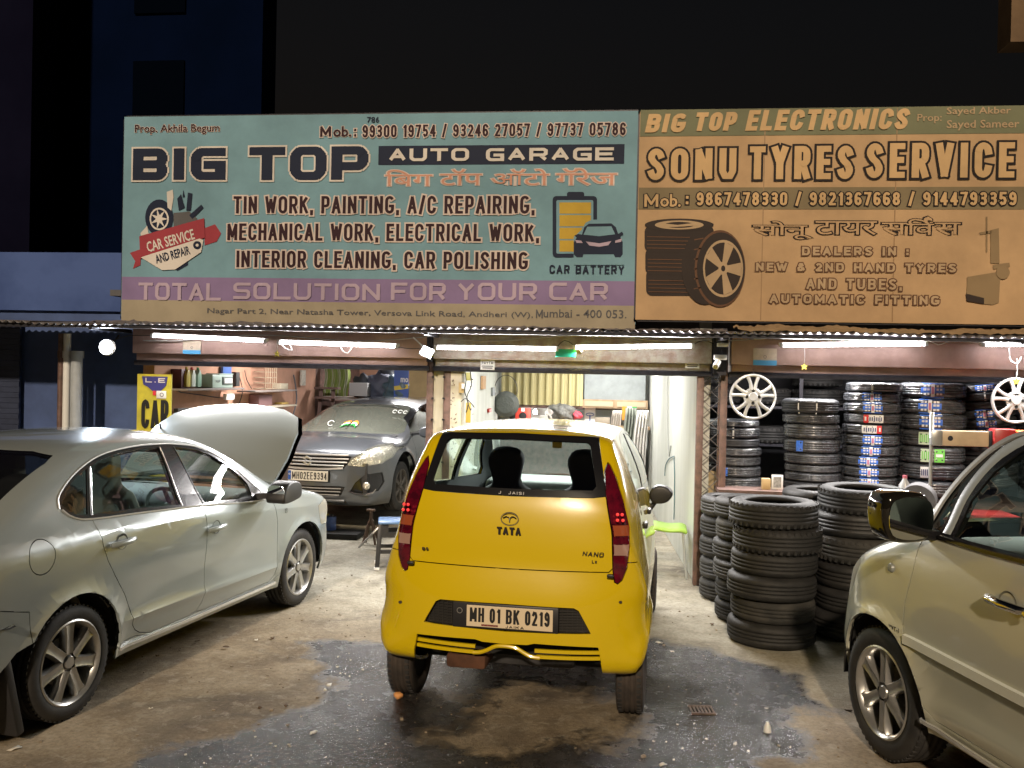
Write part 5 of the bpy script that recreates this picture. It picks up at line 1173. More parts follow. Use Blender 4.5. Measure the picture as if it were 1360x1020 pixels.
# ------------------------------------------------------------------ dark people carrier inside the left bay
def build_mpv():
    c = atY(411, 640, 10.15)
    car = carroot('parked_car', (c.x, c.y), 187, 'dark grey people carrier facing out of the left bay, raised on stands', 'car', None)
    wz = pchip([.3,.40,.55,.75,.92,1.02,1.10,1.2,1.32,1.42,1.48,1.55], [.76,.83,.87,.875,.86,.83,.79,.745,.69,.62,.55,.42])
    def W(x, z):
        x = np.asarray(x, float); z = np.asarray(z, float)
        w = wz(z)-.22*np.clip((x+.75)/.8, 0, 1)**2-.1*np.clip((-3.6-x)/.6, 0, 1)**2-.10*softk(z-.93-.05*x)*np.clip((1.1-z)/.1, 0, 1)
        r = np.hypot(x+.80, z-.56); return w+.02*np.exp(-((r-.37)/.04)**2)*(z < .95)
    out = [(-4.15,.45,.1,3),(-4.22,.7,.2,2.6),(-4.15,1.05,.16,2.6),(-3.95,1.38,.12,2.5),(-3.7,1.50,.08,2.4),(-3.0,1.545,.07,2.4),(-2.3,1.53,.08,2.4),(-1.95,1.49,.09,2.4),(-1.75,1.44,.10,2.4),(-1.35,1.29,.14,2.4),(-.95,1.15,.16,2.4),(-.82,1.115,.15,2.4),(-.5,1.08,.14,2.3),(-.22,1.02,.20,2.2),(-.06,.95,.30,2.2),(-.0,.86,.38,2.2),(.02,.70,.44,2.2),(.03,.52,.44,2.2),(-.0,.40,.36,2.4),(-.10,.33,.12,3),(-.4,.31,.04,4),(-2,.31,.03,5),(-3.5,.31,.03,5)]
    s = Shell(out, W, (-3.6, -.65, lambda x: .66+0*x))
    BODY, HOOD, WS, HL, GR, LG, FOG, DF, FR, SG, DR = range(11)
    s.panel(HOOD, [(-.86,-.1),(-.86,.5),(-.80,.70),(-.5,.72),(-.2,.56),(-.075,.30),(-.06,0),(-.06,-.1)], 'z', .3, (-1.1,.1,.8,1.2))
    s.panel(WS, [(0,1.46),(.48,1.45),(.58,1.42),(.72,1.14),(.68,1.115),(0,1.135),(-.05,1.135),(-.05,1.46)], 'X', .2, (-2.1,-.7,1.0,1.52))
    s.panel(HL, [(.44,.80),(.46,.86),(.58,.97),(.66,1.02),(.78,1.035),(.85,.97),(.84,.88),(.78,.82),(.60,.785)], 'X', -.3, (-.85,.2,.6,1.1))
    s.panel(GR, [(0,.925),(.40,.915),(.475,.90),(.455,.83),(.40,.765),(0,.745),(-.05,.745),(-.05,.925)], 'X', .2, (-.5,.2,.5,1.))
    s.panel(LG, [(0,.555),(.36,.56),(.42,.55),(.38,.455),(0,.44),(-.05,.44),(-.05,.555)], 'X', .2, (-.5,.2,.3,.8))
    s.panel(FOG, [(.48,.50),(.53,.60),(.62,.69),(.78,.715),(.80,.60),(.76,.505),(.6,.475)], 'X', .05, (-.6,.2,.3,.8))
    s.panel(DF, [(-1.25,1.08),(-1.22,.5),(-1.3,.38),(-2.2,.38),(-2.25,1.14)]); s.panel(DR, [(-2.25,1.14),(-2.2,.38),(-2.9,.38),(-3.2,.7),(-3.15,1.18)])
    s.panel(FR, [(-1.22,1.10),(-1.5,1.30),(-1.8,1.41),(-2.4,1.46),(-3.5,1.45),(-3.7,1.2),(-2.2,1.13)], lim=.1)
    s.panel(SG, [(-1.22,1.13),(-1.5,1.27),(-1.8,1.37),(-2.2,1.42),(-2.2,1.16)], only=[FR]); s.panel(SG, [(-2.3,1.42),(-3.1,1.42),(-3.1,1.2),(-2.3,1.165)], only=[FR])
    s.panel(99, circ(-.80, .56, .365, 32)); s.panel(99, circ(-3.54, .56, .365, 32)); s.panel(99, [(-5,.0),(-5,.325),(.5,.325),(.5,.0)], lim=-1.1)
    s.finish()
    G = paint('graphite_paint', (.12,.13,.145), .45, .30)
    s.make(s.grab(BODY), 'body', G, car); s.make(s.grab(HOOD), 'bonnet', G, car)
    s.make(s.grab(WS), 'windscreen', glass('screen_glass_dim', (.62,.66,.60), solid=.22, scol=(.42,.44,.36)), car, gap=0, depth=.01)  # greenish-grey film in the pane stands in for reflections
    for sd in (-1, 1):
        l = s.make(s.grab(HL, sd), 'headlight', glass('lamp_glass_clear', (.95,.95,.92), solid=.10, scol=(.8,.8,.7)), car, gap=.001, push=.004)
        fl = s.grab(HL, sd); s.make(fl, 'lamp_bowl', mat('lamp_reflector', (.75,.74,.66), .22, metal=.7, bump=1., bscale=28, bdist=.03), l, gap=.002, lip=False, push=-.02)
        fo = s.make(s.grab(FOG, sd), 'fog_lamp_bezel', mat('gloss_black', (.012,.012,.014), .15), car, gap=-.001, push=-.02, lip=False)
        MB().lathe([(0,-.012),(.03,-.010),(.042,-.002),(.046,.01)], 20, 'Y', M=frontM(-.10, sd*.66, .57)).build('fog_lamp', mat('lamp_reflector'), fo)
        MB().tube([Vector((-.015-.20*abs(y)**2.5, sd*y, z)) for y, z in ((.47,.505),(.55,.475),(.66,.47),(.74,.495),(.775,.54))], .006, 6).build('chrome_trim', chrome, fo)
        s.make(s.grab(DF, sd), 'front_door', G, car); s.make(s.grab(DR, sd), 'rear_door', G, car); s.make(s.grab(FR, sd), 'window_frame', mat('gloss_black'), car, gap=0, depth=.01)
        s.make(s.grab(SG, sd), 'window_pane', glass('side_glass'), car, gap=0, lip=False, push=-.004)
        for x in (-.80, -3.54):
            liner(car, x, .56, .375, .84, sd); wh = wheel(car, (x, sd*.75, .50), .30, .185, .20, 6, sd, .05)
            for ch in wh.children:
                if ch.name.split('.')[0] in ('spoke','rim','hub'): ch.data.materials.clear(); ch.data.materials.append(mat('dusty_alloy', (.16,.14,.12), .6, metal=.3, var=.4))
        mb = MB(); mb.prism(catmull([(sd*.90,1.09,0,0),(sd*.89,1.17,0,0),(sd*.97,1.215,0,0),(sd*1.07,1.20,0,0),(sd*1.09,1.12,0,0),(sd*1.0,1.07,0,0)], .03)[:,:2].tolist(), -1.38, -1.24, 'X'); mi = mb.build('door_mirror', G, car, bevel=.025, seg=3, angle=50)
        MB().bar((-1.32, sd*.74, 1.10), (-1.32, sd*.92, 1.12), .05, .03).build('mirror_arm', blackp, mi)
    # grille with chrome bars, badge, plate
    s.make(s.grab(GR), 'grille_backing', mat('grille_black'), car, gap=-.004, lip=False, push=-.03)
    s.make(s.grab(LG), 'lower_grille_backing', mat('grille_black'), car, gap=-.004, lip=False, push=-.03)
    def xa(y): return .03-.36*(1-(1-min(.97, (abs(y)/.80))**2.2)**(1/2.2))
    gch = mat('grille_chrome', (.70,.71,.72), .22, metal=.6)
    for z, hw_, r_ in ((.918,.455,.012), (.876,.46,.009), (.838,.45,.009), (.80,.42,.009), (.755,.41,.014)):
        MB().tube([Vector((xa(y)-.045*max(0,(z-.80)/.12), y, z-.02*(y/.45)**2*(z < .8)*-1)) for y in np.linspace(-hw_, hw_, 19)], r_, 8).build('grille_bar', gch, car)
    for z, hw_ in ((.535,.39), (.50,.385), (.462,.37)): MB().tube([Vector((xa(y), y, z)) for y in np.linspace(-hw_, hw_, 15)], .007, 6).build('grille_bar', gch, car)
    MB().box((.012, 0, .40), (.05, .9, .03)).build('bumper_lip', G, car, bevel=.012)
    mb = MB(); M = frontM(.062, 0, .850)
    for pts in ([(-.055,.018),(-.012,.058),(.052,.022),(.040,.012),(-.008,.036),(-.032,.014),(.030,-.012),(.055,-.018),(.012,-.058),(-.052,-.022),(-.040,-.012),(.008,-.036),(.032,-.014),(-.030,.012)],): mb.prism(pts, -.008, .006, 'Y', M=M)
    mb.build('badge', gch, car)
    plate(car, frontM(.048, .0, .675), .50, .118, [('MH02EE9394', -.195, -.042, .240, .042, .011)], ind=True)
    MB().box((.03,0,.675), (.03,.52,.13)).build('plate_holder', blackp, car, bevel=.005)
    s.make(s.grab([BODY, DF, DR, FR]), 'cabin_lining', lining, car, lip=False, gap=0, push=-.03)
    MB().box((-2.0,0,.40), (3.6,1.4,.06)).build('floor_pan', darkwell, car); MB().box((-.55,0,.62), (.8,1.3,.4)).build('engine', mat('engine_grey'), car)
    MB().prism([(-1.45,.8),(-1.45,1.05),(-1.3,1.12),(-.95,1.11),(-.95,.8)], -.7, .7, 'Y').build('dashboard', mat('dash_grey'), car, bevel=.02)
    for y in (-.36,.36): seat(car, -2.25, y, .62, mat('mpv_seat', (.20,.19,.16), .8), h=.52, tilt=-168 if False else 12)
    steering(car, (-1.55, -.36, 1.0), -62+180 if False else 62, .17)
    # two small flags and stickers on the screen
    def ws(y, z): 
        t = (z-1.135)/(1.45-1.135); x = -.90-.83*t-.20*abs(y)**2.2-.05*math.sin(math.pi*t)*0; return x
    for sg, y0 in ((-1, .02), (1, .02)):
        for k, (m, dz) in enumerate(((mat('saffron', (.75,.26,.03), .5), .036), (mat('flag_white', (.75,.75,.72), .5), .018), (mat('flag_green', (.03,.30,.06), .5), .0))):
            v = []
            for j in range(4):
                yy = y0+sg*(.012+j*.030); zz = 1.20+dz+.012*math.sin(j*1.3)-.004*j; v += [(ws(yy, zz)+.03, yy, zz), (ws(yy, zz+.018)+.03, yy, zz+.018)]
            mb = MB(); mb.add(v, [(2*j, 2*j+2, 2*j+3, 2*j+1) for j in range(3)]); mb.build('flag_sticker', m, car)
    MB().bar((ws(.02,1.17)+.03, .02-.004, 1.165), (ws(.02,1.23)+.03, .02, 1.26), .006).build('flag_staff', chrome, car)
    for (yy, zz, rr0, tt) in ((-.24, 1.22, .045, -38), (.46, 1.375, .03, -45), (.53, 1.375, .03, -45), (.60, 1.37, .028, -45)):
        M = frontM(ws(yy, zz)+.055, yy, zz) @ Matrix.Rotation(R(tt), 4, 'X'); MB().tube([M @ Vector((rr0*math.cos(t)*(1-.12*t/3), -.003, rr0*math.sin(t)*(1-.12*t/3))) for t in np.linspace(.4, 5.6, 16)], .006, 5).build('screen_sticker', mat('flag_white'), car)
    MB().tube([(-2.15,.05,1.53),(-2.45,.05,1.86)], [.006,.002], 6).build('aerial', blackp, car)
    MB().tube([Vector((-1.72, y, 1.455-.05*abs(y/.5)**3)) for y in np.linspace(-.45,.45,9)], .008, 6).build('screen_reflection_line', chrome, car)  # chrome tube stands in for the white reflection above the glass
    return car, W
mpv, _ = build_mpv()

# ------------------------------------------------------------------ olive silver people carrier at the right edge
def build_carrier():
    car = carroot('parked_car', (2.187, 4.9356), -15.9, 'pale olive silver people carrier entering from the right edge', 'car', None)
    wz = pchip([.25,.35,.5,.65,.80,1.0,1.10,1.18,1.24,1.35,1.5,1.62,1.70,1.78], [.82,.85,.875,.885,.888,.882,.868,.842,.81,.765,.70,.64,.58,.45])
    def W(x, z):
        x = np.asarray(x, float); z = np.asarray(z, float); w = wz(z)
        w = w-.555*np.clip(x, 0, .72)**2*(.75+.25*np.clip((z-.5)/.3, 0, 1))-.012*np.exp(-((z-.50)/.08)**2)*np.clip((-.35-x)/.2, 0, 1)+.012*np.exp(-((z-.40)/.03)**2)*np.clip((-.35-x)/.2, 0, 1)
        r = np.hypot(x, z-.325); return w+.022*np.exp(-((r-.385)/.04)**2)*(z < .8)
    out = [(-3.4,.35,.1,3),(-3.5,.8,.2,2.6),(-3.45,1.3,.16,2.6),(-3.25,1.68,.10,2.5),(-2.6,1.78,.08,2.4),(-1.6,1.785,.08,2.4),(-1.0,1.775,.08,2.4),(-.72,1.745,.08,2.4),(-.52,1.68,.09,2.4),(-.36,1.545,.10,2.4),(-.23,1.36,.11,2.4),(-.14,1.24,.11,2.4),(-.02,1.165,.13,2.4),(.2,1.10,.18,2.3),(.45,1.02,.25,2.2),(.66,.90,.32,2.2),(.76,.75,.36,2.2),(.79,.58,.36,2.2),(.76,.40,.3,2.4),(.66,.28,.12,3),(.4,.25,.04,4),(-1,.25,.03,5),(-2.5,.25,.03,5)]
    s = Shell(out, W, (-3.0, .1, lambda x: .72+0*x))
    BODY, DF, FR, QG, SG, BMP, HL, WS, CL, DR = range(10)
    s.panel(DF, [(-.33,1.21),(-.300,1.10),(-.285,1.0),(-.235,.836),(-.224,.73),(-.245,.63),(-.30,.50),(-.38,.40),(-.44,.345),(-1.35,.345),(-1.38,1.22)])
    s.panel(DR, [(-1.38,1.22),(-1.35,.345),(-2.2,.345),(-2.35,.8),(-2.3,1.23)])
    s.panel(BMP, [(.9,.2),(.9,.66),(.45,.66),(.385,.60),(.36,.2)], lim=-.3)
    s.panel(HL, [(.38,.72),(.30,.80),(.20,.93),(.30,.99),(.45,.96),(.6,.88),(.72,.76),(.7,.70)], lim=-.05)
    s.panel(WS, [(0,1.69),(.46,1.67),(.54,1.62),(.70,1.25),(.66,1.22),(0,1.22),(-.05,1.22),(-.05,1.69)], 'X', .3, (-1.2,.0,1.15,1.74))
    s.panel(FR, [(-.295,1.205),(-.335,1.335),(-.42,1.487),(-.548,1.615),(-.66,1.665),(-.9,1.70),(-1.4,1.715),(-2.6,1.70),(-3.1,1.65),(-3.2,1.25),(-1.3,1.185),(-.6,1.170),(-.40,1.170)], lim=.05)
    s.panel(QG, [(-.325,1.215),(-.355,1.34),(-.40,1.44),(-.415,1.37),(-.405,1.20)], lim=.05, only=[FR])
    s.panel(SG, [(-.500,1.195),(-.515,1.36),(-.582,1.493),(-.69,1.60),(-.85,1.655),(-1.30,1.675),(-1.30,1.205)], lim=.05, only=[FR])
    s.panel(SG+20, [(-1.42,1.21),(-1.42,1.675),(-2.2,1.665),(-2.2,1.225)], lim=.05, only=[FR])
    s.panel(99, circ(0, .325, .385, 36)); s.panel(99, [(-5,.0),(-5,.27),(.62,.27),(.62,.0)], lim=-1.1)
    s.finish()
    O = paint('olive_silver_paint', (.56,.57,.47), .18, .28)
    s.make(s.grab([BODY, WS] if False else BODY), 'body', O, car); s.make(s.grab(BMP), 'front_bumper', O, car)
    s.make(s.grab(WS), 'windscreen', glass('screen_glass'), car, gap=0, depth=.01)
    for sd in (-1, 1):
        s.make(s.grab(DF, sd), 'front_door', O, car); s.make(s.grab(DR, sd), 'rear_door', O, car)
        s.make(s.grab(HL, sd), 'headlight', glass('lamp_glass'), car, gap=.001)
        s.make(s.grab(FR, sd), 'window_frame', mat('gloss_black'), car, gap=0, depth=.012)
        s.make(s.grab(QG, sd), 'quarter_pane', glass('side_glass_clear', (.55,.62,.56)), car, gap=0, lip=False, push=-.004)
        for k in (SG, SG+20): s.make(s.grab(k, sd), 'window_pane', glass('side_glass_clear', (.55,.62,.56)), car, gap=0, lip=False, push=-.006)
        liner(car, 0, .325, .395, .86, sd); wheel(car, (0, sd*.762, .325), .325, .20, .217, 6, sd, .055)
        liner(car, -2.75, .325, .395, .86, sd); wheel(car, (-2.75, sd*.762, .325), .325, .20, .217, 6, sd, .055)
    s.make(s.grab([BODY, DF, DR, FR]), 'cabin_lining', lining, car, lip=False, gap=0, push=-.03)
    MB().box((-1.6,0,.28), (3.6,1.4,.05)).build('floor_pan', darkwell, car); MB().box((.05,0,.62), (.7,1.0,.5)).build('engine', mat('engine_grey'), car)
    MB().prism([(-.95,.8),(-.95,1.08),(-.8,1.15),(-.35,1.17),(-.35,.8)], -.7, .7, 'Y').build('dashboard', mat('dash_grey'), car, bevel=.02)
    for y in (-.38,.38): seat(car, -1.75, y, .62, beige)
    for y in (-.38,.38): seat(car, -2.6, y, .64, beige, w=.55)
    sd = 1
    flatstrip(surfline(s, [(-.255,.668),(-.6,.660),(-1.0,.652),(-1.32,.648)], .002, side=1), .052, .016, nrm=(0,1,0)).build('door_moulding', mat('pale_moulding', (.74,.76,.66), .3, metal=.2), car)
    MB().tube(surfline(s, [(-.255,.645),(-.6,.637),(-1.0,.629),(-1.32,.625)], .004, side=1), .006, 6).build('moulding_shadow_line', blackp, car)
    flatstrip(surfline(s, [(-.36,.325),(-.5,.312),(-.9,.300),(-1.6,.295)], .012, side=1), .020, .010, nrm=(0,1,0)).build('sill_strip', mat('bright_trim'), car)
    flatstrip(surfline(s, [(-.42,1.182),(-.7,1.176),(-1.0,1.180),(-1.35,1.186)], .004, side=1), .020, .010, nrm=(0,1,0)).build('waist_trim', mat('gloss_black'), car)
    flatstrip(surfline(s, [(-.31,1.215),(-.345,1.338),(-.43,1.490),(-.555,1.620),(-.67,1.672),(-.95,1.707),(-1.4,1.72)], .002, side=1), .026, .010, nrm=(0,1,.5)).build('rain_gutter', mat('bright_trim'), car)
    pil = surfline(s, [(-.452,1.20),(-.462,1.36),(-.515,1.49),(-.61,1.60),(-.78,1.672),(-1.1,1.70)], .0, side=1)
    flatstrip(pil, .055, .004, nrm=(0,1,.3)).build('pillar_trim', mat('grey_pillar', (.30,.33,.33), .4), car)
    # handle with chrome, keyhole, badge, indicator
    hx, hz = -.925, 1.0; wy = float(W(hx, hz))
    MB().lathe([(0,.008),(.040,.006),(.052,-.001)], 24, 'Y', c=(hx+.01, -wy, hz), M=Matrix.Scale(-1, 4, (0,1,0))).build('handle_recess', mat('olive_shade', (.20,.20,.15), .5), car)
    MB().tube([(hx+.10, wy+.012, hz+.004), (hx+.085, wy+.03, hz+.006), (hx, wy+.042, hz+.004), (hx-.085, wy+.03, hz), (hx-.10, wy+.012, hz)], [.016,.020,.019,.019,.014], 12).build('door_handle', chrome, car)
    MB().lathe([(0,-.014),(.012,-.012),(.017,0)], 16, 'Y', c=(hx-.13, -wy-.03, hz-.005), M=Matrix.Scale(-1, 4, (0,1,0))).build('key_lock', chrome, car)
    wx = float(W(-.10,.97)); MB().lathe([(0,-.016),(.018,-.012),(.024,.0)], 16, 'Y', c=(-.115, -wx, .975), M=Matrix.Scale(-1, 4, (0,1,0))).build('side_indicator', mat('smoked_lens'), car)
    gothic('VVT-I', 0, 0, .085, .022, .005, mat('dark_chrome'), car, M=Matrix(((-1,0,0,-.135),(0,-1,0,float(W(-.17,.70))+.001),(0,0,1,.685),(0,0,0,1))), name='badge_lettering', y=-.003)
    for sd in (-1, 1):
        mb = MB(); mb.prism(catmull([(sd*.885,1.17,0,0),(sd*.875,1.29,0,0),(sd*.90,1.365,0,0),(sd*1.0,1.385,0,0),(sd*1.10,1.365,0,0),(sd*1.115,1.25,0,0),(sd*1.08,1.165,0,0),(sd*.96,1.15,0,0)], .03)[:,:2].tolist(), -.42, -.25, 'X'); mi = mb.build('door_mirror', mat('gloss_black_shell', (.010,.009,.007), .08, coat=1), car, bevel=.035, seg=4, angle=60)
        MB().bar((-.36, sd*.80, 1.185), (-.35, sd*.93, 1.18), .10, .04).build('mirror_arm', mat('gloss_black'), mi)
        q = MB(); q.prism(catmull([(sd*.90,1.19,0,0),(sd*.90,1.34,0,0),(sd*1.08,1.34,0,0),(sd*1.08,1.19,0,0)], .03)[:,:2].tolist(), -.428, -.424, 'X'); q.build('mirror_glass', mat('mirror_silver'), mi)
    return car
build_carrier()
# ------------------------------------------------------------------ tyres
def tyre_mesh(r, w, rr, n=40, tread=True, name='tyre'):
    h = w/2; mb = MB()
    mb.lathe([(rr, -h*.80), (rr+.010, -h*.92), (rr+(r-rr)*.30, -h*.99), (rr+(r-rr)*.62, -h*1.0), (r-.024, -h*.90), (r-.008, -h*.76), (r-.001, -h*.55), (r, -h*.36), (r-.007, -h*.34), (r-.007, -h*.28), (r, -h*.26), (r, -h*.05), (r-.007, -h*.03), (r-.007, h*.03), (r, h*.05), (r, h*.26), (r-.007, h*.28), (r-.007, h*.34), (r, h*.36), (r-.001, h*.55), (r-.008, h*.76), (r-.024, h*.90), (rr+(r-rr)*.62, h*1.0), (rr+(r-rr)*.30, h*.99), (rr+.010, h*.92), (rr, h*.80), (rr+.025, h*.55), (r-.03, h*.5), (r-.025, -h*.5), (rr+.025, -h*.55)], n, 'Z', closed=True)
    if tread:
        for k in range(n):
            a = 2*math.pi*(k+.5)/n
            for s in (-1, 1):
                M = Matrix.Rotation(a, 4, 'Z') @ Matrix.Translation((r-.003, 0, s*w*.36)) @ Matrix.Rotation(s*.3, 4, 'X'); mb.box((0,0,0), (.009, .020, w*.13), M=M)
    return mb.mesh(name)
usedM = mat('worn_rubber', (.026,.025,.024), .66, col2=(.013,.013,.013), vscale=7, bump=.25, bscale=55, spec=.35)
wrapM = mat('film_wrapped_rubber', (.040,.044,.050), .22, col2=(.085,.09,.10), vscale=15, bump=.9, bscale=22, coat=.6, bdist=.02, coatrough=.15)
newM = mat('new_rubber', (.020,.022,.026), .42, bump=.3, bscale=60, col2=(.035,.037,.042), vscale=20)
meshes = {}
def tyre(kind, x, y, z, label, group, m, r, w, rr, rz=0., tilt=0., tread=True):
    key = (kind, r, w); 
    if key not in meshes: meshes[key] = tyre_mesh(r, w, rr, 40 if r > .28 else 32, tread); meshes[key].materials.append(m)
    o = bpy.data.objects.new('tyre', meshes[key]); COL.objects.link(o); o.location = (x, y, z); o.rotation_euler = (tilt, 0, rz)
    return tag(o, label, 'tyre', group)
ORD = ['lowest', 'second up', 'third up', 'fourth up', 'fifth up', 'sixth up', 'seventh up']
rr_ = random.Random(11)
usedV = [usedM, mat('dusty_worn_rubber', (.050,.047,.042), .8, col2=(.022,.022,.021), vscale=5, bump=.3, bscale=40, spec=.3), mat('blacker_worn_rubber', (.015,.015,.015), .55, col2=(.024,.022,.02), vscale=8, bump=.3, bscale=70)]
def used_stack(px, Y, r, n, w, where, seed=0):
    x = atY(px, 700, Y).x; q = random.Random(seed); z = .004
    for k in range(n):
        ww = w*q.uniform(.94, 1.06); ww = round(ww/.012)*.012; rq = round(r*q.uniform(.95, 1.02)/.008)*.008
        nm = ORD[k] if k < n-1 else 'topmost'
        mi_ = q.choice((0,0,0,1,2)); tyre('worn%d' % mi_, x+q.uniform(-.02,.02), Y+q.uniform(-.02,.02), z+ww/2, f'worn tyre, {nm} in {where}', 'worn tyres stacked on the floor', usedV[mi_], rq, ww, rq*.62, q.uniform(0, 6), q.uniform(-.02,.02), tread=q.random() < .15); z += ww*.985
used_stack(1029, 6.70, .308, 6, .178, 'the foremost stack on the forecourt', 1)
used_stack(1141, 6.98, .315, 6, .180, 'the dark stack beside the olive car', 2)
used_stack(998, 7.30, .292, 6, .165, 'the stack half hidden behind the foremost', 3)
used_stack(970, 7.98, .268, 5, .176, 'the stack nearest the lattice gate', 4)
used_stack(1084, 7.62, .30, 6, .168, 'the stack behind the gap of the two front stacks', 6)
# new stock on the counter
cz = atY(1100, 660, 8.95).z
ct = empty('display_counter', (2.4, 9.1, 0), label='dark counter carrying the tall columns of new tyres', cat='counter')
MB().box((.0,0,cz-.02), (3.2,.95,.04)).build('counter_top', brownpost, ct); 
for k, x in enumerate((-1.55,-.8,0,.8,1.55)):
    for y in (-.44,.44): MB().box((x, y, (cz-.04)/2), (.045,.045,cz-.04)).build('leg', brownpost, ct)
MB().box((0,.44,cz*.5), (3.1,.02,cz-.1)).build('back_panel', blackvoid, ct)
labB = mat('blue_label', (.05,.20,.80), .35, col2=(.04,.13,.60), vscale=60); labW = mat('white_label', (.72,.74,.76), .4); labR = mat('red_label', (.62,.04,.05), .4); labG = mat('green_label', (.16,.55,.10), .4); labP = mat('pale_label', (.50,.62,.48), .4); strapM = mat('white_strap', (.75,.75,.74), .4); labI = mat('label_ink', (.05,.07,.20), .4)
def patch(parent, r, w, a0, a1, z0, z1, m, name, dr=.001):
    n = max(2, int(abs(a1-a0)/.09)); v = []
    for k in range(n+1):
        a = a0+(a1-a0)*k/n
        for zz in np.linspace(z0, z1, 4):
            t = abs(zz)/(w/2); rad = r+dr-(0 if t < .55 else (t-.55)**2*.10); v.append((rad*math.cos(a), rad*math.sin(a), zz))
    mb = MB(); mb.add(v, [(k*4+j, k*4+4+j, k*4+5+j, k*4+1+j) for k in range(n) for j in range(3)], True)
    return mb.build(name, m, parent)
def sticker(o, kind, r, w, a):
    h = w*.47
    if kind == 'blue':
        l = patch(o, r, w, a-.34, a+.34, -h, h, labB, 'paper_label'); patch(l, r, w, a-.05, a+.06, -h*.9, h*.9, labW, 'label_print', .003)
        for s_, e_ in ((-.26,-.18),(-.15,-.09),(.10,.17),(.20,.27)):
            for z_ in (-.5,.1,.55): patch(l, r, w, a+s_+rr_.uniform(-.01,.01), a+e_, h*z_-h*.12, h*z_+h*.16, labW, 'label_print', .003)
        patch(l, r, w, a-.03, a+.04, -h*.5, h*.5, mat('pink_ink', (.5,.2,.35), .5), 'label_print', .005)
    elif kind in ('redwhite', 'whitered'):
        s = 1 if kind == 'redwhite' else -1
        l = patch(o, r, w, a-.34, a+.34, -h*.8, h*.8, labW, 'paper_label'); patch(l, r, w, *(sorted((a-s*.34, a-s*.17))), -h*.8, h*.8, labR, 'label_print', .003); patch(l, r, w, a-s*.27-.03, a-s*.27+.03, -h*.4, h*.4, labW, 'label_print', .005)
        for q in range(6): patch(l, r, w, a+s*(-.12+q*.075)-.02, a+s*(-.12+q*.075)+.02, -h*.4, h*.35, labI, 'label_print', .003)
    elif kind == 'green':
        l = patch(o, r, w, a-.34, a+.02, -h*.8, h*.8, labP, 'paper_label')
        for q in range(5): patch(l, r, w, a-.30+q*.06, a-.27+q*.06, -h*.5, h*.5, labG, 'label_print', .003)
        l2 = patch(o, r, w, a+.06, a+.36, -h*.8, h*.8, labG, 'paper_label'); patch(l2, r, w, a+.10, a+.30, -h*.15, h*.2, labW, 'label_print', .003)
    elif kind == 'white':
        l = patch(o, r, w, a-.28, a+.05, -h*.7, h*.7, labW, 'paper_label')
        for q in range(5): patch(l, r, w, a-.25+q*.055, a-.225+q*.055, -h*.4, h*.4, labI, 'label_print', .003)
    elif kind == 'smallblue': patch(o, r, w, a-.55, a-.30, -h*.8, h*.8, labB, 'paper_label')
    elif kind == 'straps':
        for da in (-.35, .28): patch(o, r, w, a+da-.02, a+da+.02, -w*.5, w*.5, strapM, 'strap', .003)
    elif kind == 'strap': patch(o, r, w, a-.03, a+.03, -w*.5, w*.5, strapM, 'strap', .003)
NM = {'blue': 'blue labelled', 'redwhite': 'red then white labelled', 'whitered': 'white then red labelled', 'green': 'green labelled', 'white': 'white labelled', 'smallblue': 'blue tagged', 'straps': 'twice strapped', 'strap': 'white strapped', '': 'film wrapped', 'bare': 'unwrapped black'}
def new_stack(px0, px1, Y, ys, kinds, r, where, m=None, tiltk=0., lean=0.):
    """ys: picture rows of the joints from top to bottom"""
    n = len(ys)-1; names = ['topmost']+[f'{w_} down' for w_ in 'second third fourth fifth sixth seventh eighth ninth tenth eleventh twelfth'.split()]
    for k in range(n):
        t = k/max(1, n-1); px = px0+(px1-px0)*t; a_ = atY(px, ys[k], Y-r*.7); b_ = atY(px, ys[k+1], Y-r*.7); c = atY(px, (ys[k]+ys[k+1])/2, Y)
        w = round((a_.z-b_.z)*.99/.004)*.004; kd = kinds[k]; mm = m or (newM if kd in ('bare','straps') else wrapM)
        o = tyre('n'+mm.name, c.x+rr_.uniform(-.008,.008), Y+rr_.uniform(-.01,.01), (a_.z+b_.z)/2, f'{NM[kd]} tyre, {names[k]} in {where}', 'new tyres in columns on the counter', mm, r, w, r*.6, 0, tilt=tiltk, tread=False)
        if lean: o.rotation_euler = (tiltk, lean, 0)
        ang = math.atan2(-Y, -c.x)
        sticker(o, kd, r, w, ang+rr_.uniform(-.06,.06))
new_stack(973, 977, 8.86, [558,567,582,594,606,619,634,648], ['','strap','bare','smallblue','','smallblue',''], .248, 'the short column beside the gate')
new_stack(1077, 1079, 8.92, [530,550,563,583,602,617,628,640,651,662], ['straps','','','smallblue','','','','bare',''], .262, 'the column of mostly unlabelled tyres')
new_stack(1160, 1152, 8.90, [508,521,535,549,563,577,592,606,620,634,648,661], ['strap','blue','blue','redwhite','whitered','blue','blue','blue','blue','blue','blue'], .255, 'the column with mostly blue labels')
new_stack(1238, 1236, 8.96, [508,529,550,571,593,616,638,660], ['blue','blue','blue','green','green','white','white'], .295, 'the column of thick tyres', m=wrapM)
new_stack(1308, 1314, 9.02, [509,519,531,542,555,567,579,591,604,618,633,648], ['blue','strap','bare','blue','blue','blue','strap','','','',''], .245, 'the leaning column at the right', m=newM, lean=-.12)
new_stack(1395, 1395, 9.0, [515,535,555,575,600,620,640,660], ['']*7, .27, 'the column cut off by the right edge')
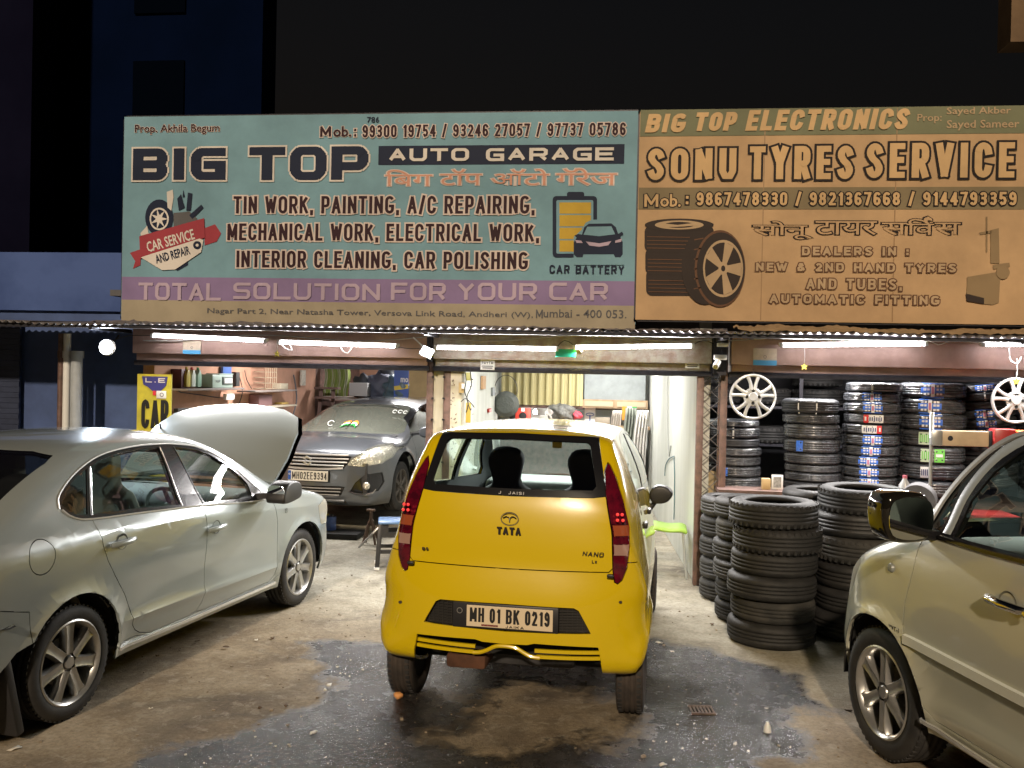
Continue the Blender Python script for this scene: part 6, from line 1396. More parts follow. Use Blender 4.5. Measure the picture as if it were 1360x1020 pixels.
# dark tyres on the back rack
sh = empty('wall_rack', (2.72, 10.9, 0), label='dark steel rack along the back wall of the tyre shop', cat='rack')
for z in (.5, 1.15, 1.58): MB().box((0,0,z), (3.6,.7,.03)).build('shelf', darksteel, sh)
for x in (-1.78,-.6,.6,1.78): MB().box((x,-.33,1.1), (.04,.04,2.2)).build('upright', darksteel, sh)
for k in range(6):
    for j, z in enumerate((1.60,1.82)):
        if j and k % 2: continue
        tyre('used', .1+1.10+k*.58, 10.85, z+.10, f'dim tyre on the top back shelf, {["first","second","third","fourth","fifth","sixth"][k]} from the gate, {"upper" if j else "lower"}', 'dim tyres on the back rack', usedM, .28, .192, .174)
for k in range(6):
    tyre('used', .1+1.10+k*.58, 10.8, 1.165+.096, f'dim tyre on the middle back shelf, {["first","second","third","fourth","fifth","sixth"][k]} from the gate', 'dim tyres on the back rack', usedM, .28, .192, .174)

# ------------------------------------------------------------------ wheel covers hung in the doorway
silverP = mat('silver_plastic', (.62,.63,.64), .32, metal=.35, var=.15, vscale=10)
def wheel_cover(px, py, Y, r, label):
    c = atY(px, py, Y); e = empty('wheel_cover', c, label=label, cat='wheel cover', group='wheel covers hung below the beam')
    MB().lathe([(r*.90,.012),(r*.88,-.002),(r*.93,-.012),(r*.985,-.008),(r,.006),(r*.99,.018)], 48, 'Y').build('outer_ring', silverP, e)
    MB().lathe([(0,-.022),(r*.17,-.022),(r*.20,-.014),(r*.34,-.014),(r*.40,.0),(r*.40,.012)], 40, 'Y').build('centre', silverP, e)
    for k in range(5):
        a = math.pi/2+2*math.pi*k/5; 
        for sg in (-1, 1):
            mb = MB(); pts = []; nn = 7
            for j in range(nn):
                t = j/(nn-1); rad = r*(.30+.62*t); off = sg*(.10+.30*t**1.6)*r*.62; wd = r*(.105-.03*math.sin(math.pi*t)); y = -.016+.010*t
                pts.append((rad, off, wd, y))
            vs = []
            for rad, off, wd, y in pts: vs += [(rad, y+.016, off-wd), (rad, y, off-wd*.75), (rad, y-.004, off), (rad, y, off+wd*.75), (rad, y+.016, off+wd)]
            M = Matrix.Rotation(-a, 4, 'Y'); mb.add([M @ Vector(v) for v in vs], [(j*5+i, j*5+i+1, j*5+6+i, j*5+5+i) for j in range(nn-1) for i in range(4)], True); mb.build('spoke', silverP, e)
    for k in range(4):
        a = math.pi/4*0+math.pi/2*k; MB().lathe([(0,-.017),(r*.07,-.017),(r*.075,-.012)], 14, 'Y', c=(r*.27*math.cos(a), 0, r*.27*math.sin(a))).build('bolt_hole', darkwell, e)
    MB().tube([(0,.01,r*.9),(.005,.02,r*1.05),(0,.03,r*1.2)], .003, 6).build('hook', darksteel, e)
    return e
wheel_cover(1000, 527, 8.22, .205, 'silver five spoke wheel cover hanging next to the lattice gate')
wheel_cover(1349, 532, 8.22, .200, 'silver wheel cover hanging at the right edge of the picture')

# ------------------------------------------------------------------ tyre changer
c0 = atY(1237, 578, 7.9); e = empty('tyre_changer', (c0.x, 7.9, 0), label='tyre changing machine with threaded post and red and beige arm', cat='machine')
mb = MB(); mb.tube([(0,0,.75),(0,0,c0.z+.18)], .014, 10); mb.build('post', mat('bright_steel', (.5,.5,.48), .35, metal=.8), e)
for k in range(20): MB().lathe([(.015,0),(.019,.006),(.015,.012)], 12, 'Z', c=(0,0,c0.z-.02+k*.0105)).build('thread_ring', mat('bright_steel'), e)
MB().box((.035,0,c0.z-.02), (.09,.08,.13)).build('clamp', mat('bright_steel'), e, bevel=.01)
MB().box((.26,0,c0.z-.02), (.38,.07,.13)).build('arm', mat('beige_enamel', (.50,.38,.25), .4, var=.2), e, bevel=.015)
MB().lathe([(0,-.04),(.02,-.04),(.022,-.034)], 16, 'Y', c=(.14,0,c0.z-.02)).build('arm_bolt', darksteel, e)
MB().box((.46,0,c0.z-.02), (.03,.08,.14)).build('arm_collar', darksteel, e, bevel=.005)
MB().box((.56,.0,c0.z-.06), (.18,.14,.26)).build('arm_bracket', mat('red_enamel', (.42,.03,.03), .35, var=.3), e, bevel=.02)
MB().box((.74,.02,c0.z+.0), (.16,.14,.12)).build('cylinder', mat('orange_enamel', (.70,.17,.03), .35), e, bevel=.03)
MB().box((.35,.1,.40), (.75,.50,.80)).build('base', mat('red_enamel'), e, bevel=.02)
MB().lathe([(0,.86),(.19,.86),(.20,.84),(.20,.80)], 28, 'Z', c=(.12,0,0)).build('turntable', mat('bright_steel'), e)
# small things beside the counter
def thingbox(px, py, Y, d, m, name, label, cat, rz=0., bevel=.004, z=None, group=None):
    c = atY(px, py, Y); zz = c.z+d[2]/2 if z is None else z+d[2]/2; o = MB().box((0,0,0), d).build(name, m, bevel=bevel, loc=(c.x, Y, zz)); o.rotation_euler.z = rz; return tag(o, label, cat, group)
wd_ = atY(1020, 652, 8.30)
o = thingbox(1062, 658, 8.32, (.40,.16,.035), wood, 'wooden_board', 'short wooden board lying behind the stacks of worn tyres', 'board')
thingbox(1017, 650, 8.32, (.075,.06,.10), mat('tan_carton', (.45,.32,.15), .6), 'carton', 'tan carton beside the little white framed picture', 'box')
e = empty('framed_picture', atY(1032, 650, 8.30), label='little white framed picture standing behind the worn tyres', cat='picture')
MB().box((0,0,.065), (.10,.012,.13)).build('frame', whitep, e, bevel=.004); MB().box((0,-.008,.065), (.068,.004,.095)).build('print', mat('grey_picture', (.35,.35,.33), .5, var=.5, vscale=40), e)
st = empty('work_table', (atY(1010, 652, 8.4).x+.15, 8.42, 0), label='low brown table behind the worn tyres carrying cartons', cat='table')
zt = atY(1032, 650, 8.30).z; MB().box((0,-.08,zt-.02), (1.1,.34,.03)).build('table_top', brownpost, st)
for x in (-.5,.5):
    for y in (-.2,.05): MB().box((x,y,(zt-.035)/2), (.035,.035,zt-.035)).build('leg', brownpost, st)
MB().prism(rrect(-.06,0,.06,.22,.03), -.05, .05, 'Y').build('sack', mat('jute', (.42,.32,.17), .85, var=.3, bump=.5), None, bevel=.02, loc=atY(944, 650, 8.75)); o = bpy.data.objects['sack']; tag(o, 'tan sack seen through the lattice gate', 'sack'); o.location.z = 0; o.scale = (1.3,1,4.6)
# bottle and round weights near the olive car's mirror
c = atY(1201, 665, 7.75); e = empty('plastic_bottle', c, label='cloudy plastic bottle with pink cap beside the machine post', cat='bottle')
MB().lathe([(0,0),(.045,0),(.048,.02),(.046,.13),(.02,.17),(.016,.185)], 24, 'Z').build('body', mat('cloudy_plastic', (.35,.36,.36), .3), e); MB().lathe([(.0,.21),(.018,.21),(.018,.185)], 16, 'Z').build('cap', mat('pink_cap', (.5,.15,.2), .4), e)
for k, (px, py, r) in enumerate(((1186, 668, .12), (1221, 662, .13))):
    c = atY(px, py, 7.65); mb = MB(); mb.lathe([(r*.45,-.03),(r,-.035),(r*1.03,0),(r,.035),(r*.45,.03)], 28, 'Y', closed=True); o = mb.build('grinding_wheel', mat('grey_abrasive', (.14,.14,.15), .6, var=.3)); o.location = c; o.rotation_euler = (.3, .2*k, .5-k); tag(o, ['grey disc leaning to the left behind the olive car', 'larger grey disc right above the olive car mirror'][k], 'disc')

# ------------------------------------------------------------------ things on the beams
def onY(px, py, Y=8.285): return atY(px, py, Y)
def card(px0, py0, px1, py1, Y, m, name, label, cat, t=.006):
    a = atY(px0, py1, Y); b = atY(px1, py0, Y); e = empty(name, ((a.x+b.x)/2, Y, a.z), label=label, cat=cat); MB().box((0, 0, (b.z-a.z)/2), (b.x-a.x, t, b.z-a.z)).build('card', m, e); return e, b.x-a.x, b.z-a.z
for px0, py0, px1, py1, lab in ((243,453,267,470,'cream and blue sticker on the pink beam near the left end'), (1000,463,1032,485,'cream and blue sticker on the beam left of the star ornament')):
    e, w_, h_ = card(px0, py0, px1, py1, 8.28, mat('cream_card', (.62,.52,.40), .5, var=.15, vscale=30), 'sticker', lab, 'sticker')
    MB().box((0,-.004,h_*.15), (w_,.003,h_*.3)).build('blue_stripe', mat('sky_blue_print', (.10,.40,.70), .5), e)
    MB().tube([(w_*.06*math.cos(t)-.0, -.005, h_*.5+w_*.06*math.sin(t)) for t in np.linspace(0, 6.28, 14, endpoint=False)], .0015, 4, closed=True).build('round_print', greyP, e)
for px0, py0, px1, py1, lab in ((638,478,657,491,'small white payment plate left on the grey shutter rail'), (910,476,929,489,'small white payment plate right on the grey shutter rail')):
    e, w_, h_ = card(px0, py0, px1, py1, 8.33, whitep, 'payment_plate', lab, 'sign')
    gothic('PAYTM', -w_*.4, h_*.55, w_*.4, h_*.82, .004, plateb, e, y=-.005)
    MB().box((0,-.004,h_*.36), (w_*.8,.002,h_*.07)).build('printed_rule', greyP, e); MB().box((0,-.004,h_*.18), (w_*.7,.002,h_*.10)).build('printed_rule', greyP, e)
e, w_, h_ = card(738, 464, 765, 474, 8.12, mat('jade_plastic', (.04,.50,.33), .35), 'green_tag', 'jade green plastic tag hanging below the tube lights', 'tag', t=.02)
def star(px, py, Y, lab, top):
    c = atY(px, py, Y); e = empty('star_ornament', c, label=lab, cat='ornament', group='yellow star charms hung from the lights')
    pts = []
    for k in range(10): r = .033 if k % 2 == 0 else .014; a = math.pi/2+k*math.pi/5; pts.append((r*math.cos(a), r*math.sin(a)))
    MB().prism(pts, -.006, .006, 'Y').build('star', mat('gold_plastic', (.55,.45,.08), .35), e); MB().tube([(0,0,.03),(.004,0,top*.5),(0,0,top)], .0018, 5).build('string', whitep, e)
star(1068, 487, 8.2, 'yellow star charm hanging right of the cream sticker', .17); star(368, 470, 8.2, 'yellow star charm hanging between the two left tube lights', .09); star(769, 467, 8.08, 'yellow star charm at the end of the green tag', .05); star(1350, 507, 8.15, 'yellow star charm above the wheel cover at the right edge', .2)
# cctv and switch boxes at the junction
c = atY(957, 455, 8.1); e = empty('security_camera', c, label='white security camera with junction box below the awning corner', cat='camera')
MB().box((.02,0,-.02), (.10,.06,.035)).build('mount', whitep, e, bevel=.006); MB().box((0,0,-.13), (.11,.07,.045)).build('junction_box', whitep, e, bevel=.006)
MB().tube([(-.02,-.03,-.17),(-.05,-.10,-.215)], .026, 14).build('barrel', whitep, e); MB().tube([(-.05,-.10,-.215),(-.053,-.107,-.219)], .020, 14).build('lens', mat('gloss_black'), e); MB().tube([(0,0,-.06),(.01,0,-.11)], .010, 8).build('stalk', darksteel, e)
# cables
def cable(pts, r, m, label):
    P_ = catmull([(p[0], p[2], p[1], 0) for p in pts], .05, False); o = MB().tube([Vector((a, c_, b)) for a, b, c_ in P_[:,:3]], r, 6).build('cable', m); tag(o, label, 'cable'); return o
cw = mat('white_cable', (.6,.6,.58), .5); cb = mat('black_cable', (.02,.02,.02), .5)
for pts, lab, m in (([(452,458),(455,466),(462,469),(468,460)], 'white cable looping below the second tube light', cw), ([(372,453),(378,462),(388,465),(384,456)], 'short white cable under the first gap of the left lights', cw), ([(525,461),(545,463),(566,462)], 'black cable from the tube light to the slanted floodlight', cb),
                    ([(918,459),(935,452),(950,458)], 'black cable from the tube light to the dark corner', cb), ([(1228,459),(1232,452),(1246,458),(1262,453),(1308,456)], 'pale cable joining the two right tube lights', cw), ([(150,452),(170,446),(204,446)], 'thin cable from the round floodlight to the left tube light', cb),
                    ([(1340,462),(1343,480),(1352,482),(1356,474)], 'white pipe hook under the far right tube light', cw), ([(738,463),(750,452),(765,461)], 'black cable over the green tag', cb)):
    cable([atY(x, y, 8.15) for x, y in pts], .004 if m is not cw else .005, m, lab)
for k, (x0, x1) in enumerate(((590, 945), (190, 570), (968, 1400))):
    p = [atY(x0+(x1-x0)*t, 449+4*math.sin(t*9+k), 8.24) for t in np.linspace(0, 1, 9)]; cable(p, .006, mat('grey_conduit', (.35,.34,.33), .5), ['grey conduit along the top of the middle beam', 'grey conduit along the top of the left beam', 'grey conduit along the top of the right beam'][k])

# ------------------------------------------------------------------ things in the left bay
def onwall(px, py, A, B, off=.03):
    d = (B-A).normalized(); n = Vector((d.y, -d.x, 0)); r = ray(px, py); A2 = A+n*off; t = (A2-EYE).dot(n)/r.dot(n); return EYE+r*t, math.atan2(d.y, d.x)
A1, B1 = Vector((pA.x, pA.y, 0)), Vector((pB.x, pB.y, 0))
cb_ = atY(206, 590, 8.36); e = empty('car_board', (atY(205, 540, 8.36).x, 8.36, 0), label='tall yellow board reading CAR at the left bay entrance', cat='sign')
zt1 = atY(205, 497, 8.36).z; w_ = atY(229, 540, 8.36).x-atY(184, 540, 8.36).x
MB().box((0,0,.9*zt1/1.8+.0), (w_,.02,zt1)).build('panel', mat('yellow_enamel', (.62,.55,.05), .45, col2=(.45,.40,.05), vscale=6), e)
def bz(py): return atY(205, py, 8.345).z
def bx(px): return atY(px, 540, 8.345).x-e.location.x
gothic('CAR', bx(188), bz(569), bx(224), bz(531), .036, plateb, e, y=-.016, gap=.3)
mb = MB(); mb.prism([(bx(190), bz(511)), (bx(196), bz(514)), (bx(203), bz(520)), (bx(212), bz(520)), (bx(220), bz(512)), (bx(222), bz(500)), (bx(188), bz(500))], -.018, -.011, 'Y'); mb.build('blue_panel', mat('blue_print', (.05,.05,.22), .4), e)
gothic('L.E', bx(193), bz(508), bx(219), bz(502), .010, whiteP, e, y=-.021)
gothic('WASH', bx(187), bz(612), bx(225), bz(577), .022, plateb, e, y=-.016, gap=.3) if False else None
MB().box((bx(214), -.016, bz(524)), (.10,.008,.075)).build('round_sticker', whitep, e, bevel=.003); MB().box((bx(205), -.021, bz(522)), (.03,.004,.045)).build('sticker_print', labR, e)
q = MB(); q.lathe([(.014,-.022),(.020,-.022)], 16, 'Y', c=(bx(215), 0, bz(524))); q.build('sticker_print', greyP, e)
def wallthing(px, py, d, m, name, label, cat, zoff=0., off=.0, bevel=.004):
    p, a = onwall(px, py, A1, B1, .04+d[1]/2+off); o = MB().box((0,0,d[2]/2), d).build(name, m, bevel=bevel, loc=p); o.rotation_euler.z = a; return tag(o, label, cat)
plank = mat('shelf_board', (.24,.20,.18), .6, var=.3)
s1 = wallthing(276, 518, (1.35,.24,.022), plank, 'wall_shelf', 'upper left wall shelf with oil bottles and a tester', 'shelf')
s2 = wallthing(357, 520, (1.35,.24,.02), plank, 'wall_shelf', 'wall shelf further in with a wire basket', 'shelf')
s3 = wallthing(357, 541, (1.40,.22,.02), mat('pale_board', (.5,.44,.34), .6), 'wall_shelf', 'pale lower wall shelf with cartons', 'shelf')
def item(px, d, m, name, label, cat, py=515.5, off=-.04, bevel=.004): return wallthing(px, py, d, m, name, label, cat, off=off, bevel=bevel)
item(238, (.14,.12,.20), mat('maroon_box', (.12,.04,.06), .5), 'box', 'dark maroon box at the left end of the upper shelf', 'box')
for px, c_, capc, lb in ((247, (.50,.42,.08), (.6,.5,.1), 'yellow oil bottle next to the maroon box'), (254, (.55,.62,.56), (.5,.05,.05), 'pale oil bottle between the yellow and the green tinted one'), (262, (.30,.48,.38), (.05,.3,.1), 'green tinted oil bottle beside the tester')):
    p, a = onwall(px, 514, A1, B1, .12); b_ = empty('oil_bottle', p, rz=a, label=lb, cat='bottle', group='oil bottles on the upper shelf'); k_ = mat('bottle_%d' % px, c_, .35)
    mb = MB(); mb.prism([(-.04,0),(.04,0),(.045,.02),(.045,.13),(.02,.17),(.015,.185),(-.005,.185),(-.02,.16),(-.045,.12),(-.045,.02)], -.03, .03, 'Y'); mb.build('body', k_, b_, bevel=.012); MB().lathe([(0,.21),(.014,.21),(.014,.185)], 12, 'Z', c=(.005,0,0)).build('cap', mat('cap_%d' % px, capc, .4), b_)
p, a = onwall(285, 515, A1, B1, .13); e = empty('battery_tester', p, rz=a, label='pale green tester box on the upper shelf', cat='device')
tg = mat('pale_green_enamel', (.40,.52,.46), .4)
MB().box((0,0,.075), (.50,.2,.15)).build('case', tg, e, bevel=.012); MB().box((.10,-.105,.08), (.24,.01,.09)).build('front_panel', mat('tester_dark', (.12,.15,.14), .4), e, bevel=.003); MB().box((.10,-.113,.08), (.20,.008,.055)).build('display', whitep, e); MB().box((.08,-.02,.155), (.35,.16,.012)).build('lid', tg, e, bevel=.004)
gothic('XUP', -.19, .06, -.08, .09, .007, greyP, e, y=-.103)
item(300, (.22,.03,.26), mat('blue_folder', (.03,.10,.35), .4), 'folder', 'blue folder behind the tester on the upper shelf', 'folder', off=-.02)
item(313, (.10,.06,.17), mat('dark_tool', (.04,.04,.04), .5), 'drill', 'dark tool hanging at the right end of the upper shelf', 'tool', py=513)
wallthing(304, 531, (.22,.04,.07), whitep, 'socket_strip', 'white socket strip below the upper shelf', 'socket')
p, a = onwall(352, 516, A1, B1, .12); e = empty('wire_basket', p, rz=a, label='tan wire basket on the further wall shelf', cat='basket'); tan = mat('tan_wire', (.45,.36,.25), .5)
for zz in (0,.07,.14,.21,.28): MB().tube([(-.17,-.08,zz),(.17,-.08,zz),(.17,.08,zz),(-.17,.08,zz)], .005, 5, closed=True).build('wire', tan, e)
for xx in (-.17,-.1,-.03,.04,.11,.17): MB().bar((xx,-.08,0),(xx,-.08,.28),.006).build('wire', tan, e)
item(372, (.26,.12,.08), mat('cream_carton', (.55,.48,.35), .6), 'carton', 'cream carton to the right of the wire basket', 'box', py=517)
item(346, (.40,.14,.14), mat('mauve_carton', (.30,.17,.18), .6), 'carton', 'mauve carton lying under the wire basket shelf', 'box', py=539)
item(374, (.24,.1,.05), mat('yellow_carton', (.60,.40,.10), .6), 'carton', 'flat yellow carton on the pale lower shelf', 'box', py=539)
# far end of the left bay
Yb = 14.9
e = empty('storage_shelf', (atY(505, 528, 13.6).x, 13.6, 0), label='long shelf across the back of the left bay', cat='shelf')
zs = atY(505, 528, 13.6).z; MB().box((0,0,zs-.02), (1.75,.5,.04)).build('board', mat('shelf_lip', (.45,.40,.36), .6), e); MB().box((0,-.2,zs-.20), (1.7,.03,.28)).build('panel', brownpost, e)
for x in (-.85,.85): MB().box((x,0,zs/2-.02), (.05,.05,zs-.04)).build('leg', brownpost, e)
p = atY(446, 527, 13.4); o = empty('striped_cloth', p, label='green and cream striped cloth hanging at the back of the left bay', cat='cloth'); n_ = 30; v = []
for j in range(6):
    for i in range(n_+1): v.append((-.20+.40*i/n_+.02*math.sin(j), .03*math.sin(i*1.3+j*.3), .46-.09*j))
for i in range(0, n_, 1):
    mb = MB(); mb.add([v[j*(n_+1)+i+d] for j in range(6) for d in (0,1)], [(2*j, 2*j+1, 2*j+3, 2*j+2) for j in range(5)], True); mb.build('fold', mat('olive_cloth', (.30,.38,.10), .8) if i % 3 else mat('cream_cloth', (.55,.55,.40), .8), o)
def heap(px, py, Y, w, h, d, m, name, label, cat, seed):
    q = random.Random(seed); bm = bmesh.new(); bmesh.ops.create_icosphere(bm, subdivisions=3, radius=1)
    for v_ in bm.verts:
        n = 1+.22*math.sin(v_.co.x*4+seed)*math.cos(v_.co.y*3+seed*2)+.16*math.sin(v_.co.z*7+v_.co.x*5+seed)+q.uniform(-.03,.03); v_.co = Vector((v_.co.x*w/2*n, v_.co.y*d/2*n, max(-.6, v_.co.z)*h/1.6*n+h*.375))
    me_ = bpy.data.meshes.new(name); bm.to_mesh(me_); bm.free(); me_.polygons.foreach_set('use_smooth', [True]*len(me_.polygons)); c = atY(px, py, Y); return tag(link(name, me_, m, loc=c), label, cat)
heap(482, 527, 13.5, .34, .34, .3, mat('charcoal_sack', (.05,.055,.07), .6, bump=.8, bscale=14), 'sack', 'charcoal sack next to the striped cloth', 'sack', 1)
thingbox(478, 526, 13.3, (.28,.2,.20), mat('pale_carton', (.42,.42,.42), .6), 'carton', 'grey carton in front of the charcoal sack', 'box')
heap(505, 528, 13.5, .40, .40, .3, mat('slate_sack', (.09,.10,.14), .6, bump=.8, bscale=14), 'sack', 'slate grey bag in the middle of the back shelf', 'sack', 2)
heap(528, 528, 13.4, .48, .30, .3, mat('teal_bag', (.08,.13,.16), .35, bump=.9, bscale=18), 'bag', 'shiny blue grey bag below the blue banner', 'bag', 3)
heap(516, 520, 13.6, .4, .42, .3, mat('charcoal_sack'), 'sack', 'dark sack behind the shiny bag', 'sack', 5)
e, w_, h_ = card(523, 492, 543, 527, 13.25, mat('blue_banner', (.02,.08,.38), .4), 'banner', 'blue banner with yellow stripe beside the cardboard sheet', 'banner'); 
lettering('mo', -.01, h_*.55, w_*.48, h_*.72, whitep, e, y=-.006, offset=.03); MB().box((.0,-.005,h_*.36), (w_*.96,.003,h_*.16), ry=-.15).build('yellow_stripe', mat('yellow_print2', (.65,.50,.05), .4), e)
e, w_, h_ = card(543, 490, 570, 527, 13.2, mat('cardboard', (.50,.36,.17), .7, var=.15), 'cardboard_sheet', 'plain tan cardboard sheet at the right end of the back shelf', 'cardboard')
e = empty('wooden_ladder', atY(432, 560, 12.9), label='brown wooden steps leaning at the corner of the salmon wall', cat='ladder'); e.location.z = 0
for x0, x1 in ((-.16,-.10),(.14,.08)): MB().bar((x0,-.1,0),(x1,.1,1.62),.05,.03).build('rail', brownpost, e)
for z in (.3,.6,.9,1.2,1.5): MB().box((0,.0,z), (.30,.14,.03)).build('tread', brownpost, e)
MB().box((0,.08,1.64), (.36,.16,.03)).build('top_step', brownpost, e)
# jack stand and rod under the dark car, trolley behind
e = empty('jack_stand', atZ(492, 722), label='small rusty jack stand with steel rod under the dark car', cat='jack')
ru = mat('rusty_steel', (.16,.11,.08), .7, metal=.3, var=.5, vscale=20)
for a in range(4): MB().bar((.10*math.cos(a*1.57+.8), .10*math.sin(a*1.57+.8), 0), (.02*math.cos(a*1.57+.8), .02*math.sin(a*1.57+.8), .26), .018).build('leg', ru, e)
MB().tube([(0,0,.2),(0,0,.36)], .018, 8).build('post', ru, e); MB().box((0,0,.37), (.09,.05,.02)).build('saddle', ru, e)
o = MB().tube([(0,0,0),(.20,.10,.22)], .012, 8).build('steel_rod', mat('bright_steel'), loc=atZ(476, 729)+Vector((0,0,.012))); tag(o, 'bare steel rod leaning beside the jack stand', 'rod')
o = MB().box((0,0,.03), (.7,.35,.06)).build('creeper_board', darkwell, bevel=.01, loc=atZ(440, 712)); tag(o, 'black low board on the floor under the dark car', 'board')

# ------------------------------------------------------------------ stool
c = atZ(522, 752); e = empty('plastic_stool', c, rz=.25, label='black plastic stool with blue top between the dark car and the yellow one', cat='stool')
for sx in (-1, 1):
    for sy in (-1, 1): MB().bar((sx*.155, sy*.155, 0), (sx*.125, sy*.125, .44), .042, .035).build('leg', blackp, e, bevel=.006); MB().box((sx*.157, sy*.157, .012), (.05,.05,.024)).build('foot', whitep if sx < 0 else blackp, e)
for a in range(4):
    T = Matrix.Rotation(a*math.pi/2, 4, 'Z'); MB().box((0,-.137,.33), (.24,.018,.05), M=T).build('apron', blackp, e); MB().box((0,-.147,.17), (.28,.016,.035), M=T).build('stretcher', blackp, e)
    mb = MB(); mb.box((-.085,-.14,.38), (.07,.016,.08), M=T); mb.box((.085,-.14,.38), (.07,.016,.08), M=T); mb.build('apron_corner', blackp, e)['kind'] = 'stuff'
MB().box((0,0,.445), (.30,.30,.03)).build('seat', mat('blue_seat', (.12,.24,.48), .35), e, bevel=.012)
# tyre lying on its side behind the stool
# ------------------------------------------------------------------ things in the middle bay
c = atZ(886, 768); e = empty('plastic_chair', (c.x+.02, c.y+.22, 0), rz=-.05, label='lime green seat on thin metal legs against the white partition', cat='chair')
lime = mat('lime_plastic', (.27,.46,.06), .5); leg = mat('tube_steel', (.6,.62,.62), .3, metal=.8)
mb = MB(); pts = catmull([(-.20,.0,0,0),(-.16,.03,0,0),(0,.015,0,0),(.13,.02,0,0),(.17,.0,0,0)], .04, False)[:,:2]
vs = [(p[0], y, .44+p[1]) for p in pts for y in (-.22,-.1,.1,.22)]; n_ = len(pts); mb.add(vs, [(i*4+j, i*4+j+1, i*4+5+j, i*4+4+j) for i in range(n_-1) for j in range(3)], True); o = mb.build('seat', lime, e); sm_ = o.modifiers.new('s', 'SOLIDIFY'); sm_.thickness = .025
MB().tube([(-.18,-.2,.44),(.15,-.2,.44)], .012, 8).build('seat_rail', leg, e)
for x, x2 in ((-.14,-.17),(.13,.17)):
    for y in (-.19,.19): MB().tube([(x,y,.44),(x2,y*1.1,.0)], .011, 8).build('leg', leg, e)
A2, B2 = Vector((pD.x, pD.y, 0)), Vector((pE.x, pE.y, 0))
def pw(px, py, d, m, name, label, cat, bevel=.003):
    r = ray(px, py); dd = (B2-A2).normalized(); n = Vector((dd.y, -dd.x, 0)); off = .02; t = (A2+n*off-EYE).dot(n)/r.dot(n); p = EYE+r*t
    o = MB().box((0,0,0), d).build(name, m, bevel=bevel, loc=p); o.rotation_euler.z = math.atan2(dd.y, dd.x); return tag(o, label, cat)
def front(px, py, Y, d, m, name, label, cat, bevel=.003, par=None):
    c = atY(px, py, Y); o = MB().box((0,0,0), d).build(name, m, bevel=bevel, loc=c); return tag(o, label, cat)
pe = 8.39
front(613, 515, pe-.03, (.05,.03,.10), mat('switch_tan', (.42,.32,.16), .5), 'switch_box', 'small tan switch box near the peeling wall end', 'switch')
front(615, 513, pe-.05, (.028,.02,.05), whitep, 'switch', 'white switch on the tan box', 'switch')
front(622, 500, pe-.03, (.045,.03,.075), mat('switch_lime', (.50,.52,.22), .5), 'switch_box', 'yellowish switch box above the black wires', 'switch')
front(622, 548, pe-.02, (.045,.02,.19), mat('yellow_strip', (.55,.40,.08), .5), 'yellow_strip', 'upright yellow strip on the peeling wall end', 'strip')
wall3 = Matrix
pw(642, 508, (.40,.03,.17), mat('orange_board', (.52,.32,.18), .5), 'switch_board', 'orange brown switch board on the pale partition', 'switchboard')
for k, pts in enumerate(([(617,490),(619,505),(617,520),(622,535),(619,548)], [(624,490),(626,512),(620,528),(625,545)], [(612,534),(618,529),(630,541)])):
    cable([atY(x, y, pe-.06) for x, y in pts], .005, cb, ['black wire hanging down the peeling wall end', 'second black wire beside the yellowish switch box', 'short black wire crossing above the yellow strip'][k])
# peeling paint flakes
mb = MB(); q = random.Random(9)
for k in range(60):
    py = q.uniform(495, 700); px = q.choice((602, 604, 626))+q.uniform(-3, 2); c = atY(px, py, pe-.022); s_ = q.uniform(.004,.012); mb.box(c, (s_, .004, s_*q.uniform(1,2.5)), ry=q.uniform(-1,1))
o = mb.build('paint_flakes', mat('flake_brown', (.16,.12,.09), .8), bld, loc=(0,-D,0)); o['kind'] = 'stuff'
# back wall of the middle bay
Yk = 14.05
def back(px0, py0, px1, py1, m, name, label, cat, t=.04, Y=Yk): e, w_, h_ = card(px0, py0, px1, py1, Y, m, name, label, cat, t); return e, w_, h_
cur = empty('tin_curtain', (atY(720, 500, 13.7).x, 13.7, 0), label='yellow ribbed tin sheet hanging across the back of the middle bay', cat='sheet')
z0_, z1_ = atY(720, 538, 13.7).z, 2.5; xa_, xb_ = atY(666, 520, 13.7).x-cur.location.x, atY(774, 520, 13.7).x-cur.location.x; v = []; n_ = 190
for j in range(2):
    for i in range(n_+1): x = xa_+(xb_-xa_)*i/n_; v.append((x, .022*math.tanh(3*math.sin(x*2*math.pi/.115)), z0_ if j == 0 else z1_))
mb = MB(); mb.add(v, [(i, i+1, n_+2+i, n_+1+i) for i in range(n_)], True); mb.build('ribbed_sheet', mat('cream_yellow_tin', (.50,.44,.22), .5, col2=(.36,.32,.16), vscale=2.5, streak=True), cur)
MB().box(((xa_+xb_)/2, .05, z0_-.02), (xb_-xa_, .04, .05)).build('bottom_rail', brownpost, cur)
e, w_, h_ = back(776, 480, 858, 531, mat('pale_board_grey', (.28,.31,.31), .6, var=.2), 'ceiling_panel', 'pale grey panel to the right of the yellow tin sheet', 'panel', Y=13.8)
e, w_, h_ = back(774, 532, 860, 541, wood, 'wooden_shelf', 'brown wooden shelf below the pale grey panel', 'shelf', t=.25, Y=13.85)
for k in range(2): MB().box((-w_/4+k*w_/2, -.13, h_/2), (w_/2-.06,.02,h_*.6)).build('shelf_panel', mat('tan_ply', (.45,.37,.25), .6), e)
back(663, 538, 860, 541, mat('pipe_dark', (.16,.13,.11), .6), 'wall_rail', 'dark rail running along the back wall of the middle bay', 'rail', t=.05, Y=14.0)
e, w_, h_ = back(685, 540, 705, 558, mat('first_aid_red', (.60,.06,.04), .4), 'first_aid_box', 'red box with black disc and white mark on the back wall', 'box', t=.12)
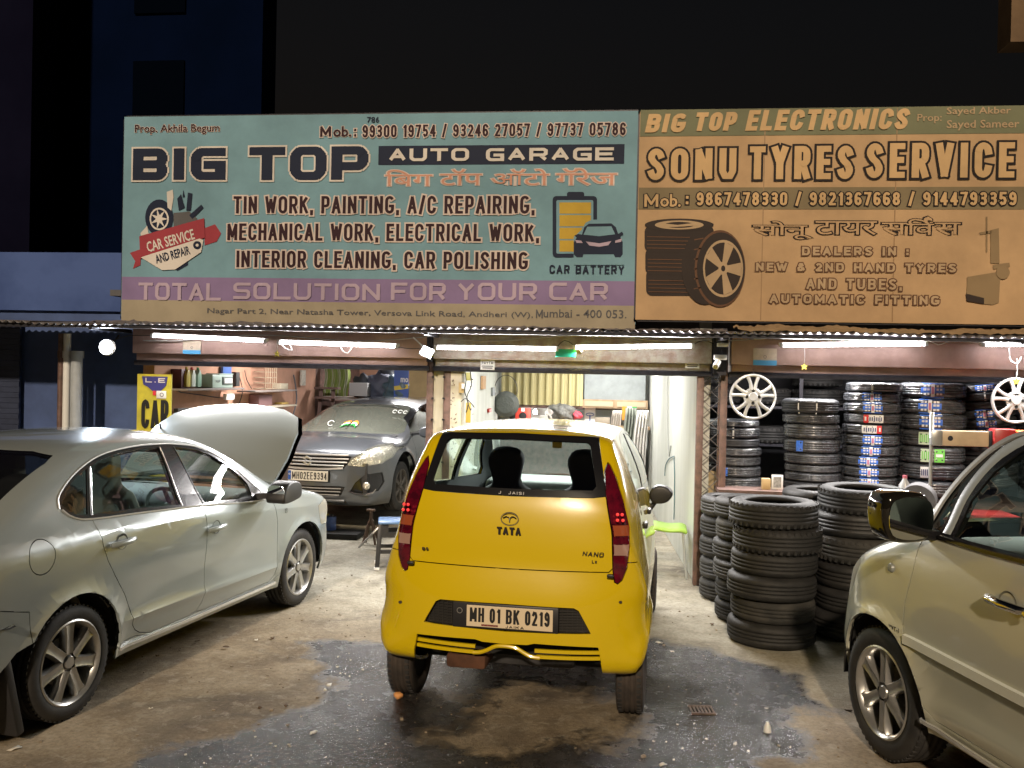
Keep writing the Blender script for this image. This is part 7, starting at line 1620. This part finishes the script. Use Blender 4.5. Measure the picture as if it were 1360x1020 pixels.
MB().lathe([(0,-.07),(.055,-.068),(.06,-.06)], 20, 'Y', c=(0,0,h_*.33)).build('black_disc', plateb, e); MB().box((.0,-.063,h_*.78), (.05,.006,.05)).build('white_label', whitep, e)
front(680, 548, Yk-.05, (.07,.08,.20), plateb, 'fuse_box', 'narrow black box left of the red box', 'box')
c = atY(711, 547, 13.9); e = empty('light_bulb', c, label='bare glowing bulb beside the red box', cat='lamp'); mb = MB(); mb.lathe([(0,-.04),(.025,-.035),(.036,-.01),(.032,.015),(.015,.035),(.012,.05)], 20, 'Z'); mb.build('bulb', emis('bulb_glow', (1,.95,.9), 8), e); MB().lathe([(0,.10),(.02,.10),(.02,.05)], 14, 'Z').build('holder', blackp, e)
lb = bpy.data.lights.new('bulb_light', 'POINT'); lb.energy = 6; lb.shadow_soft_size = .04; lo = bpy.data.objects.new('bulb_light', lb); COL.objects.link(lo); lo.parent = e; lo.location = (0,-.12,0)
c = atY(674, 535, 9.6)
e = empty('hanging_basket', atY(672, 537, 13.5), label='dark grey round basket hanging left of the yellow tin sheet', cat='basket')
MB().lathe([(0,-.10),(.13,-.08),(.20,0),(.19,.03),(.12,.05),(0,.06)], 24, 'Y').build('bowl', mat('dark_wicker', (.10,.11,.10), .7, bump=.8, bscale=30), e); MB().tube([(.17*math.cos(t), -.05, .22+.22*math.sin(t)) for t in np.linspace(-.4, 3.5, 14)], .006, 6).build('handle', cb, e)
heap(746, 556, 13.7, .36, .24, .3, mat('grey_net', (.22,.22,.20), .7, bump=.9, bscale=30, col2=(.08,.08,.07), vscale=18), 'net_bundle', 'grey tangled bundle lying behind the yellow car roof', 'bundle', 8)
heap(730, 556, 13.7, .14, .16, .2, mat('cream_bag', (.62,.58,.54), .6), 'bag', 'cream bag beside the grey tangled bundle', 'bag', 9)
heap(767, 556, 13.7, .14, .12, .2, mat('pink_bag', (.75,.10,.14), .5), 'bag', 'small pink bag right of the grey bundle', 'bag', 10)
e, w_, h_ = back(776, 541, 791, 566, whitep, 'wall_poster', 'white wall poster with a blue wiper shaped print', 'poster', t=.01, Y=13.9)
MB().tube([(.06*math.cos(t), -.008, h_*.62+.022*math.sin(t)) for t in np.linspace(0, 6.28, 18, endpoint=False)], .006, 6, closed=True).build('print_ring', mat('blue_ink', (.03,.10,.35), .5), e); MB().bar((0,-.008,h_*.6),(0,-.008,h_*.28),.016,.004).build('print_bar', mat('blue_ink'), e)
e = empty('indian_flag', atY(836, 558, 13.5), label='small orange white and green flag hanging over the clothes', cat='flag'); hh = atY(836, 540, 13.5).z-e.location.z
for k, m in enumerate((mat('saffron'), mat('flag_white'), mat('flag_green'))): MB().box((-.075+k*.072, 0, hh/2), (.07,.006,hh)).build('stripe', m, e)
MB().tube([(-.003+.018*math.cos(t), -.006, hh*.45+.018*math.sin(t)) for t in np.linspace(0, 6.28, 12, endpoint=False)], .003, 5, closed=True).build('wheel_emblem', mat('blue_ink'), e)
def drape(px0, px1, py0, py1, Y, m, name, label, seed):
    a = atY(px0, py1, Y); b = atY(px1, py0, Y); e = empty(name, ((a.x+b.x)/2, Y, a.z), label=label, cat='clothing'); n = 24; v = []
    for j in range(9):
        t = j/8; w = (b.x-a.x)*(.55+.45*math.sin(t*2.2+.4+seed*.2))
        for i in range(n+1): v.append((w*(i/n-.5)+.02*math.sin(t*5+seed), .035*math.sin(i*1.1+seed+t*2)*(1.2-t*.5), (b.z-a.z)*(1-t)))
    mb = MB(); mb.add(v, [(j*(n+1)+i, j*(n+1)+i+1, (j+1)*(n+1)+i+1, (j+1)*(n+1)+i) for j in range(8) for i in range(n)], True); o = mb.build('cloth', m, e); k = o.modifiers.new('s', 'SOLIDIFY'); k.thickness = .006
drape(826, 846, 542, 625, 13.4, mat('grey_green_cloth', (.22,.24,.20), .85), 'hanging_clothes', 'grey green clothes hanging below the flag', 1)
drape(842, 861, 545, 640, 13.2, mat('pale_shirt', (.62,.60,.56), .8), 'hanging_shirt', 'pale shirt hanging against the partition', 2)
drape(812, 826, 545, 600, 13.6, mat('cream_towel', (.6,.56,.5), .8), 'hanging_towel', 'cream towel hanging left of the flag', 3)
# hand painted curve on the partition
A3, B3 = Vector((pF.x, pF.y, 0)), Vector((pG.x, pG.y, 0)); dd3 = (B3-A3).normalized(); n3 = Vector((-dd3.y, dd3.x, 0))
def onp3(px, py, off=.012):
    r = ray(px, py); t = (A3+n3*off-EYE).dot(n3)/r.dot(n3); return EYE+r*t
for k, pts in enumerate(([(883,632),(884,618),(889,609),(895,606)], [(895,606),(896,632),(895,690)], [(887,500),(887,560),(888,606)], [(891,592),(889,606)])):
    o = cable([onp3(x, y) for x, y in pts], .006, mat('teal_mark', (.06,.14,.16), .6) if k < 2 else mat('grey_crack', (.3,.31,.29), .8), ['teal curved mark painted on the white partition', 'thin line running down the white partition', 'grey seam down the white partition', 'small tick above the teal mark'][k])

# ------------------------------------------------------------------ litter on the ground
q = random.Random(21); scrap = mat('paper_scrap', (.62,.58,.50), .6); leafM = mat('dry_leaf', (.10,.06,.03), .8); peb = mat('pebble', (.30,.24,.17), .85, var=.3)
def gz(x, y): return -.004
def bit(px, py, s, m, name, label, cat, flat=True):
    c = atZ(px, py); n = 7; v = [(0,0,.006)]+[(s*q.uniform(.5,1)*math.cos(k*6.28/n), s*.6*q.uniform(.5,1)*math.sin(k*6.28/n), q.uniform(.001,.012)) for k in range(n)]; mb = MB(); mb.add(v, [(0, k+1, (k+1) % n+1) for k in range(n)])
    o = mb.build(name, m, loc=(c.x, c.y, gz(c.x, c.y)+.004)); o.rotation_euler.z = q.uniform(0, 3); md = o.modifiers.new('s', 'SOLIDIFY'); md.thickness = .003; return tag(o, label, cat)
for px, py, s, lb in ((437,911,.035,'larger white scrap on the wet edge left of the yellow car'), (432,917,.02,'smaller white scrap just below the larger one'), (416,974,.035,'pale scrap on the wet ground at the lower left centre'), (875,854,.035,'bright scrap on the ground right of the yellow car'), (340,851,.022,'pale scrap beside the dark crack near the silver saloon'), (200,942,.016,'tiny pale scrap on the brown earth'), (20,995,.04,'pale scrap at the lower left corner'), (893,866,.02,'dim scrap below the bright one right of the yellow car'), (1018,942,.014,'tiny scrap near the white cone'), (880,1016,.03,'pale scrap at the bottom edge')):
    bit(px, py, s, scrap, 'paper_scrap', lb, 'litter')
for px, py, s, lb in ((300,860,.03,'dark leaf under the silver saloon door'), (262,852,.02,'small dark leaf left of the other leaf'), (362,848,.035,'dark leaf on the crack by the pale scrap'), (946,829,.03,'dark leaf in front of the leftmost worn tyres'), (380,938,.02,'dark speck on the brown earth'), (1128,944,.03,'brown leaf beside the olive car wheel'), (345,941,.02,'second dark speck on the brown earth')):
    bit(px, py, s, leafM, 'dry_leaf', lb, 'leaf')
def stone(px, py, s, m, label):
    bm = bmesh.new(); bmesh.ops.create_icosphere(bm, subdivisions=2, radius=s)
    for v_ in bm.verts: v_.co *= 1+q.uniform(-.2,.2); v_.co.z *= .7
    me_ = bpy.data.meshes.new('stone'); bm.to_mesh(me_); bm.free(); me_.polygons.foreach_set('use_smooth', [True]*len(me_.polygons)); c = atZ(px, py); return tag(link('stone', me_, m, loc=(c.x, c.y, s*.4)), label, 'stone')
stone(529, 926, .028, mat('orange_stone', (.65,.30,.10), .7), 'orange stone wedged at the left rear tyre of the yellow car')
o = MB().lathe([(.0,0),(.022,0),(.018,.03),(.006,.055),(0,.056)], 12, 'Z').build('plastic_cone', whitep, loc=atZ(1019, 972)); tag(o, 'tiny white plastic cone on the wet ground right of the yellow car', 'litter')
# gravel scattered as grains
mb = MB()
for k in range(900):
    x = q.uniform(-4.2, 2.6); y = q.uniform(3.4, 8.2); s = q.uniform(.002, .007)*(1.6 if q.random() < .06 else 1)
    mb.box((x, y, -.004+s*.3), (s*2, s*q.uniform(1,2), s), rz=q.uniform(0,3))
tag(mb.build('grit', peb), 'fine grit and crumbs strewn over the forecourt', 'grit', kind='stuff')
# drain grate in the wet patch
e = empty('drain_grate', atZ(932, 944)+Vector((0,0,.002)), rz=.1, label='small dark drain grate in the wet ground right of the yellow car', cat='drain')
for k in range(7): MB().box((-.06+k*.02,0,.003), (.009,.11,.008)).build('grate_bar', ru, e)
for s_ in (-1,1): MB().box((0,s_*.058,.003), (.14,.010,.010)).build('grate_edge', ru, e)
# ------------------------------------------------------------------ more workshop clutter
def wallcable(pts, lab, m=cb, r=.006, A=A1, B=B1): return cable([onwall(x, y, A, B, .03)[0] for x, y in pts], r, m, lab)
wallcable([(232,495),(240,521),(262,524),(290,528),(304,529)], 'black wire running under the upper shelf to the socket strip')
wallcable([(318,500),(322,520),(316,545),(322,570)], 'black hose hanging below the dark tool')
wallcable([(325,492),(328,505),(334,516)], 'thin wire left of the wire basket')
wallcable([(390,498),(394,530),(388,560),(392,600)], 'grey air hose hanging on the salmon wall', mat('grey_hose', (.12,.12,.13), .5), .011)
for px, py, d, m, nm, lb in ((402, 512, (.16,.03,.22), mat('calendar_paper', (.55,.50,.42), .7, var=.3, vscale=30), 'calendar', 'faded calendar on the salmon wall'), (243, 552, (.30,.05,.08), mat('tool_rail', (.10,.10,.10), .5), 'tool_rail', 'dark tool rail below the upper shelf')):
    wallthing(px, py, d, m, nm, lb, nm.replace('_', ' '))
# oil cans, jerrycan and rags along the base of the salmon wall
for k, (px, py, c_, lb) in enumerate(((428, 712, (.35,.30,.05), 'mustard oil can on the floor beside the dark car'), (437, 716, (.05,.10,.30), 'blue oil can next to the mustard one'))):
    c = atZ(px, py-6); e = empty('oil_can', (c.x, c.y, 0), label=lb, cat='can'); MB().lathe([(0,0),(.075,0),(.08,.01),(.08,.20),(.075,.21),(0,.21)], 24, 'Z').build('body', mat('can_%d' % k, c_, .4, var=.3, vscale=20), e); MB().lathe([(0,.235),(.02,.235),(.02,.21)], 14, 'Z', c=(.03,0,0)).build('cap', blackp, e)
# tools on the middle bay partition
for k, (px, py, d, m, lb) in enumerate(((650, 545, (.30,.03,.05), mat('red_tool', (.4,.04,.03), .4), 'red handled tool hung on the pale partition'), (655, 520, (.35,.03,.12), mat('grey_board', (.3,.32,.33), .6), 'grey meter board on the pale partition'))): pw(px, py, d, m, 'wall_tool' if k == 0 else 'meter_board', lb, 'tool' if k == 0 else 'board')
cable([atY(x, y, 13.9) for x, y in ((665,542),(690,538),(720,541),(760,537),(800,541),(856,538))], .008, cb, 'sagging black cable along the rail at the back of the middle bay')
cable([atY(x, y, 13.9) for x, y in ((714,541),(712,544),(711,546))], .004, cb, 'short flex above the bare bulb')
for k, (px, py, s_, c_, lb) in enumerate(((800, 562, (.22,.14,.12), (.30,.26,.2), 'brown carton on the back ledge left of the hanging clothes'), (698, 562, (.20,.14,.10), (.2,.24,.3), 'blue grey carton below the red box'), (722, 563, (.12,.12,.16), (.5,.5,.45), 'pale tin beside the cream bag'))):
    thingbox(px, py+3, 13.6, s_, mat('carton_%d' % k, c_, .6, var=.2), 'carton', lb, 'box')
e = empty('back_ledge', (atY(760, 566, 13.65).x, 13.65, 0), label='long ledge at the back of the middle bay carrying small goods', cat='ledge'); zl = atY(760, 564, 13.65).z
MB().box((0,0,zl-.02), (2.3,.45,.04)).build('ledge_board', wood, e); MB().box((0,.1,zl/2-.02), (2.2,.05,zl-.04)).build('ledge_panel', brownpost, e)
